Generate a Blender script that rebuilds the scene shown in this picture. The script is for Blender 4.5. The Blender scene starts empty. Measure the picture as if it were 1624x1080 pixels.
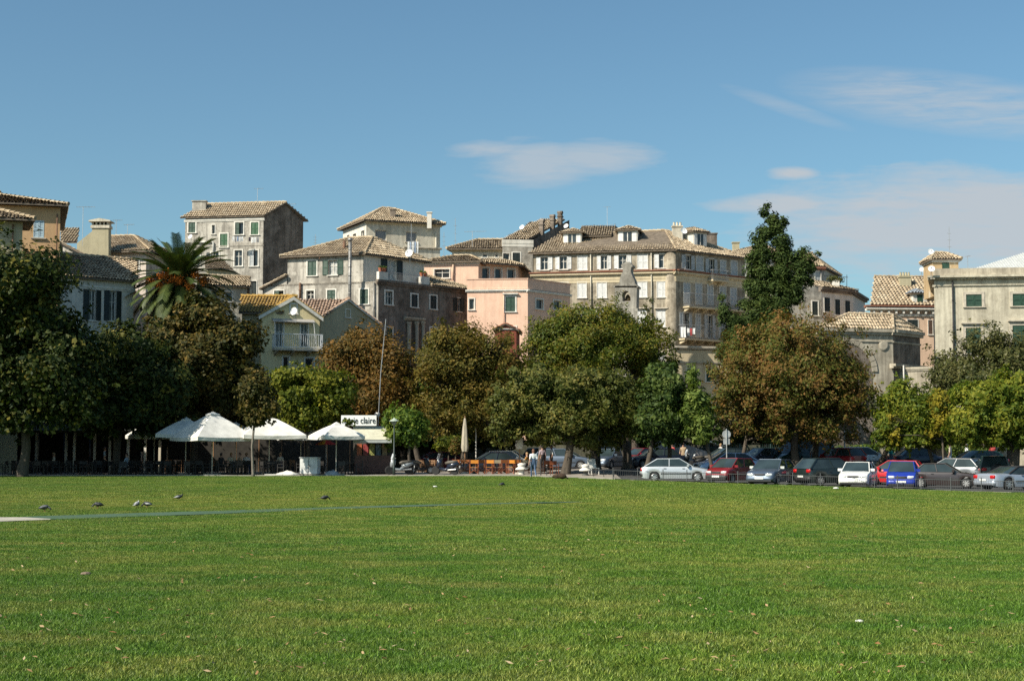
import bpy, bmesh, math, random
import numpy as np
from mathutils import Vector, Matrix

R = math.radians
rng = np.random.default_rng(7)
random.seed(7)
scene = bpy.context.scene
COL = scene.collection

# ---------------------------------------------------------------- camera
F = 2358.0                       # focal length in pixels of the 1624 px wide photograph
EYE = 1.65
PITCH = math.atan(172.0 / F)     # horizon at row 712
cam_d = bpy.data.cameras.new('camera')
cam_d.sensor_width = 36.0
cam_d.sensor_fit = 'HORIZONTAL'
cam_d.lens = F / 1624.0 * 36.0
cam_d.clip_start = 0.2
cam_d.clip_end = 6000
cam = bpy.data.objects.new('camera', cam_d)
COL.objects.link(cam)
cam.location = (0, 0, EYE)
cam.rotation_euler = (math.pi / 2 + PITCH, 0, 0)
scene.camera = cam

# ---------------------------------------------------------------- light
SUN_AZ = R(53)                   # sun to the left of straight behind the camera
SUN_EL = R(40)
to_sun = Vector((-math.sin(SUN_AZ) * math.cos(SUN_EL), -math.cos(SUN_AZ) * math.cos(SUN_EL), math.sin(SUN_EL)))
sd = bpy.data.lights.new('sun', 'SUN')
sd.energy = 5.0
sd.angle = R(0.53)
sd.color = (1.0, 0.93, 0.80)
sun = bpy.data.objects.new('sun', sd)
COL.objects.link(sun)
sun.location = (-60, -40, 80)
sun.rotation_euler = (-to_sun).to_track_quat('-Z', 'Y').to_euler()

world = bpy.data.worlds.new('World')
scene.world = world
world.use_nodes = True
wt = world.node_tree
for n in list(wt.nodes):
    wt.nodes.remove(n)
def wn(t, **k):
    n = wt.nodes.new(t)
    for a, b in k.items():
        setattr(n, a, b)
    return n
def wmath(op, a, b=None, clamp=False):
    n = wn('ShaderNodeMath', operation=op, use_clamp=clamp)
    for i, v in enumerate((a, b)):
        if v is None: continue
        if isinstance(v, (int, float)): n.inputs[i].default_value = v
        else: wt.links.new(v, n.inputs[i])
    return n.outputs[0]
sky = wn('ShaderNodeTexSky', sky_type='NISHITA')
sky.sun_disc = False
sky.sun_elevation = SUN_EL
sky.sun_rotation = math.atan2(to_sun.x, to_sun.y)
sky.altitude = 30
sky.air_density = 1.0
sky.dust_density = 1.2
sky.ozone_density = 1.6
tc = wn('ShaderNodeTexCoord')
sep = wn('ShaderNodeSeparateXYZ')
wt.links.new(tc.outputs['Generated'], sep.inputs[0])
# clouds live on a flat layer overhead direction space: u = azimuth slope, v = elevation slope
yy = wmath('MAXIMUM', sep.outputs[1], 0.02)
cu = wmath('DIVIDE', sep.outputs[0], yy)
cv = wmath('DIVIDE', sep.outputs[2], yy)
comb = wn('ShaderNodeCombineXYZ')
wt.links.new(cu, comb.inputs[0]); wt.links.new(cv, comb.inputs[1])
def cnoise(sx, sy, detail, rough, dist=0.0):
    mp = wn('ShaderNodeMapping'); mp.inputs['Scale'].default_value = (sx, sy, 1)
    wt.links.new(comb.outputs[0], mp.inputs[0])
    nz = wn('ShaderNodeTexNoise'); nz.inputs['Scale'].default_value = 1.0
    nz.inputs['Detail'].default_value = detail; nz.inputs['Roughness'].default_value = rough
    nz.inputs['Distortion'].default_value = dist
    wt.links.new(mp.outputs[0], nz.inputs['Vector'])
    return nz.outputs[0]
n_big = cnoise(11, 42, 9, 0.62, 0.6)
n_fine = cnoise(26, 190, 6, 0.6, 0.4)
def blob(px, py, rx, ry, rot=0.0, soft=0.6):
    u0 = (px - 812) / F; v0 = (712 - py) / F
    du = wmath('SUBTRACT', cu, u0); dv = wmath('SUBTRACT', cv, v0)
    c, s = math.cos(rot), math.sin(rot)
    a = wmath('ADD', wmath('MULTIPLY', du, c), wmath('MULTIPLY', dv, s))
    b = wmath('SUBTRACT', wmath('MULTIPLY', dv, c), wmath('MULTIPLY', du, s))
    q = wmath('ADD', wmath('POWER', wmath('DIVIDE', wmath('ABSOLUTE', a), rx / F), 2.0), wmath('POWER', wmath('DIVIDE', wmath('ABSOLUTE', b), ry / F), 2.0))
    return wmath('SUBTRACT', 1.0, q, True)
def cover(base, noise, gain, off):
    return wmath('MULTIPLY', base, wmath('ADD', wmath('MULTIPLY', noise, gain), off), True)
def ragged(base, amp, thr, gain, top):
    nz = wmath('ADD', wmath('MULTIPLY', n_big, 0.65), wmath('MULTIPLY', n_fine, 0.35))
    q = wmath('SUBTRACT', wmath('ADD', base, wmath('MULTIPLY', wmath('SUBTRACT', nz, 0.5), amp)), thr)
    return wmath('MULTIPLY', wmath('MULTIPLY', q, gain, True), top)
cl1 = ragged(wmath('MAXIMUM', wmath('MAXIMUM', blob(850, 254, 150, 56), blob(950, 245, 140, 44)), blob(770, 234, 110, 22)), 1.9, 0.40, 1.5, 0.66)
cl2 = ragged(wmath('MAXIMUM', blob(1570, 355, 560, 125), wmath('MAXIMUM', blob(1230, 322, 150, 26), blob(1260, 272, 60, 16))), 1.7, 0.34, 1.7, 0.9)
cl3 = cover(blob(1520, 158, 290, 55, -0.12), n_fine, 2.6, -0.55)
cl3 = wmath('MULTIPLY', cl3, 0.6)
cl4 = cover(wmath('MAXIMUM', blob(1255, 165, 120, 14, -0.33), blob(1262, 272, 48, 13)), n_fine, 1.8, -0.2)
cl4 = wmath('MULTIPLY', cl4, 0.34)
cloud = wmath('MAXIMUM', wmath('MAXIMUM', cl1, cl2), wmath('MAXIMUM', cl3, cl4))
mixc = wn('ShaderNodeMixRGB')
wt.links.new(cloud, mixc.inputs[0])
tint = wn('ShaderNodeMixRGB', blend_type='MULTIPLY'); tint.inputs[0].default_value = 1.0
tint.inputs[2].default_value = (0.77, 1.02, 1.04, 1)
wt.links.new(sky.outputs[0], tint.inputs[1])
wt.links.new(tint.outputs[0], mixc.inputs[1])
mixc.inputs[2].default_value = (4.6, 4.95, 5.3, 1)
bg = wn('ShaderNodeBackground'); bg.inputs[1].default_value = 0.083
wt.links.new(mixc.outputs[0], bg.inputs[0])
wo = wn('ShaderNodeOutputWorld')
wt.links.new(bg.outputs[0], wo.inputs[0])

vs = scene.view_settings
vs.view_transform = 'Standard'; vs.look = 'None'; vs.exposure = 0.46; vs.gamma = 1.0
vs.use_curve_mapping = False
scene.cycles.max_bounces = 6
scene.cycles.diffuse_bounces = 3
scene.cycles.glossy_bounces = 2
scene.cycles.transmission_bounces = 3
scene.cycles.transparent_max_bounces = 6
scene.cycles.use_adaptive_sampling = True
scene.cycles.use_denoising = False

# ---------------------------------------------------------------- photo measurements -> places
_fw = Vector((0, math.cos(PITCH), math.sin(PITCH))); _up = Vector((0, -math.sin(PITCH), math.cos(PITCH)))
CAMP = Vector((0, 0, EYE))
def ray(px, py):
    return Vector((1, 0, 0)) * ((px - 812) / F) + _up * ((540 - py) / F) + _fw
def P(px, py, Y):
    d = ray(px, py)
    return CAMP + d * (Y / d.y)
def gz(x, y=0.0):
    if x <= 0: return 0.0
    b = -0.7 * (1 - math.exp(-x / 20.0))
    t = min(1.0, max(0.0, (y - 90.0) / 11.0)); t = t*t*(3-2*t)      # the car park climbs towards its far side
    return b*(1-t) + 0.35*t*min(1.0, x/8.0)
def PG(px, py):
    d = ray(px, py)
    t = EYE / max(1e-6, -d.z)
    for _ in range(30):
        p = CAMP + d * t
        t = (EYE - gz(p.x, p.y)) / max(1e-6, -d.z)
    return CAMP + d * t
def GX(px, Y):
    """ground point under column px at distance Y"""
    x = (px - 812) / F * Y
    return Vector((x, Y, gz(x, Y)))

# ---------------------------------------------------------------- object helpers
def tag(o, label=None, cat=None, group=None, kind=None):
    if label: o['label'] = label
    if cat: o['category'] = cat
    if group: o['group'] = group
    if kind: o['kind'] = kind
    return o
def empty(name, loc=(0, 0, 0), rz=0.0, label=None, cat=None, group=None):
    o = bpy.data.objects.new(name, None)
    COL.objects.link(o)
    o.location = loc; o.rotation_euler = (0, 0, rz)
    o.empty_display_size = 0.2
    return tag(o, label, cat, group)
def link(name, me, parent=None, loc=None, rot=None):
    o = bpy.data.objects.new(name, me)
    COL.objects.link(o)
    if parent: o.parent = parent
    if loc is not None: o.location = loc
    if rot is not None: o.rotation_euler = rot
    return o
def copy_tree(o, parent=None):
    c = o.copy(); COL.objects.link(c); c.parent = parent
    for ch in o.children:
        copy_tree(ch, c)
    return c

class MB:
    """collects faces; build() links them as ONE mesh object"""
    def __init__(self):
        self.v = []; self.f = []; self.m = []; self.s = []; self.cur = 0; self.sm = False
    def face(self, pts):
        i = len(self.v)
        self.v.extend([tuple(p) for p in pts])
        self.f.append(tuple(range(i, i + len(pts)))); self.m.append(self.cur); self.s.append(self.sm)
    def faces(self, vs, fs):
        i = len(self.v)
        self.v.extend([tuple(p) for p in vs])
        for f in fs:
            self.f.append(tuple(i + k for k in f)); self.m.append(self.cur); self.s.append(self.sm)
    def box(self, lo, hi, M=None):
        x0, y0, z0 = lo; x1, y1, z1 = hi
        vs = [(x0,y0,z0),(x1,y0,z0),(x1,y1,z0),(x0,y1,z0),(x0,y0,z1),(x1,y0,z1),(x1,y1,z1),(x0,y1,z1)]
        if M is not None: vs = [M @ Vector(p) for p in vs]
        self.faces(vs, [(0,3,2,1),(4,5,6,7),(0,1,5,4),(1,2,6,5),(2,3,7,6),(3,0,4,7)])
    def cbox(self, c, s, M=None):
        self.box([c[i]-s[i]/2 for i in range(3)], [c[i]+s[i]/2 for i in range(3)], M)
    def prism(self, pts, z0, z1):
        """vertical prism over a CCW outline"""
        n = len(pts)
        vs = [(p[0], p[1], z0) for p in pts] + [(p[0], p[1], z1) for p in pts]
        fs = [tuple(range(n-1, -1, -1)), tuple(range(n, 2*n))]
        fs += [(i, (i+1) % n, n+(i+1) % n, n+i) for i in range(n)]
        self.faces(vs, fs)
    def extrude(self, pts, d):
        """3D outline pts (planar), extruded by vector d"""
        n = len(pts); d = Vector(d)
        vs = [Vector(p) for p in pts] + [Vector(p) + d for p in pts]
        fs = [tuple(range(n)), tuple(range(2*n-1, n-1, -1))]
        fs += [(i, n+i, n+(i+1) % n, (i+1) % n) for i in range(n)]
        self.faces(vs, fs)
    def tube(self, pts, rad, n=6, caps=True):
        pts = [Vector(p) for p in pts]
        if isinstance(rad, (int, float)): rad = [rad]*len(pts)
        rings = []
        prev = None
        for i, p in enumerate(pts):
            t = (pts[min(i+1, len(pts)-1)] - pts[max(i-1, 0)])
            if t.length < 1e-9: t = Vector((0, 0, 1))
            t.normalize()
            a = prev if prev is not None else (Vector((1, 0, 0)) if abs(t.x) < 0.9 else Vector((0, 1, 0)))
            a = (a - t*a.dot(t))
            if a.length < 1e-6: a = t.orthogonal()
            a.normalize(); b = t.cross(a); prev = a
            rings.append([p + (a*math.cos(2*math.pi*k/n) + b*math.sin(2*math.pi*k/n))*rad[i] for k in range(n)])
        vs = [q for r in rings for q in r]
        fs = []
        for i in range(len(pts)-1):
            for k in range(n):
                fs.append((i*n+k, i*n+(k+1) % n, (i+1)*n+(k+1) % n, (i+1)*n+k))
        if caps:
            fs.append(tuple(range(n-1, -1, -1))); fs.append(tuple((len(pts)-1)*n+k for k in range(n)))
        self.faces(vs, fs)
    def lathe(self, prof, n=12, c=(0, 0, 0), M=None):
        vs = []
        for r, z in prof:
            for k in range(n):
                a = 2*math.pi*k/n
                p = Vector((c[0]+r*math.cos(a), c[1]+r*math.sin(a), c[2]+z))
                vs.append(M @ p if M is not None else p)
        fs = []
        for i in range(len(prof)-1):
            for k in range(n):
                fs.append((i*n+k, i*n+(k+1) % n, (i+1)*n+(k+1) % n, (i+1)*n+k))
        fs.append(tuple(range(n-1, -1, -1))); fs.append(tuple((len(prof)-1)*n+k for k in range(n)))
        self.faces(vs, fs)
    def mesh(self, name, mats, origin=(0, 0, 0)):
        me = bpy.data.meshes.new(name)
        ox, oy, oz = origin
        me.from_pydata([(p[0]-ox, p[1]-oy, p[2]-oz) for p in self.v], [], self.f)
        if not isinstance(mats, (list, tuple)): mats = [mats]
        for m in mats: me.materials.append(m)
        if len(mats) > 1: me.polygons.foreach_set('material_index', self.m)
        if any(self.s): me.polygons.foreach_set('use_smooth', self.s)
        me.update()
        return me
    def build(self, name, mats, parent=None, origin=None):
        if origin is None: origin = parent_world(parent) if parent else (0, 0, 0)
        return link(name, self.mesh(name, mats, origin), parent)
def parent_world(o):
    p = Vector((0, 0, 0))
    while o is not None:
        p = p + o.location; o = o.parent
    return p
def np_mesh(name, V, Fq, mat, smooth=False):
    """fast mesh from numpy arrays; Fq is (n,k) with equal k"""
    me = bpy.data.meshes.new(name)
    V = np.asarray(V, dtype=np.float32); Fq = np.asarray(Fq, dtype=np.int32)
    k = Fq.shape[1]
    me.vertices.add(len(V)); me.vertices.foreach_set('co', V.ravel())
    me.loops.add(Fq.size); me.loops.foreach_set('vertex_index', Fq.ravel())
    me.polygons.add(len(Fq)); me.polygons.foreach_set('loop_start', np.arange(0, Fq.size, k, dtype=np.int32))
    if smooth: me.polygons.foreach_set('use_smooth', np.ones(len(Fq), dtype=bool))
    me.materials.append(mat)
    me.update(calc_edges=True)
    return me

# ---------------------------------------------------------------- materials
MATS = {}
class NT:
    def __init__(self, name):
        self.mat = bpy.data.materials.new(name); self.mat.use_nodes = True
        self.t = self.mat.node_tree
        self.b = self.t.nodes['Principled BSDF']
        self.out = self.t.nodes['Material Output']
    def n(self, typ, **k):
        q = self.t.nodes.new(typ)
        for a, b in k.items(): setattr(q, a, b)
        return q
    def l(self, a, b): self.t.links.new(a, b)
    def noise(self, scale, detail=4, rough=0.55, vec=None, mscale=None, coord='Object'):
        q = self.n('ShaderNodeTexNoise')
        q.inputs['Scale'].default_value = scale; q.inputs['Detail'].default_value = detail
        q.inputs['Roughness'].default_value = rough
        if vec is None:
            if coord == 'Position': vec = self.n('ShaderNodeNewGeometry').outputs['Position']
            else: vec = self.n('ShaderNodeTexCoord').outputs[coord]
        if mscale:
            mp = self.n('ShaderNodeMapping'); mp.inputs['Scale'].default_value = mscale
            self.l(vec, mp.inputs[0]); vec = mp.outputs[0]
        self.l(vec, q.inputs['Vector'])
        return q.outputs[0]
    def ramp(self, fac, stops, interp='LINEAR'):
        q = self.n('ShaderNodeValToRGB'); q.color_ramp.interpolation = interp
        el = q.color_ramp.elements
        while len(el) < len(stops): el.new(0.5)
        for e, (p, c) in zip(el, stops):
            e.position = p; e.color = (c[0], c[1], c[2], 1) if hasattr(c, '__len__') else (c, c, c, 1)
        self.l(fac, q.inputs[0])
        return q.outputs[0]
    def mix(self, fac, a, b, mode='MIX'):
        q = self.n('ShaderNodeMixRGB', blend_type=mode)
        for i, v in enumerate((fac, a, b)):
            if isinstance(v, (int, float)): q.inputs[i].default_value = v
            elif isinstance(v, tuple): q.inputs[i].default_value = (*v[:3], 1)
            else: self.l(v, q.inputs[i])
        return q.outputs[0]
    def math(self, op, a, b=None):
        q = self.n('ShaderNodeMath', operation=op)
        for i, v in enumerate((a, b)):
            if v is None: continue
            if isinstance(v, (int, float)): q.inputs[i].default_value = v
            else: self.l(v, q.inputs[i])
        return q.outputs[0]
    def bump(self, h, strength=0.3, dist=0.02):
        q = self.n('ShaderNodeBump'); q.inputs['Strength'].default_value = strength; q.inputs['Distance'].default_value = dist
        self.l(h, q.inputs['Height']); self.l(q.outputs[0], self.b.inputs['Normal'])
    def color(self, c): 
        if isinstance(c, tuple): self.b.inputs['Base Color'].default_value = (*c[:3], 1)
        else: self.l(c, self.b.inputs['Base Color'])
    def set(self, **k):
        for a, v in k.items(): self.b.inputs[a.replace('_', ' ')].default_value = v

def mat(name, col, rough=0.6, metal=0.0, var=0.12, scale=3.0, spec=0.5, coat=0.0):
    """plain painted or natural surface with a little wear"""
    if name in MATS: return MATS[name]
    t = NT(name)
    a = t.noise(scale, 5, 0.6)
    dark = tuple(c*(1-var*1.6) for c in col); light = tuple(min(1, c*(1+var)) for c in col)
    t.color(t.ramp(a, [(0.3, dark), (0.7, light)]))
    t.set(Roughness=rough, Metallic=metal)
    t.b.inputs['Specular IOR Level'].default_value = spec
    t.b.inputs['Coat Weight'].default_value = coat
    t.b.inputs['Coat Roughness'].default_value = 0.08
    MATS[name] = t.mat
    return t.mat
def stucco(name, base, stain, amt=0.5, streak=0.35, patch=None, patch_amt=0.0):
    """old lime render: blotches, rain streaks, patches of lost plaster"""
    if name in MATS: return MATS[name]
    t = NT(name)
    big = t.noise(0.5, 7, 0.7)
    med = t.noise(1.7, 6, 0.7)
    st = t.noise(1.0, 5, 0.6, mscale=(2.4, 2.4, 0.16))
    fine = t.noise(9.0, 4, 0.6)
    st2 = t.noise(1.0, 6, 0.65, mscale=(7.0, 7.0, 0.35))
    ed = t.noise(3.1, 7, 0.72)
    c = t.mix(t.math('MULTIPLY', t.ramp(big, [(0.42, 0.0), (0.57, 1.0)]), amt), base, stain)
    dk = tuple(x*0.52 for x in stain)
    c = t.mix(t.math('MULTIPLY', t.ramp(st, [(0.46, 0.0), (0.62, 1.0)]), streak), c, dk)
    c = t.mix(t.math('MULTIPLY', t.ramp(med, [(0.45, 0.0), (0.7, 1.0)]), amt*0.55), c, tuple(min(1, x*1.25+0.02) for x in base))
    c = t.mix(t.math('MULTIPLY', t.ramp(st2, [(0.50, 0.0), (0.66, 1.0)]), streak*0.8), c, dk)
    c = t.mix(t.math('MULTIPLY', t.ramp(ed, [(0.56, 0.0), (0.62, 1.0)]), amt*0.6), c, tuple(x*0.8 for x in stain))
    if patch:
        pn = t.noise(0.75, 5, 0.7)
        c = t.mix(t.math('MULTIPLY', t.ramp(pn, [(0.56, 0.0), (0.60, 1.0)]), patch_amt), c, patch)
    c = t.mix(0.16, c, t.ramp(fine, [(0.25, tuple(x*0.7 for x in base)), (0.75, tuple(min(1, x*1.2) for x in base))]))
    t.color(c); t.set(Roughness=0.92)
    t.b.inputs['Specular IOR Level'].default_value = 0.2
    t.bump(med, 0.35, 0.04)
    MATS[name] = t.mat
    return t.mat
def tile_mat(name, lo, mid, hi):
    if name in MATS: return MATS[name]
    t = NT(name)
    lo = tuple(a*0.45+b*0.55 for a, b in zip(lo, mid)); hi = tuple(a*0.5+b*0.5 for a, b in zip(hi, mid))
    g = t.n('ShaderNodeNewGeometry')
    c = t.ramp(g.outputs['Random Per Island'], [(0.0, lo), (0.5, mid), (1.0, hi)])
    big = t.noise(0.9, 5, 0.65)
    c = t.mix(t.math('MULTIPLY', t.ramp(big, [(0.42, 0.0), (0.66, 1.0)]), 0.6), c, tuple(x*0.55 for x in lo))
    li = t.noise(7.0, 4, 0.7)
    c = t.mix(t.math('MULTIPLY', t.ramp(li, [(0.55, 0.0), (0.75, 1.0)]), 0.3), c, tuple(min(1, x*1.25) for x in hi))
    t.color(c); t.set(Roughness=0.9)
    t.b.inputs['Specular IOR Level'].default_value = 0.2
    MATS[name] = t.mat
    return t.mat
def leaf_mat(name, cols, transl=0.3, rough=0.6, clump=None, spec=0.2):
    """cols: 3 to 4 leaf colours; each leaf takes one, clump noise shifts whole sprays"""
    if name in MATS: return MATS[name]
    t = NT(name)
    g = t.n('ShaderNodeNewGeometry')
    k = len(cols)
    r = t.math('ADD', t.math('MULTIPLY', g.outputs['Random Per Island'], 0.62), t.math('MULTIPLY', t.math('SUBTRACT', t.noise(0.55, 3, 0.6), 0.5), 1.5))
    r = t.math('ADD', r, 0.19)
    c = t.ramp(r, [(i/(k-1), cols[i]) for i in range(k)])
    t.color(c); t.set(Roughness=rough)
    t.b.inputs['Specular IOR Level'].default_value = spec
    tr = t.n('ShaderNodeBsdfTranslucent')
    t.l(t.mix(1.0, c, (1.0, 1.15, 0.55), 'MULTIPLY'), tr.inputs[0])
    mx = t.n('ShaderNodeMixShader'); mx.inputs[0].default_value = transl
    t.l(t.b.outputs[0], mx.inputs[1]); t.l(tr.outputs[0], mx.inputs[2]); t.l(mx.outputs[0], t.out.inputs[0])
    MATS[name] = t.mat
    return t.mat
def glass_mat(name, col=(0.02, 0.03, 0.035), rough=0.06):
    if name in MATS: return MATS[name]
    t = NT(name); t.color(t.ramp(t.noise(0.8, 2), [(0.3, tuple(c*0.6 for c in col)), (0.7, tuple(c*1.5 for c in col))]))
    t.set(Roughness=rough); t.b.inputs['Specular IOR Level'].default_value = 0.5
    MATS[name] = t.mat
    return t.mat
def paint_mat(name, col, metal=0.0):
    if name in MATS: return MATS[name]
    t = NT(name)
    dust = t.noise(2.2, 5, 0.6)
    t.color(t.mix(t.math('MULTIPLY', t.ramp(dust, [(0.45, 0.0), (0.75, 1.0)]), 0.18), col, tuple(0.6*c+0.05 for c in col)))
    t.set(Metallic=metal, Roughness=0.38 if metal else 0.3)
    t.b.inputs['Coat Weight'].default_value = 0.45; t.b.inputs['Coat Roughness'].default_value = 0.05
    MATS[name] = t.mat
    return t.mat
# ================================================================ the ground
EDGE = [(-160, 91.5), (-60, 91.5), (-30, 91.3), (0, 91), (5, 90.8), (8, 89.0), (11.5, 86.2), (16, 83.4), (18.8, 80.6), (21, 77), (25, 73.2), (32, 67.5), (60, 46), (110, 10)]
def edge_y(x):
    for (a, ya), (b, yb) in zip(EDGE, EDGE[1:]):
        if a <= x <= b: return ya + (yb-ya)*(x-a)/(b-a)
    return EDGE[-1][1]
def sheet(name, x0, x1, y0f, y1f, nx, ny, dz, m, level=None):
    V = []; Q = []
    for i in range(nx+1):
        x = x0 + (x1-x0)*i/nx
        a = y0f(x); b = y1f(x)
        for j in range(ny+1):
            y = a + (b-a)*j/ny
            V.append((x, y, gz(x, y)+dz if level is None else level))
    for i in range(nx):
        for j in range(ny):
            p = i*(ny+1)+j
            Q.append((p, p+ny+1, p+ny+2, p+1))
    o = link(name, np_mesh(name, V, Q, m))
    return tag(o, kind='structure')

def earth_mat():
    t = NT('dusty_earth'); a = t.noise(0.15, 8, 0.6, coord='Position'); b = t.noise(3.0, 5, 0.6, coord='Position')
    c = t.ramp(a, [(0.3, (0.13, 0.11, 0.08)), (0.7, (0.2, 0.17, 0.125))])
    t.color(t.mix(0.3, c, t.ramp(b, [(0.3, (0.07, 0.06, 0.045)), (0.7, (0.25, 0.22, 0.17))]))); t.set(Roughness=0.95); t.bump(b, 0.3, 0.03); t.b.inputs['Specular IOR Level'].default_value = 0.08
    return t.mat
def grass_color(t, blade):
    """one colour field for soil sheet and blades: patches of thirsty, yellowed turf in the green"""
    pos = t.n('ShaderNodeNewGeometry').outputs['Position']
    p1 = t.noise(0.11, 5, 0.62, vec=pos, mscale=(1, 1.1, 0))
    p2 = t.noise(0.62, 6, 0.68, vec=pos, mscale=(1, 1.4, 0))
    p3 = t.noise(3.2, 5, 0.65, vec=pos, mscale=(1, 1, 0))
    g1 = (0.056, 0.140, 0.013); g2 = (0.112, 0.188, 0.020); dry = (0.27, 0.255, 0.065)
    c = t.mix(t.ramp(p1, [(0.36, 0.0), (0.64, 1.0)]), g1, g2)
    c = t.mix(t.math('MULTIPLY', t.ramp(p2, [(0.44, 0.0), (0.68, 1.0)]), 0.58), c, dry)
    c = t.mix(t.math('MULTIPLY', t.ramp(p3, [(0.50, 0.0), (0.70, 1.0)]), 0.6), c, (0.036, 0.098, 0.008))
    # far strip beside the pitch is worn and yellow
    sx = t.n('ShaderNodeSeparateXYZ'); t.l(pos, sx.inputs[0])
    wob = t.math('ADD', sx.outputs[1], t.math('MULTIPLY', p1, 9.0))
    band = t.ramp(t.math('DIVIDE', wob, 120.0), [(0.30, 0.0), (0.38, 0.3), (0.43, 0.75), (0.48, 0.5), (0.56, 0.12), (0.70, 0.0)])
    c = t.mix(t.math('MULTIPLY', band, t.ramp(p2, [(0.30, 0.1), (0.62, 0.75)])), c, (0.24, 0.245, 0.045))
    return c
def lawn_mat():
    t = NT('lawn_turf')
    c = grass_color(t, False)
    fn = t.noise(38, 4, 0.7, coord='Position')
    c = t.mix(0.55, c, t.mix(1.0, c, t.ramp(fn, [(0.25, 0.25), (0.75, 1.55)]), 'MULTIPLY'))
    t.color(c); t.set(Roughness=0.9); t.b.inputs['Specular IOR Level'].default_value = 0.15
    t.bump(fn, 0.5, 0.03)
    return t.mat
def blade_mat():
    t = NT('grass_blade')
    c = grass_color(t, True)
    g = t.n('ShaderNodeNewGeometry')
    r = g.outputs['Random Per Island']
    c = t.mix(1.0, c, t.ramp(r, [(0.0, (0.35, 0.42, 0.3)), (0.55, (1.05, 1.08, 0.9)), (0.82, (1.7, 1.5, 1.5)), (1.0, (3.4, 2.7, 3.8))]), 'MULTIPLY')
    t.color(c); t.set(Roughness=0.5); t.b.inputs['Specular IOR Level'].default_value = 0.3
    tr = t.n('ShaderNodeBsdfTranslucent'); t.l(c, tr.inputs[0])
    mx = t.n('ShaderNodeMixShader'); mx.inputs[0].default_value = 0.2
    t.l(t.b.outputs[0], mx.inputs[1]); t.l(tr.outputs[0], mx.inputs[2]); t.l(mx.outputs[0], t.out.inputs[0])
    return t.mat
def asphalt_mat():
    t = NT('asphalt'); a = t.noise(0.5, 6, 0.6, coord='Position'); b = t.noise(22, 4, 0.7, coord='Position')
    c = t.ramp(a, [(0.3, (0.045, 0.045, 0.047)), (0.7, (0.085, 0.083, 0.08))])
    t.color(t.mix(0.3, c, t.ramp(b, [(0.3, (0.03, 0.03, 0.03)), (0.7, (0.14, 0.135, 0.13))]))); t.set(Roughness=0.85); t.bump(b, 0.3, 0.01); t.b.inputs['Specular IOR Level'].default_value = 0.08
    return t.mat
def paving_mat():
    t = NT('gravel_paving'); a = t.noise(0.7, 6, 0.6, coord='Position'); b = t.noise(14, 4, 0.7, coord='Position')
    c = t.ramp(a, [(0.3, (0.24, 0.21, 0.175)), (0.7, (0.36, 0.32, 0.27))])
    t.color(t.mix(0.25, c, t.ramp(b, [(0.3, (0.16, 0.14, 0.12)), (0.7, (0.5, 0.45, 0.4))]))); t.set(Roughness=0.9); t.bump(b, 0.25, 0.01); t.b.inputs['Specular IOR Level'].default_value = 0.08
    return t.mat

M_EARTH = earth_mat(); M_LAWN = lawn_mat(); M_BLADE = blade_mat(); M_ASPH = asphalt_mat(); M_PAVE = paving_mat()
# the sheet that reaches the horizon
sheet('ground', -2400, 2400, lambda x: -1500, lambda x: 3200, 80, 40, 0, M_EARTH, level=-0.78)
sheet('lawn', -90, 62, lambda x: -40, lambda x: edge_y(x), 152, 8, 0.0, M_LAWN)
sheet('plaza_pavement', -90, 6.6, lambda x: edge_y(x)+0.14, lambda x: 109.0, 90, 4, 0.05, M_PAVE)
sheet('road', 6.64, 62, lambda x: edge_y(x)+0.14, lambda x: 128.0, 56, 40, -0.03, M_ASPH)
sheet('town_street', -90, 6.6, lambda x: 109.05, lambda x: 230.0, 30, 6, 0.0, M_ASPH)
# kerb between lawn and paving, laid in stones
M_KERB = stucco('kerb_stone', (0.40, 0.37, 0.32), (0.20, 0.18, 0.15), 0.5, 0.2)
kerb = empty('kerb', (0, 91, 0)); tag(kerb, kind='structure')
xk = -34.0; kn = 0
while xk < 30:
    L = 1.15
    xm = xk+L/2
    ya = edge_y(xk)+0.07; yb = edge_y(xk+L)+0.07
    ang = math.atan2(yb-ya, L)
    b = MB(); hgt = 0.06 if xm < 6.6 else 0.02
    b.cbox((0, 0, 0.0), (math.hypot(L, yb-ya)-0.03, 0.15, 0.3))
    o = b.build('kerb_stone', M_KERB, kerb, (0, 0, 0))
    o.location = Vector((xm, (ya+yb)/2, gz(xm, (ya+yb)/2)-0.15+hgt+0.012*random.random())) - kerb.location
    o.rotation_euler = (0, 0, ang)
    xk += L; kn += 1

# the cricket strip: a long green mat and the bare concrete beyond its end
def mat_strip_mat():
    t = NT('pitch_matting'); a = t.noise(1.2, 5, 0.6, coord='Position'); b = t.noise(30, 3, 0.6, coord='Position')
    c = t.ramp(a, [(0.3, (0.060, 0.105, 0.064)), (0.7, (0.085, 0.135, 0.085))])
    t.color(t.mix(0.2, c, t.ramp(b, [(0.3, (0.04, 0.08, 0.055)), (0.7, (0.12, 0.17, 0.12))]))); t.set(Roughness=0.9); t.b.inputs['Specular IOR Level'].default_value = 0.1
    return t.mat
def flat_strip(name, pts, dz, m, n=40):
    # pts: (px, py_top, py_bottom) along the strip
    mb = MB()
    out = []
    for (px, yt, yb) in pts:
        out.append((PG(px, yt), PG(px, yb)))
    for (a, b), (c, d) in zip(out, out[1:]):
        up = Vector((0, 0, dz))
        mb.face([b+up, d+up, c+up, a+up])
    o = mb.build(name, m); tag(o, kind='structure')
    return o
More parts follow.
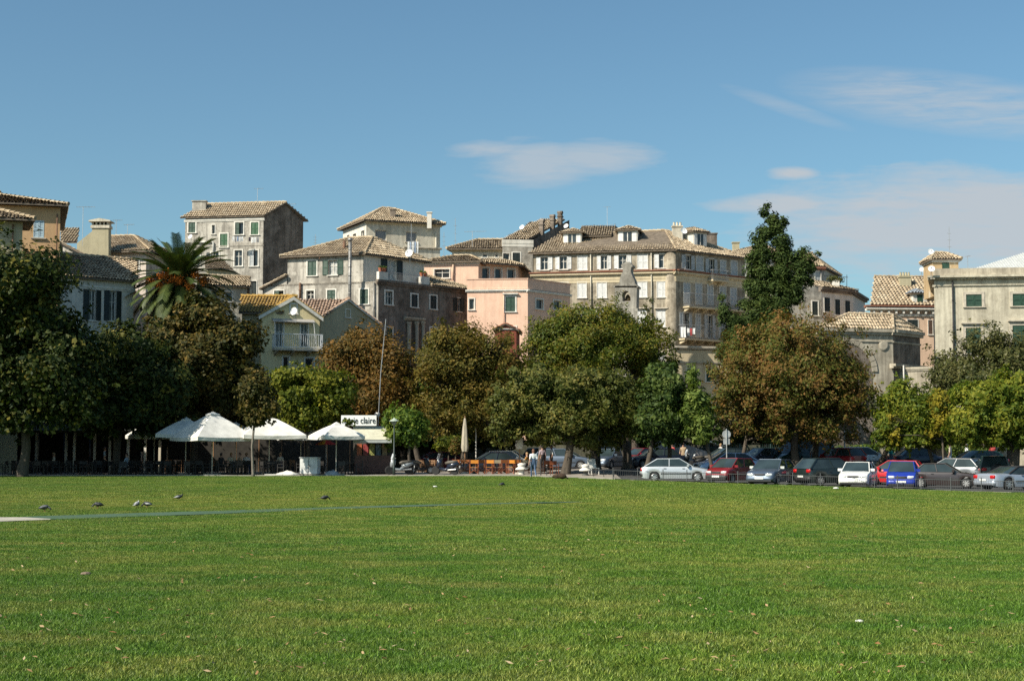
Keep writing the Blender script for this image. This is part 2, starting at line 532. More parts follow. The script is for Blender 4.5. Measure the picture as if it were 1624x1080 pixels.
flat_strip('cricket_pitch', [(20, 821.8, 825.6), (60, 819.5, 825.0), (100, 818.2, 824.2), (200, 814.8, 820.6), (320, 811.6, 816.6), (420, 808.4, 812.8), (520, 805.2, 808.6), (640, 801.8, 804.6), (740, 799.4, 801.6), (830, 797.6, 799.2), (900, 796.4, 797.6), (950, 795.8, 796.2)], 0.022, mat_strip_mat())
flat_strip('concrete_path', [(-700, 823.5, 838.0), (-60, 822.0, 830.0), (0, 821.8, 828.6), (40, 822.0, 827.0), (80, 824.4, 825.6)], 0.030, mat("path_concrete", (0.42, 0.38, 0.31), 0.9, var=0.2))

# ---------------------------------------------------------------- grass blades (nobody could count them)
STRIP = [(PG(px, (a+b)/2), abs(PG(px, a).y-PG(px, b).y)/2) for px, a, b in [(-700, 823.5, 838.0), (-60, 821, 830), (20, 821.8, 827), (100, 818.2, 824.2), (200, 814.8, 820.6), (320, 811.6, 816.6), (420, 808.4, 812.8), (520, 805.2, 808.6), (640, 801.8, 804.6), (740, 799.4, 801.6), (830, 797.6, 799.2), (950, 795.8, 796.2)]]
def on_strip(x, y):
    for (p, a), (q, b) in zip(STRIP, STRIP[1:]):
        if p.x <= x <= q.x:
            s = (x-p.x)/(q.x-p.x)
            return abs(y-(p.y+(q.y-p.y)*s)) < a+(b-a)*s+0.55
    return False
def grass_patch(nb, h, w):
    c = (rng.random((nb, 2)) - 0.5)*1.75
    a = rng.random(nb)*2*np.pi
    hh = h*(0.45+0.75*rng.random(nb)); ww = w*(0.7+0.6*rng.random(nb))
    lean = rng.normal(0, 0.55, (nb, 2))
    V = np.zeros((nb, 3, 3), np.float32)
    V[:, 0, 0] = c[:, 0]-np.cos(a)*ww; V[:, 0, 1] = c[:, 1]-np.sin(a)*ww
    V[:, 1, 0] = c[:, 0]+np.cos(a)*ww; V[:, 1, 1] = c[:, 1]+np.sin(a)*ww
    V[:, 2, 0] = c[:, 0]+lean[:, 0]*hh; V[:, 2, 1] = c[:, 1]+lean[:, 1]*hh; V[:, 2, 2] = hh
    return V.reshape(-1, 3), np.arange(nb*3).reshape(nb, 3)
def grass_field(name, nb, h, w, y0, y1, label):
    V, Q = grass_patch(nb, h, w)
    src = bpy.data.objects.new('grass_patch', np_mesh('grass_patch', V, Q, M_BLADE))   # source only, not linked
    pts = []
    y = y0
    while y < y1:
        half = 0.36*y+10.0
        x = -math.floor(half)
        while x < half:
            if y + 0.5 < edge_y(x)-0.35 and not on_strip(x, y):
                xx, yj = x+random.uniform(-.2, .2), y+random.uniform(-.2, .2); pts.append((xx, yj, gz(xx)))
            x += 1.0
        y += 1.0
    me = bpy.data.meshes.new(name)
    me.from_pydata(pts, [], [])
    me.materials.append(M_BLADE)
    o = link(name, me)
    tag(o, label, 'grass', kind='stuff')
    ng = bpy.data.node_groups.new(name, 'GeometryNodeTree')
    ng.interface.new_socket('Geometry', in_out='INPUT', socket_type='NodeSocketGeometry')
    ng.interface.new_socket('Geometry', in_out='OUTPUT', socket_type='NodeSocketGeometry')
    gi = ng.nodes.new('NodeGroupInput'); go = ng.nodes.new('NodeGroupOutput')
    ip = ng.nodes.new('GeometryNodeInstanceOnPoints'); oi = ng.nodes.new('GeometryNodeObjectInfo')
    oi.inputs['Object'].default_value = src
    rv = ng.nodes.new('FunctionNodeRandomValue'); rv.data_type = 'FLOAT'
    mu = ng.nodes.new('ShaderNodeMath'); mu.operation = 'MULTIPLY'; mu.inputs[1].default_value = 2*math.pi
    cb = ng.nodes.new('ShaderNodeCombineXYZ')
    iout = [s for s in rv.outputs if s.type == 'VALUE'][0]
    L = ng.links.new
    L(iout, mu.inputs[0]); L(mu.outputs[0], cb.inputs[2])
    L(gi.outputs[0], ip.inputs['Points']); L(oi.outputs['Geometry'], ip.inputs['Instance']); L(cb.outputs[0], ip.inputs['Rotation'])
    L(ip.outputs[0], go.inputs[0])
    md = o.modifiers.new('scatter', 'NODES'); md.node_group = ng
    return o
grass_field('grass_near', 9000, 0.040, 0.0048, 6.0, 24.0, 'short mown grass in the nearest part of the lawn')
grass_field('grass_middle', 5000, 0.034, 0.006, 24.0, 50.0, 'mown grass across the middle of the lawn')
grass_field('grass_far', 2000, 0.036, 0.012, 50.0, 92.0, 'mown grass on the far lawn before the cafe')
# ================================================================ buildings: makers
M_TILE = tile_mat('roof_tile_old', (0.26, 0.19, 0.12), (0.48, 0.375, 0.25), (0.66, 0.56, 0.41))
M_TILE_PALE = tile_mat('roof_tile_pale', (0.26, 0.19, 0.12), (0.40, 0.31, 0.20), (0.54, 0.45, 0.32))
M_TILE_RED = tile_mat('roof_tile_red', (0.22, 0.085, 0.05), (0.33, 0.14, 0.085), (0.42, 0.22, 0.14))
M_TILE_PINK = tile_mat('roof_tile_new', (0.42, 0.27, 0.18), (0.52, 0.36, 0.26), (0.62, 0.47, 0.36))
M_TILE_YEL = tile_mat('roof_tile_yellow', (0.36, 0.22, 0.06), (0.46, 0.29, 0.085), (0.54, 0.36, 0.12))
M_WOODEAVE = mat('eave_board', (0.16, 0.125, 0.09), 0.85, var=0.25)
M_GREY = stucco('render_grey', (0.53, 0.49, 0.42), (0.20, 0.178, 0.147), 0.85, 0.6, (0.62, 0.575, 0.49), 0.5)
M_GREYDARK = stucco('render_dark', (0.25, 0.205, 0.165), (0.085, 0.068, 0.052), 0.9, 0.6, (0.34, 0.29, 0.24), 0.35)  # on shaded right-hand walls this darker render carries their shade
M_WALLSHADE = stucco('stone_mossy', (0.13, 0.125, 0.09), (0.05, 0.055, 0.035), 0.8, 0.6)  # wall stone coloured dark to carry the tree shade behind the cars
M_BELL = stucco('stone_bellgable', (0.48, 0.44, 0.37), (0.17, 0.15, 0.12), 0.8, 0.55, (0.5, 0.46, 0.38), 0.4)
M_SHADEPANEL = mat('shopfront_dark', (0.035, 0.03, 0.025), 0.6, var=0.3)  # near-black that stands for shade on the ground floors
M_MAIN = stucco('render_main', (0.40, 0.345, 0.26), (0.165, 0.135, 0.095), 0.85, 0.6, (0.52, 0.45, 0.34), 0.4)
M_CREAM = stucco('render_cream', (0.64, 0.585, 0.47), (0.36, 0.31, 0.235), 0.6, 0.45)
M_WHITEW = stucco('render_white', (0.72, 0.68, 0.60), (0.47, 0.43, 0.36), 0.4, 0.3)
M_PINKW = stucco('render_pinkwhite', (0.66, 0.57, 0.49), (0.46, 0.38, 0.31), 0.4, 0.3)
M_ORANGE = stucco('render_orange', (0.60, 0.385, 0.205), (0.45, 0.28, 0.15), 0.4, 0.18)
M_PINK = stucco('render_pink', (0.82, 0.545, 0.40), (0.62, 0.39, 0.28), 0.4, 0.22)
M_PEACH = stucco('render_peach', (0.66, 0.47, 0.34), (0.50, 0.35, 0.25), 0.4, 0.2)
M_YELLOW = stucco('render_yellow', (0.76, 0.63, 0.36), (0.58, 0.48, 0.28), 0.35, 0.2)
M_OLIVE = stucco('render_olive', (0.44, 0.39, 0.26), (0.33, 0.29, 0.19), 0.35, 0.2)
M_STONE = stucco('stone_old', (0.52, 0.46, 0.355), (0.26, 0.22, 0.165), 0.65, 0.55)
M_PALACE = stucco('stone_palace', (0.60, 0.545, 0.42), (0.30, 0.26, 0.19), 0.65, 0.5)
M_BAND = stucco('cornice_cream', (0.62, 0.52, 0.35), (0.40, 0.32, 0.2), 0.4, 0.25)
M_REDBAND = stucco('cornice_red', (0.33, 0.15, 0.095), (0.22, 0.1, 0.07), 0.4, 0.2)
M_TRIM = mat('trim_white', (0.70, 0.66, 0.58), 0.75, var=0.15)
M_TRIMSTONE = mat('trim_stone', (0.50, 0.44, 0.35), 0.85, var=0.2)
M_SHGREEN = mat('shutter_green', (0.020, 0.060, 0.036), 0.6, var=0.3)
M_SHDARK = mat('shutter_dark', (0.016, 0.026, 0.024), 0.6, var=0.3)
M_SHMID = mat('shutter_bright_green', (0.028, 0.105, 0.042), 0.6, var=0.25)
M_SHWHITE = mat('shutter_white', (0.66, 0.65, 0.62), 0.6, var=0.14)
M_SHGREY = mat('shutter_grey', (0.44, 0.45, 0.44), 0.65, var=0.16)
M_SHBLUE = mat('shutter_paleblue', (0.42, 0.53, 0.58), 0.65, var=0.14)
M_SHBROWN = mat('shutter_brown', (0.10, 0.06, 0.04), 0.65, var=0.2)
M_PANE = glass_mat('window_glass', (0.035, 0.042, 0.046))
M_CURTAIN = mat('window_curtain', (0.45, 0.45, 0.42), 0.4, var=0.3)
M_IRON = mat('wrought_iron', (0.035, 0.035, 0.036), 0.6, metal=0.3, var=0.2)
M_RAILGREY = mat('rail_grey', (0.33, 0.33, 0.33), 0.5, metal=0.3, var=0.2)
M_PIPE = mat('pipe_zinc', (0.26, 0.25, 0.23), 0.5, metal=0.5, var=0.25)
M_PIPERUST = mat('pipe_rust', (0.16, 0.085, 0.05), 0.85, var=0.3)
M_STEEL = mat('galvanised', (0.48, 0.48, 0.47), 0.45, metal=0.6, var=0.2)
M_DISH = mat('dish_white', (0.80, 0.80, 0.78), 0.5, var=0.06)

def yaw(u): return math.atan2(u.y, u.x)
SHUT = {}
def shutter_mesh(w, h, m):
    key = (round(w*20), round(h*10), m.name)
    if key in SHUT: return SHUT[key], key[0]/20.0, key[1]/10.0
    w, h = max(0.1, key[0]/20.0), key[1]/10.0
    b = MB(); fr = min(0.07, w*0.2)
    b.box((-w/2, -0.045, 0), (-w/2+fr, 0, h)); b.box((w/2-fr, -0.045, 0), (w/2, 0, h))
    for z in (0, h*0.5-fr/2, h-fr): b.box((-w/2+fr, -0.043, z), (w/2-fr, -0.002, z+fr))
    n = max(6, int(h/0.13))
    for i in range(n):
        z = fr + (h-2*fr)*(i+0.5)/n; dz = (h-2*fr)/n*0.55
        b.faces([(-w/2+fr, -0.036, z-dz), (w/2-fr, -0.036, z-dz), (w/2-fr, -0.008, z+dz), (-w/2+fr, -0.008, z+dz)], [(0, 1, 2, 3)])
    b.box((-w/2+fr, -0.008, fr), (w/2-fr, -0.004, h-fr))
    SHUT[key] = b.mesh('shutter', m)
    return SHUT[key], w, h
class Facade:
    def __init__(s, house, A, B, z0, z1):
        s.h = house; s.A = Vector((A[0], A[1])); s.B = Vector((B[0], B[1])); s.z0 = z0; s.z1 = z1
        s.u = (s.B-s.A).normalized(); s.W = (s.B-s.A).length; s.n = Vector((s.u.y, -s.u.x))
    def uz(s, px, py):
        d = ray(px, py)
        den = d.x*s.n.x+d.y*s.n.y
        t = ((s.A.x-CAMP.x)*s.n.x+(s.A.y-CAMP.y)*s.n.y)/den
        p = CAMP+d*t
        return (Vector((p.x, p.y))-s.A).dot(s.u), p.z
    def pt(s, u, z, out=0.0):
        q = s.A+s.u*u+s.n*out
        return Vector((q.x, q.y, z))
    def wall(s, m, wins=(), name='wall', top=None, reveal=0.24):
        """wins: (x0,y0,x1,y1,kind,dict) in photo pixels"""
        ops = []
        for w in wins:
            x0, y0, x1, y1, kind = w[:5]; o = dict(w[5]) if len(w) > 5 else {}
            ua, za = s.uz(x0, (y0+y1)/2)[0], s.uz((x0+x1)/2, y1)[1]
            ub, zb = s.uz(x1, (y0+y1)/2)[0], s.uz((x0+x1)/2, y0)[1]
            if ua > ub: ua, ub = ub, ua
            if kind == 'open':
                wd = ub-ua; f = o.get('f', 0.27)
                o['leaf'] = wd*f; ua, ub = ua+wd*f, ub-wd*f
            ua = max(0.06, ua); ub = min(s.W-0.06, ub); zb = min(zb, s.z1-0.05); za = max(za, s.z0+0.05)
            if ub-ua > 0.1 and zb-za > 0.1: ops.append((ua, ub, za, zb, kind, o))
        us = sorted({0.0, s.W} | {v for q in ops for v in q[:2]}); zs = sorted({s.z0, s.z1} | {v for q in ops for v in q[2:4]})
        b = MB()
        for i in range(len(us)-1):
            for j in range(len(zs)-1):
                uc, zc = (us[i]+us[i+1])/2, (zs[j]+zs[j+1])/2
                if any(q[0] < uc < q[1] and q[2] < zc < q[3] for q in ops): continue
                b.face([s.pt(us[i], zs[j]), s.pt(us[i+1], zs[j]), s.pt(us[i+1], zs[j+1]), s.pt(us[i], zs[j+1])])
        for (ua, ub, za, zb, kind, o) in ops:
            d = -reveal
            b.face([s.pt(ua, za), s.pt(ua, za, d), s.pt(ua, zb, d), s.pt(ua, zb)][::-1])
            b.face([s.pt(ub, za), s.pt(ub, zb), s.pt(ub, zb, d), s.pt(ub, za, d)][::-1])
            b.face([s.pt(ua, zb), s.pt(ua, zb, d), s.pt(ub, zb, d), s.pt(ub, zb)][::-1])
            b.face([s.pt(ua, za), s.pt(ub, za), s.pt(ub, za, d), s.pt(ua, za, d)][::-1])
        if top:       # extra outline above the eave: gable points in (u, z)
            b.face([s.pt(u, z) for u, z in top])
        w = b.build(name, m, s.h)
        for q in ops: s.window(*q)
        return w
    def window(s, ua, ub, za, zb, kind, o):
        w, h = ub-ua, zb-za
        loc = s.pt((ua+ub)/2, za) - Vector(s.h.location)
        tm = o.get('trim', M_TRIM); sh = o.get('sh', M_SHGREEN); tw = o.get('tw', 0.12)
        b = MB()
        if tm and kind != 'open' or (tm and o.get('frame')):
            b.box((-w/2-tw, -0.05, -0.02), (-w/2, 0.05, h+tw)); b.box((w/2, -0.05, -0.02), (w/2+tw, 0.05, h+tw))
            b.box((-w/2, -0.048, h), (w/2, 0.05, h+tw))
        elif tm:
            b.box((-w/2, -0.03, h), (w/2, 0.05, h+0.09))
        b.box((-w/2+0.0, 0.15, 0), (-w/2+0.06, 0.21, h)); b.box((w/2-0.06, 0.15, 0), (w/2, 0.21, h)); b.box((-w/2+0.06, 0.151, h-0.06), (w/2-0.06, 0.21, h)); b.box((-w/2+0.06, 0.151, 0), (w/2-0.06, 0.21, 0.06))
        name = 'door' if kind == 'door' else 'window'
        win = b.build(name, [tm or M_TRIM], s.h, (0, 0, 0))
        win.location = loc; win.rotation_euler = (0, 0, yaw(s.u))
        def sub(nm, fn, m, **k):
            q = MB(); fn(q); c = q.build(nm, m, win, (0, 0, 0)); return c
        if kind != 'closed' or True:
            sub('pane', lambda q: q.box((-w/2+0.02, 0.19, 0.02), (w/2-0.02, 0.22, h-0.02)), o.get('glass', M_PANE))
        if kind in ('glass', 'open'):
            def bars(q):
                q.box((-0.03, 0.145, 0.06), (0.03, 0.188, h-0.06))
                q.box((-w/2+0.06, 0.147, h*0.62-0.025), (-0.03, 0.186, h*0.62+0.025)); q.box((0.03, 0.147, h*0.62-0.025), (w/2-0.06, 0.186, h*0.62+0.025))
            if o.get('bars', True): sub('casement', bars, o.get('bm', M_TRIM))
        if o.get('sill', True) and kind != 'door':
            sub('sill', lambda q: q.box((-w/2-tw-0.04, -0.12, -0.1), (w/2+tw+0.04, 0.1, -0.02)), tm or M_TRIMSTONE)
        if o.get('hood'):
            sub('hood', lambda q: (q.box((-w/2-tw-0.15, -0.24, h+tw+0.1), (w/2+tw+0.15, 0.0, h+tw+0.2)), q.box((-w/2-tw-0.08, -0.13, h+tw+0.02), (w/2+tw+0.08, 0.0, h+tw+0.1))), o.get('hoodm', M_TRIMSTONE))
        if kind == 'closed':
            me, mw, mh = shutter_mesh(w/2-0.01, h, sh)
            for sx in (-1, 1):
                c = link('shutter', me, win, (sx*w/4, 0.03, 0)); c.scale = ((w/2-0.012)/mw, 1, h/mh)
        if kind == 'open':
            lw = o.get('leaf', 0.4)
            me, mw, mh = shutter_mesh(lw, h, sh)
            for sx in (-1, 1):
                if o.get('only') and o['only'] != sx: continue
                c = link('shutter', me, win, (sx*(w/2+lw/2+0.01), -0.03, 0), (0, 0, sx*o.get('swing', 0.1)*random.uniform(0.2, 1.2))); c.scale = (lw/mw, 1, h/mh)
        if kind == 'half':
            me, mw, mh = shutter_mesh(w/2, h, sh)
            c = link('shutter', me, win, (-w/4, 0.03, 0)); c.scale = ((w/2-0.01)/mw, 1, h/mh)
        if kind == 'door':
            sub('door_leaf', lambda q: (q.box((-w/2+0.03, 0.1, 0), (-0.01, 0.15, h-0.05)), q.box((0.01, 0.1, 0), (w/2-0.03, 0.15, h-0.05)), q.box((-w/2+0.12, 0.07, h*0.1), (-0.08, 0.1, h*0.45)), q.box((0.08, 0.07, h*0.1), (w/2-0.12, 0.1, h*0.45)), q.box((-w/2+0.12, 0.07, h*0.52), (-0.08, 0.1, h*0.9)), q.box((0.08, 0.07, h*0.52), (w/2-0.12, 0.1, h*0.9))), sh)
        return win
    def band(s, z, h, out, m, name='cornice', u0=None, u1=None):
        b = MB(); u0 = -out if u0 is None else u0; u1 = s.W+out if u1 is None else u1
        for k, (dz0, dz1, oo) in enumerate(((0, h*0.45, out*0.55), (h*0.45, h, out))):
            p = [s.pt(u0, z+dz0, oo), s.pt(u1, z+dz0, oo), s.pt(u1, z+dz0, -0.1), s.pt(u0, z+dz0, -0.1)]
            b.extrude([p[0], p[3], p[2], p[1]], (0, 0, dz1-dz0))
        return b.build(name, m, s.h)
    def pipe(s, px, py0, py1, r=0.07, m=None, out=0.14, name='drainpipe'):
        u, z1 = s.uz(px, py0); _, z0 = s.uz(px, py1)
        b = MB(); b.sm = True; b.tube([s.pt(u, z0, out), s.pt(u, z1, out)], r, 8)
        b.sm = False
        z = z0+0.8
        while z < z1:
            b.tube([s.pt(u, z, out), s.pt(u, z+0.08, out)], r*1.3, 8); z += 2.2
        return b.build(name, m or M_PIPE, s.h)
    def balcony(s, px0, px1, py_rail, py_floor, depth=0.9, m=None, slab=None):
        u0, zf = s.uz(px0, py_floor); u1, _ = s.uz(px1, py_floor); _, zr = s.uz((px0+px1)/2, py_rail)
        m = m or M_RAILGREY
        b = MB()
        b.extrude([s.pt(u0, zf, depth), s.pt(u0, zf, 0.0), s.pt(u1, zf, 0.0), s.pt(u1, zf, depth)], (0, 0, -0.16))
        u = u0+0.25
        while u < u1:
            b.extrude([s.pt(u-0.09, zf-0.16, 0), s.pt(u-0.09, zf-0.16, depth*0.85), s.pt(u-0.09, zf-0.28, depth*0.8), s.pt(u-0.09, zf-0.55, 0.0)], tuple(s.u.to_3d()*0.18)); u += 1.3
        bal = b.build('balcony', slab or M_TRIMSTONE, s.h)
        r = MB()
        def bar(a, c, rad): r.tube([a, c], rad, 5)
        h = zr-zf; o = depth-0.05
        for z in (zf+h, zf+0.1):
            bar(s.pt(u0+.04, z, 0.02), s.pt(u0+.04, z, o), 0.03); bar(s.pt(u0+.04, z, o), s.pt(u1-.04, z, o), 0.03); bar(s.pt(u1-.04, z, o), s.pt(u1-.04, z, 0.02), 0.03)
        n = max(3, int((u1-u0)/0.17))
        for i in range(n+1):
            u = u0+.05+(u1-u0-.1)*i/n; bar(s.pt(u, zf, o), s.pt(u, zf+h, o), 0.014)
        for uu in (u0+.045, u1-.045):
            for k in range(5): bar(s.pt(uu, zf, o*k/5), s.pt(uu, zf+h, o*k/5), 0.014)
        rl = MB(); rl.v, rl.f, rl.m, rl.s = r.v, r.f, r.m, r.s
        rl.build('railing', m, bal)
        return bal

def tiles_np(poly, sp=0.25, course=0.40, jit=0.018):
    """half-round tiles over a convex planar polygon whose first edge is the eave"""
    p0, p1 = Vector(poly[0]), Vector(poly[1])
    u = (p1-p0).normalized()
    nrm = Vector((0, 0, 0))
    for i in range(len(poly)):
        a, b = Vector(poly[i]), Vector(poly[(i+1) % len(poly)]); nrm += a.cross(b)
    nrm.normalize()
    if nrm.z < 0: nrm = -nrm
    v = nrm.cross(u).normalized()
    if v.z < 0: v = -v
    q = [((Vector(p)-p0).dot(u), (Vector(p)-p0).dot(v)) for p in poly]
    umin, umax = min(a for a, _ in q), max(a for a, _ in q)
    cols = np.arange(umin+sp*0.5, umax, sp)
    T = []
    for c in cols:
        ys = []
        for (a, b), (c2, d) in zip(q, q[1:]+q[:1]):
            if (a-c)*(c2-c) <= 0 and abs(a-c2) > 1e-9:
                ys.append(b+(d-b)*(c-a)/(c2-a))
        if len(ys) < 2: continue
        va, vb = min(ys), max(ys)
        k = va - random.random()*0.05
        while k < vb-0.05:
            T.append((c, k, min(k+course*1.06, vb+0.05))); k += course
    if not T: return None
    T = np.array(T); n = len(T)
    th = np.linspace(0.0, np.pi, 5)
    ju = rng.normal(0, jit, n); jl = rng.normal(0, jit*0.6, n)
    r0 = sp*0.46; r1 = sp*0.36
    V = np.zeros((n, 2, 5, 3))
    U, Vv, N = np.array(u), np.array(v), np.array(nrm)
    for k, (rr, col, lift) in enumerate(((r0, 1, 0.045), (r1, 2, 0.0))):
        uu = T[:, 0:1]+ju[:, None]*(1 if k == 0 else 0.4)+rr*np.cos(th)[None]
        hh = 0.01+lift+jl[:, None]*(1-k)+rr*0.8*np.sin(th)[None]
        V[:, k] = np.array(p0)+uu[..., None]*U+T[:, col][:, None, None]*Vv+hh[..., None]*N
    base = np.arange(n)[:, None]*10
    Q = np.concatenate([base+np.array([[i, i+1, 5+i+1, 5+i]]) for i in range(4)]+[], axis=0)
    return V.reshape(-1, 3), Q
def roof(house, slopes, m=None, thick=0.12, name='roof', ridges=(), sp=0.25, under=None):
    """slopes: convex polygons, first edge the eave; one roof part with a tile layer"""
    m = m or M_TILE
    b = MB()
    for pl in slopes:
        b.extrude([Vector(p) for p in pl], (0, 0, -thick))
    r = b.build(name, under or M_WOODEAVE, house)
    org = np.array(parent_world(r))
    VV = []; QQ = []; k = 0
    for pl in slopes:
        t = tiles_np(pl, sp)
        if t is None: continue
        VV.append(t[0]-org); QQ.append(t[1]+k); k += len(t[0])
    o = link('roof_tiles', np_mesh('roof_tiles', np.concatenate(VV), np.concatenate(QQ), m), r)
    tag(o, kind='stuff')
    if ridges:
        q = MB()
        for a, c in ridges:
            a, c = Vector(a), Vector(c); L = (c-a).length; n = max(1, int(L/0.45))
            for i in range(n):
                s0, s1 = a+(c-a)*(i/n), a+(c-a)*((i+1.12)/n if i < n-1 else 1.0)
                q.tube([s0+Vector((0, 0, 0.09)), s1+Vector((0, 0, 0.05))], [0.15, 0.12], 6)
        q.build('ridge_tiles', m, r)
    return r
def hip_geom(c, z, over, rise, li, ri):
    """c: A,B,C,D footprint; ridge parallel to AB; li, ri: how far the ridge ends stand in from left and right (0: gable)"""
    A, B, C, D = [Vector((p[0], p[1], z)) for p in c]
    cen = (A+B+C+D)/4
    def off(p, q, r):   # push corner p outwards
        d1 = (p-q).normalized(); d2 = (p-r).normalized(); return p+d1*over+d2*over
    A2, B2, C2, D2 = off(A, B, D), off(B, A, C), off(C, D, B), off(D, C, A)
    ml, mr = (A2+D2)/2, (B2+C2)/2
    ax = (mr-ml).normalized()
    zz = Vector((0, 0, rise))
    R1, R2 = ml+ax*(li+over if li else 0)+zz, mr-ax*(ri+over if ri else 0)+zz
    return A2, B2, C2, D2, R1, R2
def hip_roof(house, c, z, over=0.45, rise=1.8, li=3.0, ri=3.0, m=None, thick=0.12, sp=0.25):
    A, B, C, D, R1, R2 = hip_geom(c, z, over, rise, li, ri)
    sl = [[A, B, R2, R1], [C, D, R1, R2]]
    rd = [(R1, R2)]
    if li: sl.append([D, A, R1]); rd += [(A, R1), (D, R1)]
    if ri: sl.append([B, C, R2]); rd += [(B, R2), (C, R2)]
    r = roof(house, sl, m, thick, ridges=rd, sp=sp)
    return r, (A, B, C, D, R1, R2)
def chimney(roofp, pos, w=0.7, d=0.6, h=1.4, m=None, pots=0, rz=0.0, cap='slab'):
    b = MB(); M = Matrix.Translation(Vector(pos)) @ Matrix.Rotation(rz, 4, 'Z')
    b.box((-w/2, -d/2, -1.2), (w/2, d/2, h), M)
    b.box((-w/2-0.08, -d/2-0.08, h), (w/2+0.08, d/2+0.08, h+0.12), M)
    if cap == 'arch':
        for sx in (-1, 1): b.box((sx*(w/2-0.06)-0.06, -d/2, h+0.12), (sx*(w/2-0.06)+0.06, d/2, h+0.42), M)
        pts = [M @ Vector((w/2*1.15*math.cos(math.pi*k/8), -d/2-0.06, h+0.42+0.28*math.sin(math.pi*k/8))) for k in range(9)]
        b.extrude(pts, tuple((M.to_3x3() @ Vector((0, d+0.12, 0)))))
    for k in range(pots):
        b.lathe([(0.1, 0), (0.13, 0.1), (0.1, 0.35), (0.12, 0.4)], 8, (-w/2+w*(k+0.5)/pots, 0, h+0.12), M)
    return b.build('chimney', m or M_GREY, roofp)
class House:
    """footprint from photo corners at one eave height; key corner fixes the distance"""
    def __init__(s, name, label, key, cat='building'):
        s.z1 = P(*key).z; s.key = P(*key)
        s.root = empty(name, (s.key.x, s.key.y, gz(s.key.x)-0.05), 0, label, cat)
    def c(s, px, py):
        d = ray(px, py); t = (s.z1-EYE)/d.z
        return Vector((d.x*t, d.y*t))
    def k(s): return Vector((s.key.x, s.key.y))
    def z(s, px, py, Y): return P(px, py, Y).z
    def block(s, A, B, C, D, m, front=(), right=(), left=(), back=(), z0=None, z1=None, mr=None, ml=None, tops=None):
        z0 = s.root.location.z-0.3 if z0 is None else z0; z1 = s.z1 if z1 is None else z1
        s.F = Facade(s.root, A, B, z0, z1); s.Rt = Facade(s.root, B, C, z0, z1); s.Bk = Facade(s.root, C, D, z0, z1); s.L = Facade(s.root, D, A, z0, z1)
        tops = tops or {}
        s.F.wall(m, front, top=tops.get('F')); s.Rt.wall(mr or m, right, top=tops.get('R')); s.Bk.wall(m, back, top=tops.get('B')); s.L.wall(ml or m, left, top=tops.get('L'))
        s.fp = (A, B, C, D)
        return s
def gable_tops(fp, z, rise):
    A, B, C, D = fp
    wr = (Vector(C)-Vector(B)).length; wl = (Vector(A)-Vector(D)).length
    return {'R': [(0, z), (wr, z), (wr/2, z+rise)], 'L': [(0, z), (wl, z), (wl/2, z+rise)]}
# ================================================================ buildings, left to right
V2 = lambda x, y: Vector((x, y))
def bk(p, dy, e=0.25): return V2(p[0]/p[1]*dy+(-e if p[0] < 0 else e), dy)   # straight away from the viewer's side
G = {'sh': M_SHGREEN}; GM = {'sh': M_SHMID}; GD = {'sh': M_SHDARK}; WH = {'sh': M_SHWHITE}; GY = {'sh': M_SHGREY}; BL = {'sh': M_SHBLUE}
NT_ = {'trim': None}
def mixd(*ds, **k):
    o = {}
    for d in ds: o.update(d)
    o.update(k); return o

# --- orange house on the left edge
h = House('orange_house', 'tall orange stuccoed house with pale blue shutters at the left edge', (96, 329, 108), 'house')
A = h.c(-130, 320); B = h.k(); C = B+bk(B, 11); D = A+bk(A, 11)
h.block(A, B, C, D, M_ORANGE, front=[(53, 350, 70, 377, 'closed', mixd(BL, trim=None)), (43, 409, 79, 440, 'open', mixd(BL, f=0.3)), (-10, 352, 8, 378, 'closed', BL),
        (-48, 350, -30, 377, 'closed', BL), (44, 470, 79, 500, 'open', mixd(BL, f=0.3)), (0, 640, 30, 700, 'dark', {}), (50, 640, 80, 700, 'dark', {})])
h.F.band(h.F.uz(60, 402)[1], 0.22, 0.06, M_ORANGE, 'window_band', *sorted((h.F.uz(47, 400)[0], h.F.uz(73, 400)[0])))
r, g = hip_roof(h.root, h.fp, h.z1+0.12, 0.55, 1.7, 6, 6, M_TILE_PALE)
h.F.pipe(91, 340, 450, 0.05, M_PIPERUST)
ORANGE_H = h

# --- the arcaded building that closes the square on the left, just out of view; it shades the cafe
h = House('arcaded_building', 'tall arcaded cream building left of the cafe, just outside the picture', (-110, 260, 91))
B = V2(-36.5, 90.5); A = V2(-52, 90.5); C = V2(-36.5, 106); D = V2(-52, 106)
h.root.location = (-44, 98, 0)
h.z1 = 12.5
h.block(A, B, C, D, M_CREAM)
for k in range(5):
    for fl in range(2):
        h.Rt.window(1.2+k*3.0, 2.3+k*3.0, 5.9+fl*3.3, 7.9+fl*3.3, 'closed', dict(G)); h.F.window(1.2+k*3.0, 2.3+k*3.0, 5.9+fl*3.3, 7.9+fl*3.3, 'closed', dict(G))
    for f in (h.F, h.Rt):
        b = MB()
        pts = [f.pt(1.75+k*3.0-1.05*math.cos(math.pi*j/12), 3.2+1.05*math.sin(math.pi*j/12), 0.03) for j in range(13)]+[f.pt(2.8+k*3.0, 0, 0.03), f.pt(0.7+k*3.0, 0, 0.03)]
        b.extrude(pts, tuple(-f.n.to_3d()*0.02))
        b.build('arch_opening', M_GREYDARK, h.root)  # flat dark panels paint the shade of openings on a solid wall
for f in (h.F, h.Rt): f.band(5.2, 0.3, 0.2, M_TRIM); f.band(12.2, 0.4, 0.4, M_TRIM)
hip_roof(h.root, h.fp, h.z1+0.1, 0.6, 2.0, 5, 5, M_TILE)

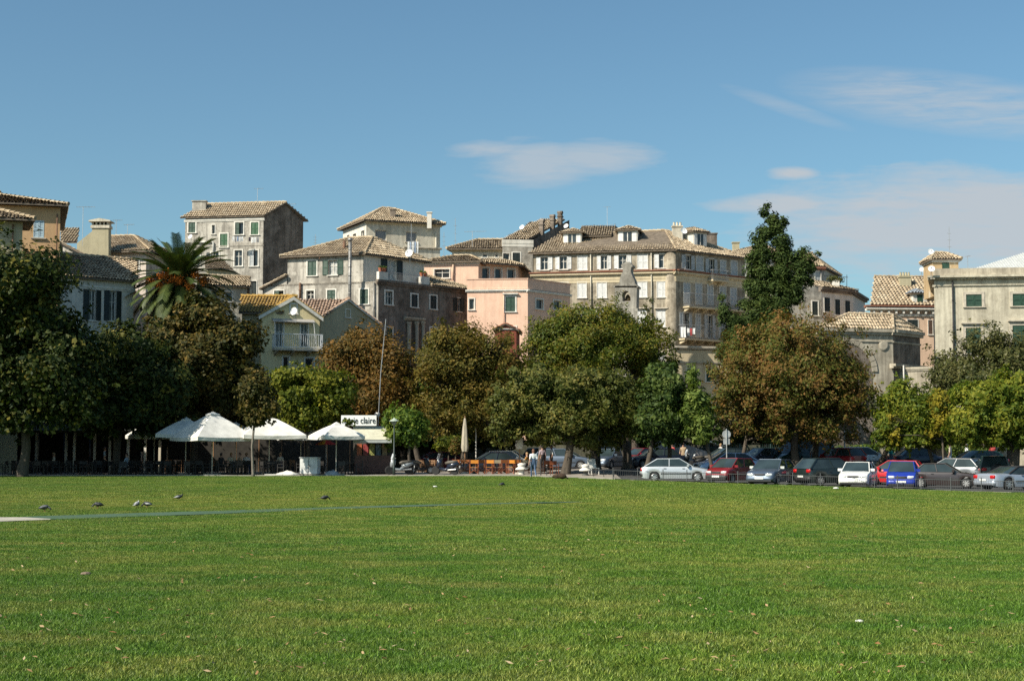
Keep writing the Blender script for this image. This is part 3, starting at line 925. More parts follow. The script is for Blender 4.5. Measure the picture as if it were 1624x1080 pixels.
# --- its lower wing with the sagging eave
h = House('ochre_wing', 'low ochre wing with a sagging tiled eave in front of the orange house', (36, 352, 100), 'house')
B = h.k(); A = h.c(-130, 346); C = B+bk(B, 3.2); D = A+bk(A, 3.2)
h.block(A, B, C, D, M_OLIVE, front=[(-60, 380, -40, 410, 'closed', G)])
r, g = hip_roof(h.root, h.fp, h.z1+0.1, 0.75, 1.0, 0, 2.0, M_TILE_PALE)
h.F.pipe(21, 356, 420, 0.05, M_PIPERUST)

# --- white house with dark shutters
h = House('white_shuttered_house', 'white house with two pairs of tall dark shutters beside the palm', (212, 448, 112), 'house')
B = h.k(); A = h.c(96, 439); C = B+bk(B, 9); D = A+bk(A, 9)
h.block(A, B, C, D, M_WHITEW, front=[(132, 460, 160, 508, 'open', mixd(GD, f=0.31, swing=0.25)), (165, 461, 192, 509, 'open', mixd(GD, f=0.31, swing=0.25)),
        (132, 545, 160, 590, 'open', mixd(GD, f=0.31)), (165, 545, 192, 590, 'open', mixd(GD, f=0.31)),
        (100, 655, 118, 715, 'dark', {}), (134, 655, 154, 715, 'dark', {}), (168, 655, 190, 715, 'dark', {})], right=[(214, 490, 222, 530, 'closed', G)])
h.F.band(h.z1-0.75, 0.28, 0.09, M_TRIM)
r, g = hip_roof(h.root, h.fp, h.z1+0.05, 0.4, 2.2, 0, 0, M_TILE)
for px, w in ((154, 0.55), (166, 0.45)):
    chimney(r, (P(px, 425, 114).x, 115, P(px, 425, 114).z), w, 0.5, 0.9 if px < 160 else 0.6, M_GREYDARK)

def shade_panel(h, u0, u1, z1=3.3, bays=3):  # added dark panels and panes: shade put over the pale ground floors
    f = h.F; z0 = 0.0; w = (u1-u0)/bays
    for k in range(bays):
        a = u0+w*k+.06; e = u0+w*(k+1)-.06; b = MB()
        b.extrude([f.pt(a, z0, .12), f.pt(e, z0, .12), f.pt(e, z1, .12), f.pt(a, z1, .12)], tuple(-f.n.to_3d()*.1)); q = b.build('shopfront', M_SHADEPANEL, h.root)
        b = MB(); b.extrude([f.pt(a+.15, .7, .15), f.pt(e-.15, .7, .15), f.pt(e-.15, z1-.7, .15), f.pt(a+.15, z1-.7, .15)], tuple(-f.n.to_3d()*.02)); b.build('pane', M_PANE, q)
shade_panel(h, 0.1, h.F.W-0.1, 3.3, 3)
shade_panel(ORANGE_H, 0.1, ORANGE_H.F.W-0.1, 3.3, 5)

# --- grey gable wall behind it with an air conditioner
h = House('grey_gabled_house', 'grey house with a long tile-coped sloping gable above the white house', (100, 384, 126), 'house')
A = h.k(); B = V2(P(206, 450, 124).x, 124.0); C = B+V2(-2.3, 9); D = A+V2(-2.3, 9)
zlow = P(206, 446, 124).z
h.z1 = zlow
h.block(A, B, C, D, M_GREY, front=[(170, 421, 175, 430, 'dark', {'trim': None, 'sill': False})], tops={'F': [(0, zlow), ((B-A).length, zlow), (0, P(97, 384, 126).z)]})
za = P(97, 383, 126).z+0.1
pa, pb = Vector((A.x-0.5, A.y-0.3, za)), Vector((B.x+0.3, B.y-0.3, zlow+0.1))
roof(h.root, [[pb, pb+Vector((-2.3, 9, 0)), pa+Vector((-2.3, 9, 0)), pa]], M_TILE)
AC = empty('air_conditioner', P(99, 411, 125.6), 0, 'white air conditioner box on the grey gable wall by the orange house', 'air conditioner')
b = MB(); b.box((-0.26, -0.45, 0), (0.26, -0.05, 0.62)); b.build('casing', mat('appliance_white', (0.75, 0.75, 0.72), 0.5), AC, (0, 0, 0))
b = MB(); b.lathe([(0.2, 0), (0.2, 0.02)], 12, (0, 0, 0), Matrix.Translation((0, -0.45, 0.31)) @ Matrix.Rotation(R(90), 4, 'X')); b.build('fan_grille', M_IRON, AC, (0, 0, 0))
for sx in (-.23, .23):
    b = MB(); b.box((sx-.03, -0.4, -0.12), (sx+.03, 0.3, 0)); b.build('bracket', M_STEEL, AC, (0, 0, 0))

# --- pinkish house with the big hooded chimney
h = House('pinkish_house', 'pinkish white house with a big hooded chimney and a spreading tiled roof', (232, 400, 131), 'house')
B = h.k(); A = h.c(158, 402); C = B+V2(1.5, 8); D = A+V2(-1.5, 8)
h.block(A, B, C, D, M_PINKW, front=[(212, 413, 220, 426, 'closed', GD)], mr=M_GREY)
r, g = hip_roof(h.root, h.fp, h.z1+0.05, 0.7, 2.0, 0.0, 3.0, M_TILE)
zc = P(160, 366, 130).z
b = MB()   # gable shoulder wall with the broad chimney, carved as one stack
e = [P(122, 430, 130.0), P(172, 430, 130.0), P(172, 358, 130.0), P(146, 358, 130.0), P(146, 367, 130.0), P(122, 386, 130.0)]
b.extrude(e, (0, 0.9, 0)); b.build('chimney_wall', M_OLIVE, r)
b = MB()
x0, x1 = P(145, 357, 130).x, P(173, 357, 130).x; z0 = P(145, 357.5, 130).z
b.box((x0-0.05, 129.9, z0-0.25), (x1+0.05, 131, z0))
for k in range(5):
    xx = x0+0.12+(x1-x0-0.24)*k/4; b.box((xx-0.07, 129.95, z0), (xx+0.07, 130.95, z0+0.3))
b.extrude([Vector((x0-0.2, 129.7, z0+0.3)), Vector((x1+0.2, 129.7, z0+0.3)), Vector((x1+0.15, 129.7, z0+0.42)), Vector(((x0+x1)/2, 129.7, z0+0.6)), Vector((x0-0.15, 129.7, z0+0.42))], (0, 1.5, 0))
b.build('chimney', M_CREAM, r)
b = MB(); b.extrude([P(128, 363, 134), P(97, 363, 134), P(97, 384, 132), P(128, 384, 132)][::-1], (0, 0, -0.15)); 
roof(h.root, [[P(96, 384, 132), P(122, 384, 132), P(126, 362, 135), P(96, 362, 135)]], M_TILE_PALE, name='roof')

# --- tall grey house on the hill with a gable render darkened for its shade
h = House('tall_grey_house', 'tall grey tenement with green windows, laundry and a dark windowless gable', (418, 344, 160), 'house')
B = h.k(); A = h.c(294, 347); C = h.c(481, 351.5); D = A+(C-B)
ZZ = [(299, 353, 310, 369, 'closed', mixd(G, tw=0.14)), (336, 357, 341, 371, 'dark', {'tw': 0.08}), (373, 353, 386, 372, 'half', mixd(G, tw=0.12)), (398, 353, 410, 372, 'closed', mixd(GM, tw=0.12)),
      (349, 371, 361, 392, 'closed', mixd(GM, tw=0.13)), (372, 397, 384, 422, 'glass', {}), (396, 397, 409, 422, 'half', mixd(GY)), (394, 446, 407, 470, 'door', mixd(GD, tw=0.08)),
      (305, 397, 317, 420, 'closed', G), (335, 400, 347, 422, 'glass', {}), (330, 448, 344, 470, 'closed', G), (300, 500, 315, 525, 'closed', G), (350, 500, 365, 525, 'closed', G), (395, 500, 410, 525, 'closed', G)]
wr = (C-B).length; rise = 1.75
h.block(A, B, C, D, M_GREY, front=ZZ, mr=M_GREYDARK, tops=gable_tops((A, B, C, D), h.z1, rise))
h.F.band(h.z1-0.42, 0.3, 0.12, M_TRIM)
h.F.band(h.F.uz(380, 391)[1], 0.14, 0.05, M_GREY, 'string_course')
r, g = hip_roof(h.root, h.fp, h.z1+0.1, 0.32, rise, 0, 0, M_TILE)
zc = P(316, 338, 162).z
chimney(r, (P(316, 330, 162).x, 162.2, zc), 1.5, 0.7, 1.25, M_GREY)
b = MB(); u0, zp = h.F.uz(308, 384.5); u1, _ = h.F.uz(339, 384.5); _, zq = h.F.uz(339, 408)
b.sm = True; b.tube([h.F.pt(u0, zp, .15), h.F.pt(u1-0.1, zp, .15), h.F.pt(u1, zp-0.1, .15), h.F.pt(u1, zq, .15)], 0.09, 8); b.build('drainpipe', mat('pipe_white', (0.66, 0.64, 0.58), 0.6), h.root)
TALL = h

# --- tiled sheds between palm and tall house
h = House('tiled_outhouse', 'low beige house with two stepped tiled roofs right of the palm', (392, 455, 140), 'house')
B = h.k(); A = h.c(322, 452); C = B+bk(B, 7); D = A+bk(A, 7)
h.block(A, B, C, D, M_CREAM, front=[(357, 463, 368, 478, 'dark', {}), (335, 462, 345, 476, 'dark', {})])
r, g = hip_roof(h.root, h.fp, h.z1, 0.4, 1.3, 0, 0, M_TILE)
roof(h.root, [[P(325, 424, 150), P(370, 428, 150), P(352, 410, 155), P(325, 408, 155)]], M_TILE, name='roof')
b = MB(); b.box((P(326, 430, 150).x, 150.4, h.z1), (P(368, 430, 150).x, 155, P(340, 427, 150).z)); b.build('upper_wall', M_OLIVE, h.root)

# --- yellow house with balcony
h = House('yellow_house', 'yellow gabled house with an ochre roof, balcony and satellite dish above umbrellas', (415, 499, 116), 'house')
A = h.k(); B = h.c(507, 502); back = V2(-0.4, 1.0)*9
C = B+V2(-3.6, 10); D = A+V2(-3.6, 10)
ap = h.F if hasattr(h, 'F') else None
h.F = Facade(h.root, A, B, h.root.location.z-0.3, h.z1)
ua, zap = h.F.uz(465, 472)
FR = [(437, 511, 449, 550, 'glass', mixd(tw=0.1, sill=False)), (477, 513, 488, 550, 'glass', mixd(tw=0.1, sill=False)), (449, 566, 458, 584, 'dark', {}), (484, 568, 497, 586, 'dark', {}), (430, 640, 455, 700, 'dark', {}), (470, 640, 495, 700, 'dark', {})]
h.block(A, B, C, D, M_YELLOW, front=FR, tops={'F': [(0, h.z1), (h.F.W, h.z1), (ua, zap)], 'B': [(0, h.z1), (h.F.W, h.z1), (h.F.W-ua, zap)]}, left=[(392, 510, 402, 525, 'dark', {})])
dv = Vector((-3.6, 10, 0))
a3, b3, p3 = h.F.pt(-0.25, h.z1-0.12, 0.12), h.F.pt(h.F.W+0.25, h.z1-0.12, 0.12), h.F.pt(ua, zap+0.06, 0.12)
r = roof(h.root, [[a3+dv, a3, p3, p3+dv]], M_TILE_YEL, ridges=[(p3, p3+dv)], under=M_TRIM)
roof(h.root, [[b3, b3+dv, p3+dv, p3]], M_TILE_YEL, under=M_TRIM)
b = MB()
for q0, q1 in ((a3, p3), (p3, b3)):
    nn = h.F.n.to_3d()*0.1
    b.extrude([q0+nn, q1+nn, q1+nn+Vector((0, 0, -0.28)), q0+nn+Vector((0, 0, -0.28))], tuple(-nn*0.9))
b.build('gable_trim', M_TRIM, h.root)
h.F.window(*[h.F.uz(461, 490)[0], h.F.uz(470, 490)[0], h.F.uz(465, 497)[1], h.F.uz(465, 483)[1], 'dark', {'tw': 0.12}])
bal = h.F.balcony(431, 508, 531.5, 553, 1.0, mat('rail_white', (0.62, 0.64, 0.66), 0.5))
u0, za = h.F.uz(431, 506); u1, zb = h.F.uz(497, 508)
b = MB(); b.extrude([h.F.pt(u0, za, 0), h.F.pt(u1, za, 0), h.F.pt(u1, za-0.25, 0.6), h.F.pt(u0, za-0.25, 0.6)], (0, 0, 0.06)); b.build('awning', mat('awning_roll', (0.35, 0.33, 0.3), 0.8), h.root)
b = MB()
for uu in (u0+0.1, u1-0.1): b.tube([h.F.pt(uu, za-0.2, 0.55), h.F.pt(uu+0.1, za-2.0, 0.9)], 0.02, 5)
b.build('awning_arm', M_STEEL, h.root)
YEL = h
shade_panel(h, 0.05, h.F.W-0.05, 3.4, 3)
# its cross wing to the left, ridge parallel to the square
ze, zr_ = P(400, 496, 116.6).z, P(420, 470.5, 119.6).z
xa, xb = P(383, 496, 116.6).x, P(461, 496, 116.6).x
roof(h.root, [[Vector((xa-.2, 116.4, ze)), Vector((xb-.6, 116.4, ze)), Vector((xb+.1, 119.6, zr_)), Vector((P(382, 470, 119.6).x, 119.6, zr_))]], M_TILE_YEL, ridges=[(Vector((P(382, 470, 119.6).x, 119.6, zr_)), Vector((xb+.1, 119.6, zr_)))])
wf = Facade(h.root, V2(xa, 116.8), V2(xb-1.4, 116.8), -0.2, ze); wf.wall(M_OLIVE, [(391, 508, 401, 524, 'dark', {'tw': .08})], name='wing_wall')
Facade(h.root, V2(xa-0.6, 122), V2(xa, 116.8), -0.2, ze).wall(M_OLIVE, name='wing_wall')

# --- twin gable beside it
h = House('olive_gabled_house', 'olive gabled house with a new pink tile roof beside the yellow house', (508, 502, 119), 'house')
A = h.k(); B = h.c(601, 513); C = B+V2(-3.0, 10); D = A+V2(-3.0, 10)
h.F = Facade(h.root, A, B, 0, h.z1); ua, zap = h.F.uz(551, 476)
h.block(A, B, C, D, M_OLIVE, front=[(519, 560, 530, 580, 'dark', {}), (560, 560, 571, 580, 'dark', {})], tops={'F': [(0, h.z1), (h.F.W, h.z1), (ua, zap)], 'B': [(0, h.z1), (h.F.W, h.z1), (h.F.W-ua, zap)]})
h.F.window(*[h.F.uz(548, 497)[0], h.F.uz(555, 497)[0], h.F.uz(551, 503)[1], h.F.uz(551, 491)[1], 'glass', {'tw': 0.06, 'bars': False}])
dv = Vector((-3.0, 10, 0))
a3, b3, p3 = h.F.pt(-0.25, h.z1-0.1, 0.12), h.F.pt(h.F.W+0.25, h.z1-0.1, 0.12), h.F.pt(ua, zap+0.06, 0.12)
roof(h.root, [[a3+dv, a3, p3, p3+dv]], M_TILE_PINK, ridges=[(p3, p3+dv)], under=M_TRIM)
roof(h.root, [[b3, b3+dv, p3+dv, p3]], M_TILE_PINK, under=M_TRIM)

za_, zb_ = P(507, 503, 118.6).z, P(515, 475, 122.4).z
roof(h.root, [[P(500, 503, 118.6), P(512, 503, 118.6), Vector((P(551, 475, 122.4).x, 122.4, zb_)), Vector((P(470, 475, 122.4).x, 122.4, zb_))]], M_TILE_PINK)

# --- grey tenement with the terrace
h = House('grey_terrace_house', 'weathered grey house with green shutters, a steel flue and a roof terrace', (600, 446, 135), 'house')
B = h.k(); A = h.c(418, 452); C = h.c(745, 462); D = A+(C-B)
FR = [(435, 461, 450, 470, 'half', mixd(G, tw=0.1)), (486, 461, 498, 477, 'glass', {}), (519, 460, 532, 475, 'closed', G), (571, 459, 584, 482, 'closed', G),
      (450, 520, 462, 545, 'closed', G), (530, 520, 542, 545, 'closed', G), (576, 520, 588, 545, 'closed', G)]
RT = [(611, 462, 622, 483, 'glass', {'tw': 0.14}), (652, 467, 662, 487, 'closed', GD), (682, 469, 692, 490, 'closed', GD), (719, 473, 736, 494, 'open', mixd(GD, f=0.34)),
      (612, 520, 622, 545, 'closed', G), (682, 520, 692, 542, 'closed', GD), (720, 520, 730, 542, 'closed', GD)]
h.block(A, B, C, D, M_GREY, front=FR, right=RT, mr=M_GREYDARK)  # right wall darker than the front: its shade is in the render
TER = h
h.Rt.band(h.z1-0.25, 0.4, 0.25, M_GREYDARK)
h.F.pipe(594, 448, 540, 0.06)
# upper storey set back on the terrace
zt = P(575, 404, 135.4).z; fy = h.F.u
uA = h.F.uz(455, 430)[0]; uB = h.F.uz(576, 430)[0]
A2 = h.F.A+h.F.u*uA+(-h.F.n)*0.15; B2 = h.F.A+h.F.u*uB+(-h.F.n)*0.15
rt = (C-B).normalized()
C2 = B2+rt*7.6; D2 = A2+rt*7.6
F2 = Facade(h.root, A2, B2, h.z1-0.02, zt); R2_ = Facade(h.root, B2, C2, h.z1-0.02, zt)
F2.wall(M_GREY, [(488, 414, 502, 437, 'closed', G), (512, 413, 544, 436, 'open', mixd(G, f=0.27, glass=M_CURTAIN, frame=True, tw=0.06))], name='upper_wall')
R2_.wall(M_WHITEW, [(604, 412, 638, 443, 'open', mixd(GD, f=0.27, sill=False, glass=M_CURTAIN))], name='upper_wall')
Facade(h.root, C2, D2, h.z1-0.02, zt).wall(M_GREY, name='upper_wall'); Facade(h.root, D2, A2, h.z1-0.02, zt).wall(M_GREY, name='upper_wall')
r, g = hip_roof(h.root, (A2, B2, C2, D2), zt+0.08, 0.45, 2.0, 3.0, 2.2, M_TILE)
# lean-to roof on the left
q0, q1 = h.F.pt(0.0, P(417, 452, 135).z+0.1, 0.3), h.F.pt(uA, P(455, 431, 135).z, 0.3)
bk = (-h.F.n.to_3d())*4
roof(h.root, [[q0+bk+Vector((-0.3,0,-.1)), q0+Vector((-0.3,0,-.1)), q1, q1+bk]], M_TILE)
b = MB(); b.face([h.F.pt(0, h.z1, -0.02), h.F.pt(uA, h.z1, -0.02), h.F.pt(uA, P(455, 432, 135).z, -0.02), h.F.pt(0, h.z1+0.05, -0.02)]); b.build('gable_wall', M_GREY, h.root)
# terrace floor, parapet blocks and rail
b = MB(); b.extrude([Vector((p.x, p.y, h.z1)) for p in (A, B, C, D)], (0, 0, -0.2)); b.build('terrace_floor', M_TRIMSTONE, h.root)
b = MB()
for u0, u1, hh in ((-0.0, 1.1, 0.75), (5.3, 6.4, 0.75)):
    p = [h.Rt.pt(u0, h.z1+0.14, 0.1), h.Rt.pt(u1, h.z1+0.14, 0.1), h.Rt.pt(u1, h.z1+0.14, -0.25), h.Rt.pt(u0, h.z1+0.14, -0.25)]
    b.extrude(p, (0, 0, hh))
b.build('parapet', M_WHITEW, h.root)
b = MB()
for z in (0.25, 0.95): b.tube([h.Rt.pt(1.1, h.z1+z, 0), h.Rt.pt(5.3, h.z1+z, 0)], 0.025, 5)
for k in range(29): b.tube([h.Rt.pt(1.1+4.2*k/28, h.z1+0.14, 0), h.Rt.pt(1.1+4.2*k/28, h.z1+0.95, 0)], 0.012, 4)
b.build('railing', M_RAILGREY, h.root)
# roof over the rest of the right wing
L = h.Rt.W; e0, e1 = h.Rt.pt(6.4, h.z1+0.12, 0.45), h.Rt.pt(L+0.4, h.z1+0.12, 0.45)
t0, t1 = h.Rt.pt(5.6, h.z1+1.9, -4.2), h.Rt.pt(L-3.5, h.z1+1.9, -4.2)
roof(h.root, [[e0, e1, t1, t0]], M_TILE_PALE, ridges=[(e1, t1)])
# steel flue and its smaller neighbour
b = MB(); b.sm = True; pz0, pz1 = P(555, 480, 134.6).z, P(555, 383, 134.6).z; xx = P(555, 430, 134.6).x
b.tube([(xx, 134.55, pz0-3), (xx, 134.55, pz1)], 0.15, 10); b.tube([(xx, 134.55, pz1), (xx, 134.55, pz1+0.08), (xx, 134.55, pz1+0.3)], [0.17, 0.24, 0.2], 10)
for k in range(1, 7): b.tube([(xx, 134.55, pz0+(pz1-pz0)*k/7), (xx, 134.55, pz0+(pz1-pz0)*k/7+0.08)], 0.17, 10)
b.build('flue', M_PIPE, h.root)
b = MB(); b.sm = True; xx = P(546, 392, 137).x; b.tube([(xx, 137, P(546, 404, 137).z), (xx, 137, P(546, 382, 137).z)], 0.14, 8); b.build('flue', M_PIPERUST, r)
h.F.pipe(477, 449, 475, 0.1, M_PIPERUST); h.F.pipe(508, 407, 412, 0.05, M_PIPERUST)
# classical doorway below on the dark side
h.Rt.band(h.Rt.uz(657, 509)[1], 0.3, 0.3, M_STONE, 'door_cornice', h.Rt.uz(640, 510)[0], h.Rt.uz(672, 510)[0])
b = MB()
for px in (645, 657, 667):
    u, z = h.Rt.uz(px, 511); b.lathe([(0.22, z-4.0), (0.2, z-3.8), (0.17, z-0.3), (0.24, z-0.1), (0.24, z)], 10, tuple(h.Rt.pt(u, 0, 0.35)))
b.build('doorway_columns', M_STONE, h.root)

# --- white house behind with the hipped roof
h = House('white_hipped_house', 'cream house with hipped roof and shuttered grey windows behind the terrace house', (581, 351, 165), 'house')
A = h.k(); B = h.c(698, 357); D = h.c(544, 365.5); C = B+(D-A)*0.9
h.block(A, B, C, D, M_CREAM, front=[(595, 365, 613, 382, 'dark', {'trim': None, 'glass': mat('blind_grey', (0.2, 0.21, 0.22), 0.6)}), (644, 368, 661, 384, 'dark', {'trim': None, 'glass': mat('blind_grey', (0.2, 0.21, 0.22), 0.6)})],
        left=[(560, 371, 565, 382, 'dark', {'tw': 0.05}), (573, 366, 578, 383, 'dark', {'tw': 0.05}), (551, 373, 554, 386, 'dark', {'tw': .05})], ml=M_WHITEW)  # left wall paler than the front: the sun on it is in the colour
r, g = hip_roof(h.root, h.fp, h.z1+0.08, 0.5, 2.1, 3.2, 4.2, M_TILE)
h.F.band(h.z1-0.28, 0.25, 0.18, M_BAND)
for px, py, w, hh in ((623, 344, 0.6, 0.75), (681, 346, 0.5, 0.55)):
    p = P(px, py, 167); chimney(r, p, w, 0.5, hh, M_GREYDARK if px < 650 else M_WHITEW)
h.F.band(h.F.uz(690, 396)[1], 0.2, 0.2, M_TRIMSTONE, 'ledge', h.F.uz(640, 396)[0], None)
u = h.F.uz(691, 380)[0]; b = MB(); b.tube([h.F.pt(u, h.F.uz(691, 393)[1], .15), h.F.pt(u, h.F.uz(691, 370)[1], .15)], 0.1, 8); b.build('drainpipe', mat('pipe_cream', (0.62, 0.57, 0.46), 0.7), h.root)

# --- pink house
h = House('pink_house', 'salmon pink house with white banding, flat parapets and green shutters', (837, 443, 140), 'house')
B = h.k(); A = h.c(741, 444); C = h.c(904, 451.5); D = A+(C-B)
FR = [(802, 471, 817, 494, 'closed', mixd(G, tw=0.14, hood=True, hoodm=M_TRIM)), (744, 474, 752, 491, 'dark', {'tw': 0.1}), (804, 519, 818, 545, 'closed', mixd(G, tw=0.14))]
RT = [(850, 475, 861, 490, 'dark', {'tw': 0.12}), (878, 477, 889, 491, 'dark', {'tw': 0.12}), (850, 520, 861, 540, 'closed', G)]
h.block(A, B, C, D, M_PINK, front=FR, right=RT)
for f in (h.F, h.Rt): f.band(f.uz(800 if f is h.F else 870, 463 if f is h.F else 467)[1], 0.22, 0.16, M_TRIM)
b = MB(); b.extrude([Vector((p.x, p.y, h.z1-0.9)) for p in (A, B, C, D)], (0, 0, -0.15)); b.build('flat_roof', M_PEACH, h.root)
for f in (h.F, h.Rt): f.band(h.z1-0.02, 0.12, 0.06, M_PINK, 'coping')
h.F.pipe(799, 464, 540, 0.05, M_PINK)
# upper storey, set back
z2 = P(760, 416, 148).z
A2 = V2(P(673, 418, 148).x, 148); B2 = V2(P(759, 417, 148).x, 147.2); C2 = B2+V2(0.6, 6); D2 = A2+V2(0.6, 6)
f = Facade(h.root, A2, B2, 0, z2); f.wall(M_PINK, [(689, 427, 713, 441, 'glass', {'tw': 0.08})], name='upper_wall'); Facade(h.root, D2, A2, 0, z2).wall(M_PINK, name='upper_wall'); Facade(h.root, B2, C2, 0, z2).wall(M_PINK, name='upper_wall')
f.band(z2-0.28, 0.25, 0.12, M_TRIM); f.pipe(719, 418, 445, 0.07, M_PEACH)
hip_roof(h.root, (A2, B2, C2, D2), z2, 0.35, 0.95, 2.6, 1.2, M_TILE)
z3 = P(790, 419, 151).z
A3 = V2(B2.x, 150); B3 = V2(P(821, 420, 152).x, 152.5); C3 = B3+V2(0.6, 5); D3 = A3+V2(0.6, 5)
f = Facade(h.root, A3, B3, 0, z3); f.wall(M_PINK, [(764, 425, 775, 442, 'dark', {'tw': .12}), (785, 426, 795, 442, 'dark', {'tw': .12}), (805, 427, 816, 442, 'dark', {'tw': .12})], name='upper_wall'); Facade(h.root, B3, C3, 0, z3).wall(M_PINK, name='upper_wall')
r, g = hip_roof(h.root, (A3, B3, C3, D3), z3, 0.9, 0.7, 1.5, 1.5, M_TILE)

# --- small red gable peeping over the trees
h = House('red_gabled_shed', 'small red gabled shed in front of the pink house', (785, 522, 126), 'shed')
A = h.k(); B = V2(P(819, 526, 126).x, 126.3); C = B+V2(0.3, 5); D = A+V2(0.3, 5)
h.F = Facade(h.root, A, B, 0, h.z1); ua, zap = h.F.uz(801, 514.5)
h.block(A, B, C, D, stucco('render_red', (0.30, 0.09, 0.055), (0.2, 0.06, 0.04), 0.4, 0.2), tops={'F': [(0, h.z1), (h.F.W, h.z1), (ua, zap)]})
dv = Vector((0.3, 5, 0)); a3, b3, p3 = h.F.pt(-0.2, h.z1-0.06, 0.15), h.F.pt(h.F.W+0.2, h.z1-0.06, 0.15), h.F.pt(ua, zap+0.08, 0.15)
roof(h.root, [[a3+dv, a3, p3, p3+dv]], M_TILE_RED); roof(h.root, [[b3, b3+dv, p3+dv, p3]], M_TILE_RED)
h.F.band(h.z1-0.05, 0.12, 0.08, M_TRIM)

# --- grey house behind the pink one, with the stepped chimneys
h = House('chimneyed_house', 'grey house with three stepped chimneys on its sloping party wall behind the pink house', (845, 381, 157), 'house')
B = h.k(); A = h.c(797, 380); C = V2(P(903, 350, 168).x, 168); D = A+(C-B)
zr = P(902, 349, 168).z
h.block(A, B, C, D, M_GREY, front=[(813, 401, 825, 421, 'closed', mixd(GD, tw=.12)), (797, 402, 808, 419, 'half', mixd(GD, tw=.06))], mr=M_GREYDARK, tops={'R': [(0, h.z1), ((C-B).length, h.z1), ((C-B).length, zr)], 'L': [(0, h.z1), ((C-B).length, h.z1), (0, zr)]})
h.F.band(h.z1-0.75, 0.75, 0.06, M_WHITEW, 'parapet_band')
B3, A3_ = Vector((B.x, B.y, h.z1+0.05)), Vector((A.x, A.y, h.z1+0.05)); C3, D3 = Vector((C.x, C.y, zr+0.05)), Vector((D.x, D.y, zr+0.05))
r = roof(h.root, [[A3_, B3-h.F.u.to_3d()*0.5, C3-h.F.u.to_3d()*0.5, D3]], M_TILE)
for px, py, hh in ((864, 366, 0.75), (881, 358, 0.7), (893, 350.5, 0.55)):
    # stand on the party wall line
    u, z = h.Rt.uz(px, py); p = h.Rt.pt(u, z, -0.35)
    chimney(r, p, 0.5, 0.45, hh*0.8, M_GREYDARK, rz=yaw(h.Rt.u), cap='arch')
# glazed penthouse
Y = 163; b = MB(); b.box((P(830, 376, Y).x, Y, P(830, 379, Y).z-1), (P(853, 376, Y).x, Y+3, P(830, 367, Y).z)); b.build('penthouse', M_WHITEW, h.root)
b = MB()
for a_, c_ in ((833, 840), (843, 850)): b.box((P(a_, 372, Y).x, Y-0.03, P(a_, 376, Y).z), (P(c_, 372, Y).x, Y+0.05, P(c_, 368.5, Y).z))
b.build('window', M_PANE, h.root)
roof(h.root, [[P(822, 368, Y-0.6), P(858, 368, Y-0.6), P(866, 352, Y+4.5), P(840, 352, Y+4.5)]], M_TILE, name='roof')
# its lower left neighbour
h = House('low_grey_roofed_house', 'low pale house with a broad grey-brown roof behind the pink house', (798, 396, 158), 'house')
B = h.k(); A = h.c(717, 396); C = B+V2(1.4, 7); D = A+V2(1.4, 7)
h.block(A, B, C, D, M_CREAM, front=[(765, 403, 773, 408, 'dark', {'tw': .06}), (785, 403, 790, 408, 'dark', {'tw': .05})])
h.F.band(h.z1-0.22, 0.2, 0.15, M_BAND); hip_roof(h.root, h.fp, h.z1+0.04, 0.5, 1.5, 2.0, 0, M_TILE)

# --- the main apartment house
h = House('long_apartment_house', 'long four storey apartment house with white shutters, dormers and corner balconies', (1071, 398, 150))
B = h.k(); A = h.c(846, 403.5); C = h.c(1181, 411); D = A+V2(7.0, 10.5)
MAIN = h
top = lambda a, c, k='open', **o: (a, 405, c, 428, k, mixd(WH, tw=0.08, **o))
FR = [(850.6, 408, 876, 428, 'open', mixd(WH)), (881, 407, 906, 427, 'open', mixd(WH)), (916, 406, 931, 428, 'closed', mixd(WH, tw=.05)), (947, 406, 969, 427, 'open', mixd(WH)), (974, 405, 1001, 426, 'open', mixd(WH)),
      (1011, 404, 1027, 426, 'closed', mixd(WH, tw=.05)), (1038, 403.5, 1066, 425, 'open', mixd(WH, f=0.25)),
      (886, 448, 901, 472, 'closed', mixd(WH, tw=.05)), (916, 448, 930, 472, 'closed', mixd(WH, tw=.05)), (947, 448, 962, 472, 'closed', mixd(WH, tw=.05)), (1010, 447, 1026, 471, 'closed', mixd(WH, tw=.05)), (1042, 447, 1059, 471, 'closed', mixd(WH, tw=.05)),
      (1011, 492, 1025, 518, 'closed', mixd(WH, tw=.05, hood=True)), (1041, 492, 1057, 518, 'closed', mixd(WH, tw=.05, hood=True)), (947, 492, 962, 518, 'closed', mixd(WH, hood=True)), (916, 492, 930, 518, 'closed', mixd(WH, hood=True)),
      (1011, 560, 1026, 590, 'closed', WH), (1041, 560, 1058, 590, 'closed', WH), (947, 560, 962, 590, 'closed', WH)]
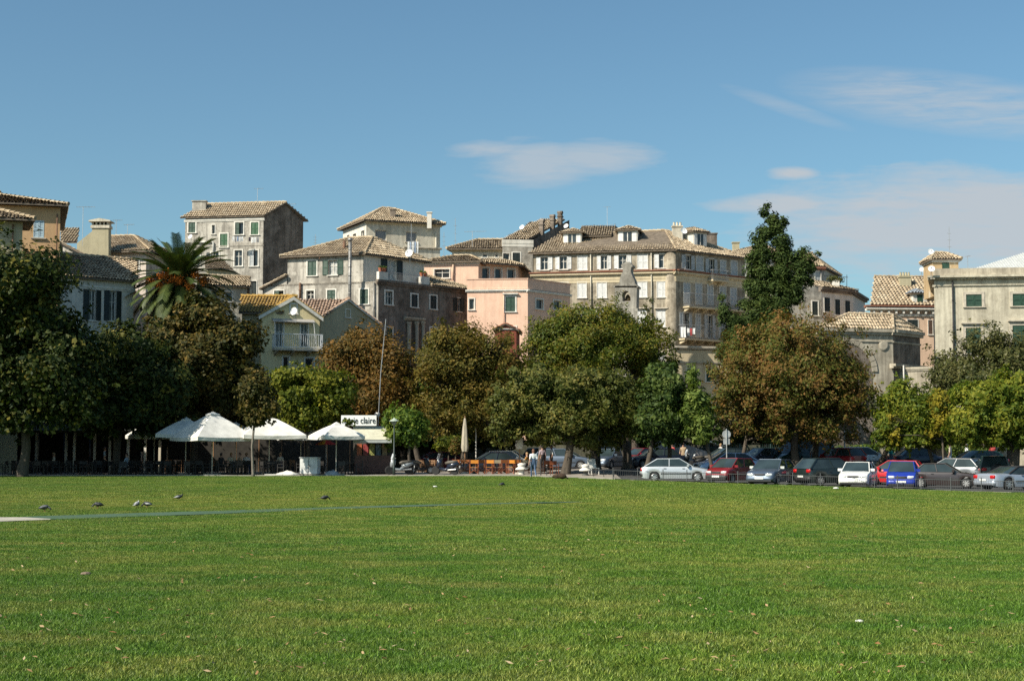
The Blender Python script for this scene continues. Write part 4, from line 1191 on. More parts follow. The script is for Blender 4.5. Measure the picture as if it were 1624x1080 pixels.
RT = [(1081, 405, 1101, 427, 'open', mixd(GY, f=.28)), (1104, 407, 1115, 429, 'closed', mixd(GY, tw=.04)), (1119, 411, 1137, 437, 'open', mixd(GY, f=.26, sill=False)), (1142, 413, 1151, 434, 'closed', mixd(GY, tw=.04)), (1159, 414, 1169, 437, 'closed', mixd(GY, tw=.04)),
      (1084, 449, 1094, 482, 'closed', mixd(GY, tw=.04, sill=False)), (1103, 450, 1113, 483, 'closed', mixd(GY, tw=.04, sill=False)), (1122, 452, 1131, 484, 'closed', mixd(GY, tw=.04, sill=False)), (1141, 454, 1151, 486, 'closed', mixd(GY, tw=.04, sill=False)), (1158, 457, 1168, 484, 'closed', mixd(GY, tw=.04, sill=False)),
      (1078, 496, 1097, 534, 'open', mixd(GY, f=.27, sill=False)), (1103, 498, 1111, 535, 'closed', mixd(GY, tw=.04, sill=False)), (1117, 500, 1134, 536, 'open', mixd(GY, f=.27, sill=False)),
      (1140, 502, 1150, 536, 'closed', mixd(GY, tw=.04, sill=False)), (1158, 504, 1168, 537, 'closed', mixd(GY, tw=.04, sill=False))]
h.block(A, B, C, D, M_MAIN, front=FR, right=RT)
# rounded corner pilaster
b = MB(); b.sm = True; b.lathe([(0.75, h.root.location.z), (0.75, h.z1-0.1)], 20, (B.x-0.42, B.y+0.62, 0)); b.build('rounded_corner', M_MAIN, h.root)
zb = h.F.uz(960, 437)[1]
for f in (h.F, h.Rt):
    f.band(zb-0.75, 0.7, 0.07, M_BAND, 'frieze'); f.band(zb-0.05, 0.3, 0.32, M_BAND); f.band(zb+0.25, 0.18, 0.42, M_REDBAND, 'cornice_tiles')
for px in (937, 1033): h.F.pipe(px, 402, 520, 0.06, M_CREAM)
h.Rt.balcony(1122, 1148, 430, 444, 0.8, M_RAILGREY, M_BAND)
h.Rt.balcony(1083, 1176, 470, 486, 0.9, M_RAILGREY, M_BAND)
h.Rt.balcony(1076, 1146, 518, 537, 1.0, M_RAILGREY, M_BAND)
h.Rt.balcony(1152, 1178, 519, 537, 0.9, M_RAILGREY, M_BAND)
# roof: front, corner hip, side; ridge runs back over the block
A2, B2, C2, D2, R1, R2 = hip_geom(h.fp, h.z1+0.08, 0.4, 1, 0, 0)
zr = h.z1+2.75
def at_z(px, py, z):
    d = ray(px, py); t = (z-EYE)/d.z; return Vector((d.x*t, d.y*t, z))
Rl = A2+(D2-A2)*0.5; Rl.z = zr
Rr = Vector((0, 0, 0)); mr_ = (B2+C2)/2; 
Rr = mr_ + (Rl-mr_).normalized()*5.2; Rr.z = zr
r = roof(h.root, [[A2, B2, Rr, Rl], [B2, C2, Rr], [C2, D2, Rl, Rr]], M_TILE, ridges=[(Rl, Rr), (B2, Rr), (C2, Rr)])
MAINROOF = r
b = MB(); b.face([Vector((A.x, A.y, h.z1)), Vector((D.x, D.y, h.z1)), Vector((Rl.x, Rl.y, zr))]); b.build('party_wall', M_GREYDARK, h.root)
def front_plane(px, py):
    n = (B2-A2).cross(Rl-A2).normalized(); d = ray(px, py); t = (A2-CAMP).dot(n)/d.dot(n); return CAMP+d*t
def dormer(house, base_l, base_r, ztop, depth, into, rm, shut=True, rise=0.55, overh=0.3):
    """box dormer: base_l/base_r front bottom corners, into: horizontal direction going into the roof"""
    fl, fr = Vector(base_l), Vector(base_r); u = (fr-fl); u.z = 0; W = u.length; u.normalize(); into = Vector(into).normalized()
    z0 = min(fl.z, fr.z)-0.3; b = MB()
    pts = [Vector((fl.x, fl.y, z0)), Vector((fr.x, fr.y, z0)), Vector((fr.x, fr.y, z0))+into*depth, Vector((fl.x, fl.y, z0))+into*depth]
    b.extrude(pts, (0, 0, ztop-z0))
    d = b.build('dormer', M_WHITEW, house)
    n = Vector((u.y, -u.x, 0)); zb = min(fl.z, fr.z); hh = ztop-zb; c = (fl+fr)/2
    def bx(nm, u0, u1, za, zb_, o, m):
        q = MB(); a = c+u*u0+n*o; e = c+u*u1+n*o
        q.extrude([Vector((a.x, a.y, za)), Vector((e.x, e.y, za)), Vector((e.x, e.y, zb_)), Vector((a.x, a.y, zb_))], tuple(-n*0.05)); q.build(nm, m, d)
    bx('window', -W*0.2, W*0.2, zb+hh*0.12, zb+hh*0.85, 0.04, M_PANE if shut else M_SHGREEN)
    if shut:
        bx('shutter', -W*0.46, -W*0.23, zb+hh*0.1, zb+hh*0.87, 0.05, M_SHWHITE); bx('shutter', W*0.23, W*0.46, zb+hh*0.1, zb+hh*0.87, 0.05, M_SHWHITE)
        bx('window_frame', -W*0.02, W*0.02, zb+hh*0.12, zb+hh*0.85, 0.06, M_TRIM)
    o = overh; a = Vector((fl.x, fl.y, ztop))-u*o+n*o; e = Vector((fr.x, fr.y, ztop))+u*o+n*o
    bk = into*(depth+0.4); m1 = (a+e)/2+into*1.1; m1.z = ztop+rise; m2 = m1+into*(depth-0.6)
    roof(house, [[a, e, m1], [e, e+bk, m2, m1], [a+bk, a, m1, m2]], rm, 0.08, name='dormer_roof', sp=0.28)
    return d
inn = -h.F.n.to_3d()
for x0, x1, yb_, yt in ((893, 922, 388, 369), (980, 1011, 387, 365)):
    pl, pr = front_plane(x0, yb_), front_plane(x1, yb_)
    Yd = (pl.y+pr.y)/2; zt_ = P((x0+x1)/2, yt, Yd).z
    dormer(h.root, pl, pr, zt_, 3.6, inn, M_TILE)
n_side = -h.Rt.n.to_3d()
nS = (C2-B2).cross(Rr-B2).normalized()
def side_plane(px, py):
    d = ray(px, py); t = (B2-CAMP).dot(nS)/d.dot(nS); return CAMP+d*t
pl, pr = side_plane(1100, 389), side_plane(1121, 393)
dormer(h.root, pl, pr, P(1110, 368, (pl.y+pr.y)/2).z, 3.2, n_side, M_TILE)
# raised rear block of the roof with its dark end wall
Y = 158; x0, x1 = P(912, 356, Y).x, P(966, 356, Y).x; zt_ = P(940, 356, Y).z
roof(h.root, [[Vector((x0, Y-3, zt_-1.7)), Vector((x1, Y-3.4, zt_-1.7)), Vector((x1+0.8, Y+1, zt_)), Vector((x0+0.8, Y+1, zt_))]], M_TILE, name='roof')
b = MB(); b.face([Vector((x1, Y-3.4, zt_-1.8)), Vector((x1+0.8, Y+1, zt_-0.03)), Vector((x1+1.6, Y+4, zt_-0.05)), Vector((x1+1.6, Y+4, zt_-2.6)), Vector((x1, Y-3.3, zt_-2.6))]); b.build('end_wall', M_GREYDARK, h.root)
p = P(1074, 372, 154); chimney(r, p, 1.0, 0.7, 0.75, M_CREAM, pots=3)
p = P(1127, 377, 157); chimney(r, p, 1.3, 0.5, 0.35, M_GREYDARK)

# --- low cream building at its foot
h = House('low_cream_building', 'low flat cream building at the foot of the apartment house balconies', (1070, 552, 142))
A = h.k(); B = h.c(1192, 554); C = B+V2(1.5, 5); D = A+V2(1.5, 5)
h.block(A, B, C, D, M_BAND, front=[(1090, 585, 1102, 605, 'closed', G), (1120, 585, 1132, 605, 'closed', G)]); h.F.band(h.z1-0.1, 0.3, 0.25, M_TRIMSTONE); h.F.band(h.z1-1.5, 0.2, 0.12, M_STONE, 'string_course')
b = MB(); b.extrude([Vector((p.x, p.y, h.z1-.05)) for p in (A, B, C, D)], (0, 0, -0.15)); b.build('flat_roof', M_STONE, h.root)

# --- cream house behind the cypress
h = House('cream_rear_house', 'narrow cream house glimpsed between the apartment house and the tall cypress', (1160, 404, 168), 'house')
A = h.k(); B = h.c(1240, 407); C = B+V2(3, 9); D = A+V2(3, 9)
h.block(A, B, C, D, M_CREAM, front=[(1175, 420, 1184, 443, 'closed', mixd(WH, tw=.06)), (1200, 420, 1210, 443, 'closed', WH)])
h.F.band(h.z1-0.3, 0.3, 0.25, M_BAND); h.F.band(h.F.uz(1180, 414)[1], 0.15, 0.1, M_TRIM, 'string_course')
r, g = hip_roof(h.root, h.fp, h.z1+0.05, 0.5, 1.75, 3, 3, M_TILE); chimney(r, P(1167, 399, 170), 0.75, 0.6, 0.95, M_OLIVE)

# --- grey house right of the cypress and its lower neighbour
h = House('tall_shaded_house', 'tall grey house with a dark cornice just right of the cypress', (1303, 424, 160), 'house')
B = h.k(); A = h.c(1236, 421); C = B+V2(3.5, 8); D = A+V2(3.5, 8)
h.block(A, B, C, D, M_GREY, front=[(1293, 431, 1301, 452, 'closed', GY), (1260, 430, 1270, 452, 'closed', GY), (1288, 478, 1297, 500, 'closed', GD)])
h.F.band(h.z1-0.35, 0.35, 0.35, M_REDBAND); hip_roof(h.root, h.fp, h.z1+0.05, 0.4, 1.9, 3, 2.5, M_TILE); h.F.pipe(1301, 426, 500, 0.06)
h = House('roof_garden_house', 'pale house with a roof garden rail and three tall dark shutters', (1303, 456, 152), 'house')
A = h.k(); B = h.c(1352, 461); C = B+V2(3.2, 8); D = A+V2(3.2, 8)
h.block(A, B, C, D, M_WHITEW, front=[(1307, 472, 1316, 494, 'closed', mixd(GD, tw=.06)), (1324, 475, 1332, 499, 'closed', mixd(GD, tw=.06)), (1340, 477, 1348, 511, 'closed', mixd(GD, tw=.06, sill=False))])
h.F.band(h.z1-0.45, 0.45, 0.4, M_GREYDARK); h.Rt.band(h.z1-0.45, 0.45, 0.4, M_GREYDARK)
e0, e1 = h.F.pt(-0.3, h.z1+0.02, 0.45), h.F.pt(h.F.W+0.45, h.z1+0.02, 0.45); bk = -h.F.n.to_3d()*3.5+Vector((0, 0, 1.1))
roof(h.root, [[e0, e1, e1+bk-h.F.u.to_3d()*1.5, e0+bk]], M_TILE)
b = MB()
Y = 154.5
for px in (1308, 1318, 1332, 1343): b.tube([P(px, 456, Y), P(px, 436, Y)], 0.03, 5)
b.tube([P(1306, 437, Y), P(1345, 440, Y)], 0.03, 5); b.build('roof_rail', M_IRON, h.root)
b = MB(); b.cbox(tuple(P(1325, 449, 154)), (0.7, 0.6, 0.7)); b.build('planter', M_TRIM, h.root)
ROOFGARDEN = h

# --- arched stone gate house
h = House('stone_gate', 'old stone gate house with a big blind arch and dark side wall', (1416, 529, 118), 'gate')
B = h.k(); A = h.c(1300, 527); C = h.c(1459, 534); D = A+(C-B)
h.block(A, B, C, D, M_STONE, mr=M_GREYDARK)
for f in (h.F, h.Rt): f.band(h.z1-0.12, 0.45, 0.3, M_STONE); f.band(h.z1-0.75, 0.14, 0.08, M_STONE, 'string_course')
# arch ring standing proud and a flat dark panel inside it
uc, zc = h.F.uz(1340, 590); rad = abs(h.F.uz(1383, 590)[0]-uc)
b = MB(); n = 18
for k in range(n):
    a0, a1 = math.pi*k/n, math.pi*(k+1)/n-0.02
    q = []
    for rr, aa in ((rad, a0), (rad+0.45, a0), (rad+0.45, a1), (rad, a1)):
        q.append(h.F.pt(uc-rr*math.cos(aa), zc+rr*math.sin(aa), 0.08))
    b.extrude(q, tuple(-h.F.n.to_3d()*0.1))
b.build('arch_ring', M_STONE, h.root)
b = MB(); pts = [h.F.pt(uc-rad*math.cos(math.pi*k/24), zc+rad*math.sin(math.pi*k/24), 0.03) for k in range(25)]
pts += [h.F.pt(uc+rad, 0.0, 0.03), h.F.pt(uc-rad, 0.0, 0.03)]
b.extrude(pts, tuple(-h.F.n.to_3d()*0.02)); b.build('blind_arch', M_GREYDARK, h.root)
u, z = h.F.uz(1401, 548); b = MB(); b.lathe([(0.42, 0), (0.42, 0.06), (0.3, 0.1)], 16, (0, 0, 0), Matrix.Translation(h.F.pt(u, z, 0.0)) @ h.F.n.to_3d().to_track_quat('Z', 'Y').to_matrix().to_4x4()); b.build('medallion', M_STONE, h.root)
r, g = hip_roof(h.root, h.fp, h.z1+0.33, 0.1, 1.25, 1.2, 1.2, M_TILE)
e = h.Rt; z = e.uz(1440, 586)[1]; e.band(z, 0.35, 0.45, M_STONE, 'plinth_ledge')
# pale terrace wall beside the gate
h = House('terrace_wall', 'pale stone terrace wall behind the right hand trees', (1330, 590, 121), 'wall')
A = h.c(1405, 588); B = A+V2(5.5, -2.0); C = B+V2(0.3, 0.9); D = A+V2(0.3, 0.9)
h.block(A, B, C, D, M_STONE); h.F.band(h.z1-0.05, 0.3, 0.15, M_STONE, 'coping')

# --- peach house with the big visible roof
h = House('peach_house', 'peach house with a broad ribbed tile roof, green dormer and dentil cornice', (1480, 489, 146), 'house')
B = h.k(); A = h.c(1380, 488); C = B+V2(3, 8); D = A+V2(3, 8)
h.block(A, B, C, D, M_PEACH, front=[(1399, 507, 1415, 520, 'closed', mixd(GD, tw=.05)), (1424, 504, 1429, 519, 'dark', {'tw': .04}), (1439, 507, 1456, 527, 'closed', mixd(GD, tw=.05)), (1472, 508, 1479, 530, 'closed', {'sh': M_SHBROWN, 'tw': .04}),
        (1440, 560, 1455, 590, 'closed', GD)])
h.F.band(h.z1-0.85, 0.2, 0.15, M_TRIM, 'string_course'); h.F.band(h.z1-0.3, 0.3, 0.5, M_TRIM)
b = MB(); u = 0.2
while u < h.F.W:
    p = h.F.pt(u, h.z1-0.58, 0.0); b.extrude([p, h.F.pt(u+.18, h.z1-0.58, 0), h.F.pt(u+.18, h.z1-0.58, 0.35), h.F.pt(u, h.z1-0.58, 0.35)], (0, 0, 0.25)); u += 0.75
b.build('dentils', M_TRIM, h.root)
h.F.band(h.z1, 0.22, 0.6, M_REDBAND, 'gutter')
e0, e1 = h.F.pt(-0.15, h.z1+0.22, 0.55), h.F.pt(h.F.W+0.6, h.z1+0.22, 0.55)
zr = P(1430, 440, 150).z; back = Vector((1.6, 4.8, zr-h.z1-0.22))
r = roof(h.root, [[e0, e1, e1+back, e0+back]], M_TILE, ridges=[(e0+back, e1+back)], sp=0.36)
roof(h.root, [[e1+back+Vector((1.4, 4.8, -2.4)), e0+back+Vector((1.4, 4.8, -2.4)), e0+back, e1+back]], M_TILE)
b = MB(); b.face([Vector((A.x, A.y, h.z1)), Vector((D.x, D.y, h.z1)), (e0+back)+Vector((0.1, 0, -0.1))]); b.face([Vector((B.x, B.y, h.z1)), Vector((C.x, C.y, h.z1)), (e1+back)+Vector((-0.4, 0, -0.1))]); b.build('gable_wall', M_PEACH, h.root)
nP = (e1-e0).cross(back).normalized()
def peach_plane(px, py):
    d = ray(px, py); t = (e0-CAMP).dot(nP)/d.dot(nP); return CAMP+d*t
pl, pr = peach_plane(1448, 481), peach_plane(1470, 481)
dormer(h.root, pl, pr, P(1459, 465, pl.y).z, 2.4, -h.F.n.to_3d(), mat('lead_roof', (0.3, 0.33, 0.36), 0.6), shut=False, rise=0.5, overh=0.25)
p = peach_plane(1435, 452); chimney(r, p, 1.1, 0.7, 0.75, M_OLIVE, pots=4)

# --- palace on the right
h = House('stone_palace', 'large pale stone palace with a metal roof and framed green windows at the right edge', (1481, 441, 122))
A = h.k(); B = h.c(1760, 437); C = B+V2(2, 16); D = A+V2(4.9, 16)
PW = dict(sh=M_SHGREEN, trim=M_TRIMSTONE, tw=0.22)
FR = [(1532, 467, 1557, 486, 'closed', PW), (1606, 466, 1632, 485, 'closed', PW), (1680, 465, 1706, 484, 'closed', PW), (1532, 520, 1556, 560, 'closed', mixd(PW, hood=True)), (1606, 516, 1632, 556, 'closed', mixd(PW, hood=True)), (1532, 620, 1556, 670, 'closed', PW), (1606, 620, 1632, 670, 'closed', PW)]
h.block(A, B, C, D, M_PALACE, front=FR)
for f in (h.F, h.L):
    f.band(h.z1-0.15, 0.3, 0.5, M_PALACE); f.band(h.z1-0.75, 0.16, 0.12, M_PALACE, 'string_course')
b = MB()
for f in (h.F,):
    b.extrude([f.pt(0.1, h.z1+0.16, 0.1), f.pt(f.W, h.z1+0.16, 0.1), f.pt(f.W, h.z1+0.16, -0.4), f.pt(0.1, h.z1+0.16, -0.4)], (0, 0, 0.6))
b.extrude([h.L.pt(0, h.z1+0.16, 0.1), h.L.pt(h.L.W-0.5, h.z1+0.16, 0.1), h.L.pt(h.L.W-0.5, h.z1+0.16, -0.4), h.L.pt(0, h.z1+0.16, -0.4)], (0, 0, 0.6))
b.build('parapet', M_STONE, h.root)
h.F.pipe(1510, 446, 620, 0.07, M_IRON)
b = MB(); b.extrude([h.F.pt(0.02, h.root.location.z, 0.05), h.F.pt(1.45, h.root.location.z, 0.05), h.F.pt(1.45, h.root.location.z, -0.05), h.F.pt(0.02, h.root.location.z, -0.05)], (0, 0, h.z1-0.8-h.root.location.z)); b.build('corner_pilaster', M_PALACE, h.root)
# seamed metal roof rising to the right
Y0 = 125.5
m_roof = mat('metal_roof', (0.50, 0.51, 0.49), 0.5, metal=0.1, var=0.1)
a0, a1 = P(1524, 430, Y0), P(1800, 427, Y0); z0 = h.z1+0.85; a0.z = z0; a1.z = z0
top0, top1 = P(1690, 380, Y0+7), P(1900, 380, Y0+7); top1.z = top0.z
b = MB(); b.extrude([a0, a1, top1, top0], (0, 0, -0.15)); b.face([a0, top0, top0+Vector((0, 8, 0)), a0+Vector((0, 15, 0))])
mr = b.build('metal_roof', m_roof, h.root)
sv = (top0-a0); nrm = (a1-a0).cross(top0-a0).normalized(); q = MB()
for k in range(60):
    s0 = a0+(a1-a0)*(k/60); up = Vector((top0-a0)); up = (up-(a1-a0).normalized()*up.dot((a1-a0).normalized()))
    # clip against the sloping left hip
    f_ = min(1.0, ((s0-a0).dot((a1-a0).normalized()))/max(0.01, (top0-a0).dot((a1-a0).normalized())))
    s1 = s0+up*f_
    if (s1-s0).length > 0.3: q.tube([s0+nrm*0.03, s1+nrm*0.03], 0.035, 4)
q.build('standing_seams', m_roof, mr)
# cupola with tiled roof
Y = 132; b = MB(); x0, x1 = P(1479, 420, Y).x, P(1520, 420, Y).x; zt_ = P(1500, 412.5, Y).z
b.box((x0, Y, h.z1-0.5), (x1, Y+3, zt_)); cp = b.build('roof_lantern', stucco('lantern_brick', (0.50, 0.36, 0.2), (0.36, 0.24, 0.13), 0.5, 0.3, (0.6, 0.55, 0.45), 0.6), h.root)
b = MB(); b.box((P(1494, 420, Y).x, Y-0.05, P(1494, 426, Y).z), (P(1505, 420, Y).x, Y+0.1, P(1494, 417, Y).z)); b.build('window', M_SHGREEN, cp)
b = MB(); b.box((x0-0.1, Y-0.1, zt_-0.2), (x1+0.1, Y+3.1, zt_)); b.build('cornice', M_TRIM, cp)
hip_roof(h.root, (V2(x0, Y), V2(x1, Y), V2(x1, Y+3), V2(x0, Y+3)), zt_+0.05, 0.25, 0.75, 0.7, 0.7, M_TILE)
PALACE = h

# --- bell gable in front of the apartment house
Y = 136
root = empty('bell_gable', GX(993, Y), 0, 'stone bell gable with scrolled top standing before the apartment house', 'bell gable')
s_ = lambda px, py: P(px, py, Y)
prof = [(975, 490), (975, 455), (976, 452), (982, 450), (983, 442), (985, 436), (988, 430), (987, 424), (985, 423), (985, 420), (989, 418), (991, 415.5), (998, 415.5), (1000, 418), (1003, 420), (1003, 423), (1001, 424), (1000, 430), (1003, 438), (1006, 444), (1007, 450), (1010, 452), (1010, 455), (1009, 490)]
xs = [s_(a, b_) for a, b_ in prof]
hole = [(987, 478), (987, 467), (989, 463), (992, 461), (996, 462), (999, 466), (1000, 470), (1000, 478)]
b = MB()
# two wings and the head, leaving the arch open
zarch = s_(990, 478).z; ztop_ = s_(990, 460).z
lft = [p for p in xs if p.x <= s_(993, 440).x]; 
def poly(pp): b.extrude([Vector((p.x, Y, p.z)) for p in pp], (0.35, 1.3, 0))
H_ = [s_(a, c_) for a, c_ in hole]
poly([s_(975, 490), s_(975, 455), s_(987, 455), H_[1], H_[0], s_(987, 490)][::1])
poly([s_(987, 490), H_[0], H_[7], s_(1000, 490)])
poly([H_[7], H_[6], s_(1000, 455), s_(1010, 455), s_(1009, 490), s_(1000, 490)])
poly([s_(987, 455), s_(1000, 455), H_[6], H_[5], H_[4], H_[3], H_[2], H_[1]])
b.build('pierced_wall', M_BELL, root)
b = MB(); poly([p for p in xs if p.z >= s_(980, 455.5).z]); b.build('scrolled_head', M_BELL, root)
b = MB(); b.extrude([s_(973, 456), s_(1012, 456), s_(1012, 453.5), s_(973, 453.5)], (0.4, 1.5, 0)); b.build('cornice', M_BELL, root)
b = MB(); b.box((s_(973, 490).x, Y-0.1, -1), (s_(1011, 490).x, Y+2, s_(990, 489).z)); b.build('base', M_BELL, root)
b = MB(); b.sm = True; b.lathe([(0.32, 0), (0.26, 0.08), (0.2, 0.35), (0.1, 0.5), (0.03, 0.55)], 12, tuple(Vector((s_(994, 475).x+0.15, Y+0.6, s_(994, 475.5).z)))); b.build('bell', mat('bronze', (0.12, 0.09, 0.05), 0.5, metal=0.7), root)

# --- retaining wall and ramp behind the car park
h = House('retaining_wall', 'long mossy retaining wall behind the parked cars', (1120, 668, 124), 'wall')
A = V2(-12, 125); B = V2(36, 123); C = B+V2(0, 1); D = A+V2(0, 1)
h.block(A, B, C, D, M_WALLSHADE, z1=2.2); h.F.band(2.1, 0.25, 0.15, M_WALLSHADE, 'coping')
# ================================================================ trees
def bark(name, col):
    if name in MATS: return MATS[name]
    t = NT(name); a = t.noise(2.0, 6, 0.65, mscale=(3, 3, 0.5)); b = t.noise(9, 4, 0.6, mscale=(2, 2, 0.6))
    t.color(t.mix(0.4, t.ramp(a, [(0.35, tuple(c*0.5 for c in col)), (0.65, tuple(c*1.3 for c in col))]), t.ramp(b, [(0.3, tuple(c*0.4 for c in col)), (0.7, tuple(c*1.5 for c in col))])))
    t.set(Roughness=0.95); t.bump(b, 0.6, 0.05); MATS[name] = t.mat
    return t.mat
M_BARK = bark('bark_brown', (0.085, 0.068, 0.05)); M_BARKGREY = bark('bark_grey', (0.17, 0.15, 0.12))
def leaves_np(cent, crad, n_per, L, W, out_c, up=0.35, flat=0.8, outw=0.5, fold=0.0):
    """leaf-sized quads scattered round clump centres"""
    idx = np.repeat(np.arange(len(cent)), n_per)
    n = len(idx)
    d = rng.normal(0, 1, (n, 3)); d /= np.linalg.norm(d, axis=1)[:, None]
    rr = rng.random(n)**0.42
    p = cent[idx]+d*rr[:, None]*crad[idx][:, None]*np.array([1, 1, flat])
    o = p-out_c[idx]; o /= np.maximum(1e-6, np.linalg.norm(o, axis=1))[:, None]
    nr = rng.normal(0, 1, (n, 3)); nr /= np.linalg.norm(nr, axis=1)[:, None]
    nv = nr+o*outw+np.array([0, 0, up]); nv /= np.linalg.norm(nv, axis=1)[:, None]
    a = rng.normal(0, 1, (n, 3)); a -= nv*np.sum(a*nv, 1)[:, None]; a /= np.linalg.norm(a, axis=1)[:, None]
    b = np.cross(nv, a)
    s = 0.5+0.95*rng.random(n)**1.4
    A = a*(L*s)[:, None]; B = b*(W*s)[:, None]
    V = np.stack([p-A, p+B*0.9-A*0.1, p+A, p-B*0.9-A*0.1], 1).reshape(-1, 3)
    Q = np.arange(n*4).reshape(n, 4)
    return V, Q
TREES = []
def tree(name, label, Y, lobes, lm, trunks, n=20000, L=0.14, W=0.08, bm=None, clump=0.24, kfac=1.0, depth=1.0, up=0.35, flat=0.8, cat='tree', group=None, limbs=True, trunk_r=0.22, outw=1.25, shell=0.5, spread=True):
    """lobes: (cx, cy, rx, ry[, dY]) crown masses; trunks: (px_base, px_top, py_top[, Y offset, radius])"""
    bm = bm or M_BARK
    sc = Y/F
    base = GX(trunks[0][0], Y)
    root = empty(name, base, 0, label, cat, group)
    cen = []; rad = []; oc = []
    area = sum(l[2]*l[3] for l in lobes)
    K_all = int(64+40*kfac+9*len(lobes))
    centers = []
    for l in lobes:
        dY = l[4] if len(l) > 4 else 0.0
        c = np.array(P(l[0], l[1], Y+dY)); centers.append(Vector(c))
        l = (l[0], l[1], l[2]*1.1, l[3]*1.1) if spread else (l[0], l[1], l[2]*1.14, l[3]*1.06)
        r3 = np.array([l[2]*sc, (l[2]+l[3])*0.5*sc*depth, l[3]*sc])
        k = max(5, int(K_all*l[2]*l[3]/area*1.0))
        d = rng.normal(0, 1, (k, 3)); d /= np.linalg.norm(d, axis=1)[:, None]
        rr = shell+(1-shell)*rng.random(k)
        cr = (0.10+clump)*(0.5+1.0*rng.random(k))*min(r3[0], r3[2])
        pos = c+d*np.maximum(0.05, rr[:, None]*r3-cr[:, None]*0.45)
        cen.append(pos); rad.append(cr); oc.append(np.repeat(c[None], k, 0))
        if spread:
            ks = max(3, k//3); d = rng.normal(0, 1, (ks, 3)); d /= np.linalg.norm(d, axis=1)[:, None]
            cen.append(c+d*r3*(0.96+0.28*rng.random(ks)**1.5)[:, None]); rad.append(0.16*(0.6+0.8*rng.random(ks))*min(r3[0], r3[2])); oc.append(np.repeat(c[None], ks, 0))
    cen = np.concatenate(cen); rad = np.concatenate(rad); oc = np.concatenate(oc)
    w = rad**2; wv = w*(0.35+1.3*rng.random(len(w))); n_per = np.maximum(6, (n*1.6*wv/wv.sum())).astype(int); L = L*0.98; W = W*1.04
    V, Q = leaves_np(cen, rad, n_per, L, W, oc, up, flat, outw)
    V = V-np.array(base)
    crown = link('crown', np_mesh('crown', V, Q, lm), root)
    for j, t in enumerate(trunks):
        dY = t[3] if len(t) > 3 else 0.0; tr = t[4] if len(t) > 4 else trunk_r
        b = MB(); b.sm = True
        g0 = GX(t[0], Y+dY); g0.z -= 0.15
        tp = P(t[1], t[2], Y+dY)
        mid = g0.lerp(tp, 0.5)+Vector((random.uniform(-.15, .15), random.uniform(-.1, .1), 0))
        b.tube([g0, g0+Vector((0, 0, 0.35)), g0.lerp(mid, 0.6), mid, tp], [tr*1.75, tr*1.25, tr, tr*0.92, tr*0.8], 10)
        b.build('trunk', bm, root)
        if limbs:
            q = MB(); q.sm = True
            mine = [c for i, c in enumerate(centers) if i % len(trunks) == j and len(lobes[i]) < 5] or centers
            for c in mine:
                m = tp.lerp(c, 0.5)+Vector((random.uniform(-.5, .5), random.uniform(-.5, .5), random.uniform(0.0, .6)))
                q.tube([tp-Vector((0, 0, 0.3)), m, c], [tr*0.7, tr*0.42, tr*0.2], 7)
                ds = np.linalg.norm(cen-np.array(c), axis=1); near = np.argsort(ds)[:16]
                for i in near:
                    e = Vector(cen[i]); mm = c.lerp(e, 0.5)+Vector((random.uniform(-.2, .2), random.uniform(-.2, .2), random.uniform(-.2, .15)))
                    q.tube([m.lerp(c, random.uniform(0.3, 1.0)), mm, e], [tr*0.2, tr*0.12, 0.015], 5)
            q.build('limbs', bm, root)
    TREES.append(root)
    return root

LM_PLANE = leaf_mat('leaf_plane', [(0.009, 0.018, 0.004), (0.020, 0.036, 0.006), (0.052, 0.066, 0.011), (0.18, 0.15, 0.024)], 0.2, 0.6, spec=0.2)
LM_PLANE2 = leaf_mat('leaf_plane_brown', [(0.016, 0.024, 0.005), (0.038, 0.042, 0.008), (0.080, 0.064, 0.012), (0.18, 0.115, 0.024)], 0.2, 0.6, spec=0.2)
LM_YG = leaf_mat('leaf_yellowgreen', [(0.034, 0.058, 0.008), (0.080, 0.105, 0.012), (0.165, 0.175, 0.018), (0.30, 0.26, 0.03)], 0.35)
LM_BROWN = leaf_mat('leaf_brown', [(0.042, 0.044, 0.010), (0.105, 0.074, 0.016), (0.185, 0.098, 0.020), (0.25, 0.125, 0.026)], 0.25, 0.6)
LM_BROWNG = leaf_mat('leaf_browngreen', [(0.042, 0.054, 0.010), (0.090, 0.084, 0.014), (0.145, 0.108, 0.018), (0.21, 0.130, 0.026)], 0.25, 0.6)
LM_ORANGE = leaf_mat('leaf_rust', [(0.052, 0.078, 0.012), (0.098, 0.104, 0.017), (0.170, 0.098, 0.025), (0.235, 0.115, 0.034)], 0.28, 0.6)
LM_MUSH = leaf_mat('leaf_olive', [(0.032, 0.056, 0.007), (0.074, 0.100, 0.010), (0.135, 0.130, 0.014), (0.21, 0.145, 0.02)], 0.25, 0.55)
LM_FRONT = leaf_mat('leaf_greyolive', [(0.028, 0.042, 0.009), (0.060, 0.074, 0.013), (0.105, 0.108, 0.020), (0.24, 0.20, 0.05)], 0.22, 0.6, spec=0.2)
LM_GREEN = leaf_mat('leaf_green', [(0.026, 0.058, 0.010), (0.060, 0.112, 0.015), (0.125, 0.18, 0.022), (0.23, 0.25, 0.045)], 0.3)
LM_ACACIA = leaf_mat('leaf_acacia', [(0.036, 0.072, 0.009), (0.085, 0.125, 0.012), (0.165, 0.185, 0.018), (0.30, 0.27, 0.03)], 0.35)
LM_DKGREEN = leaf_mat('leaf_darkgreen', [(0.014, 0.030, 0.006), (0.030, 0.056, 0.010), (0.062, 0.095, 0.016), (0.13, 0.16, 0.034)], 0.25)
LM_PALE = leaf_mat('leaf_palegreen', [(0.055, 0.095, 0.018), (0.12, 0.17, 0.03), (0.22, 0.26, 0.06)], 0.3)
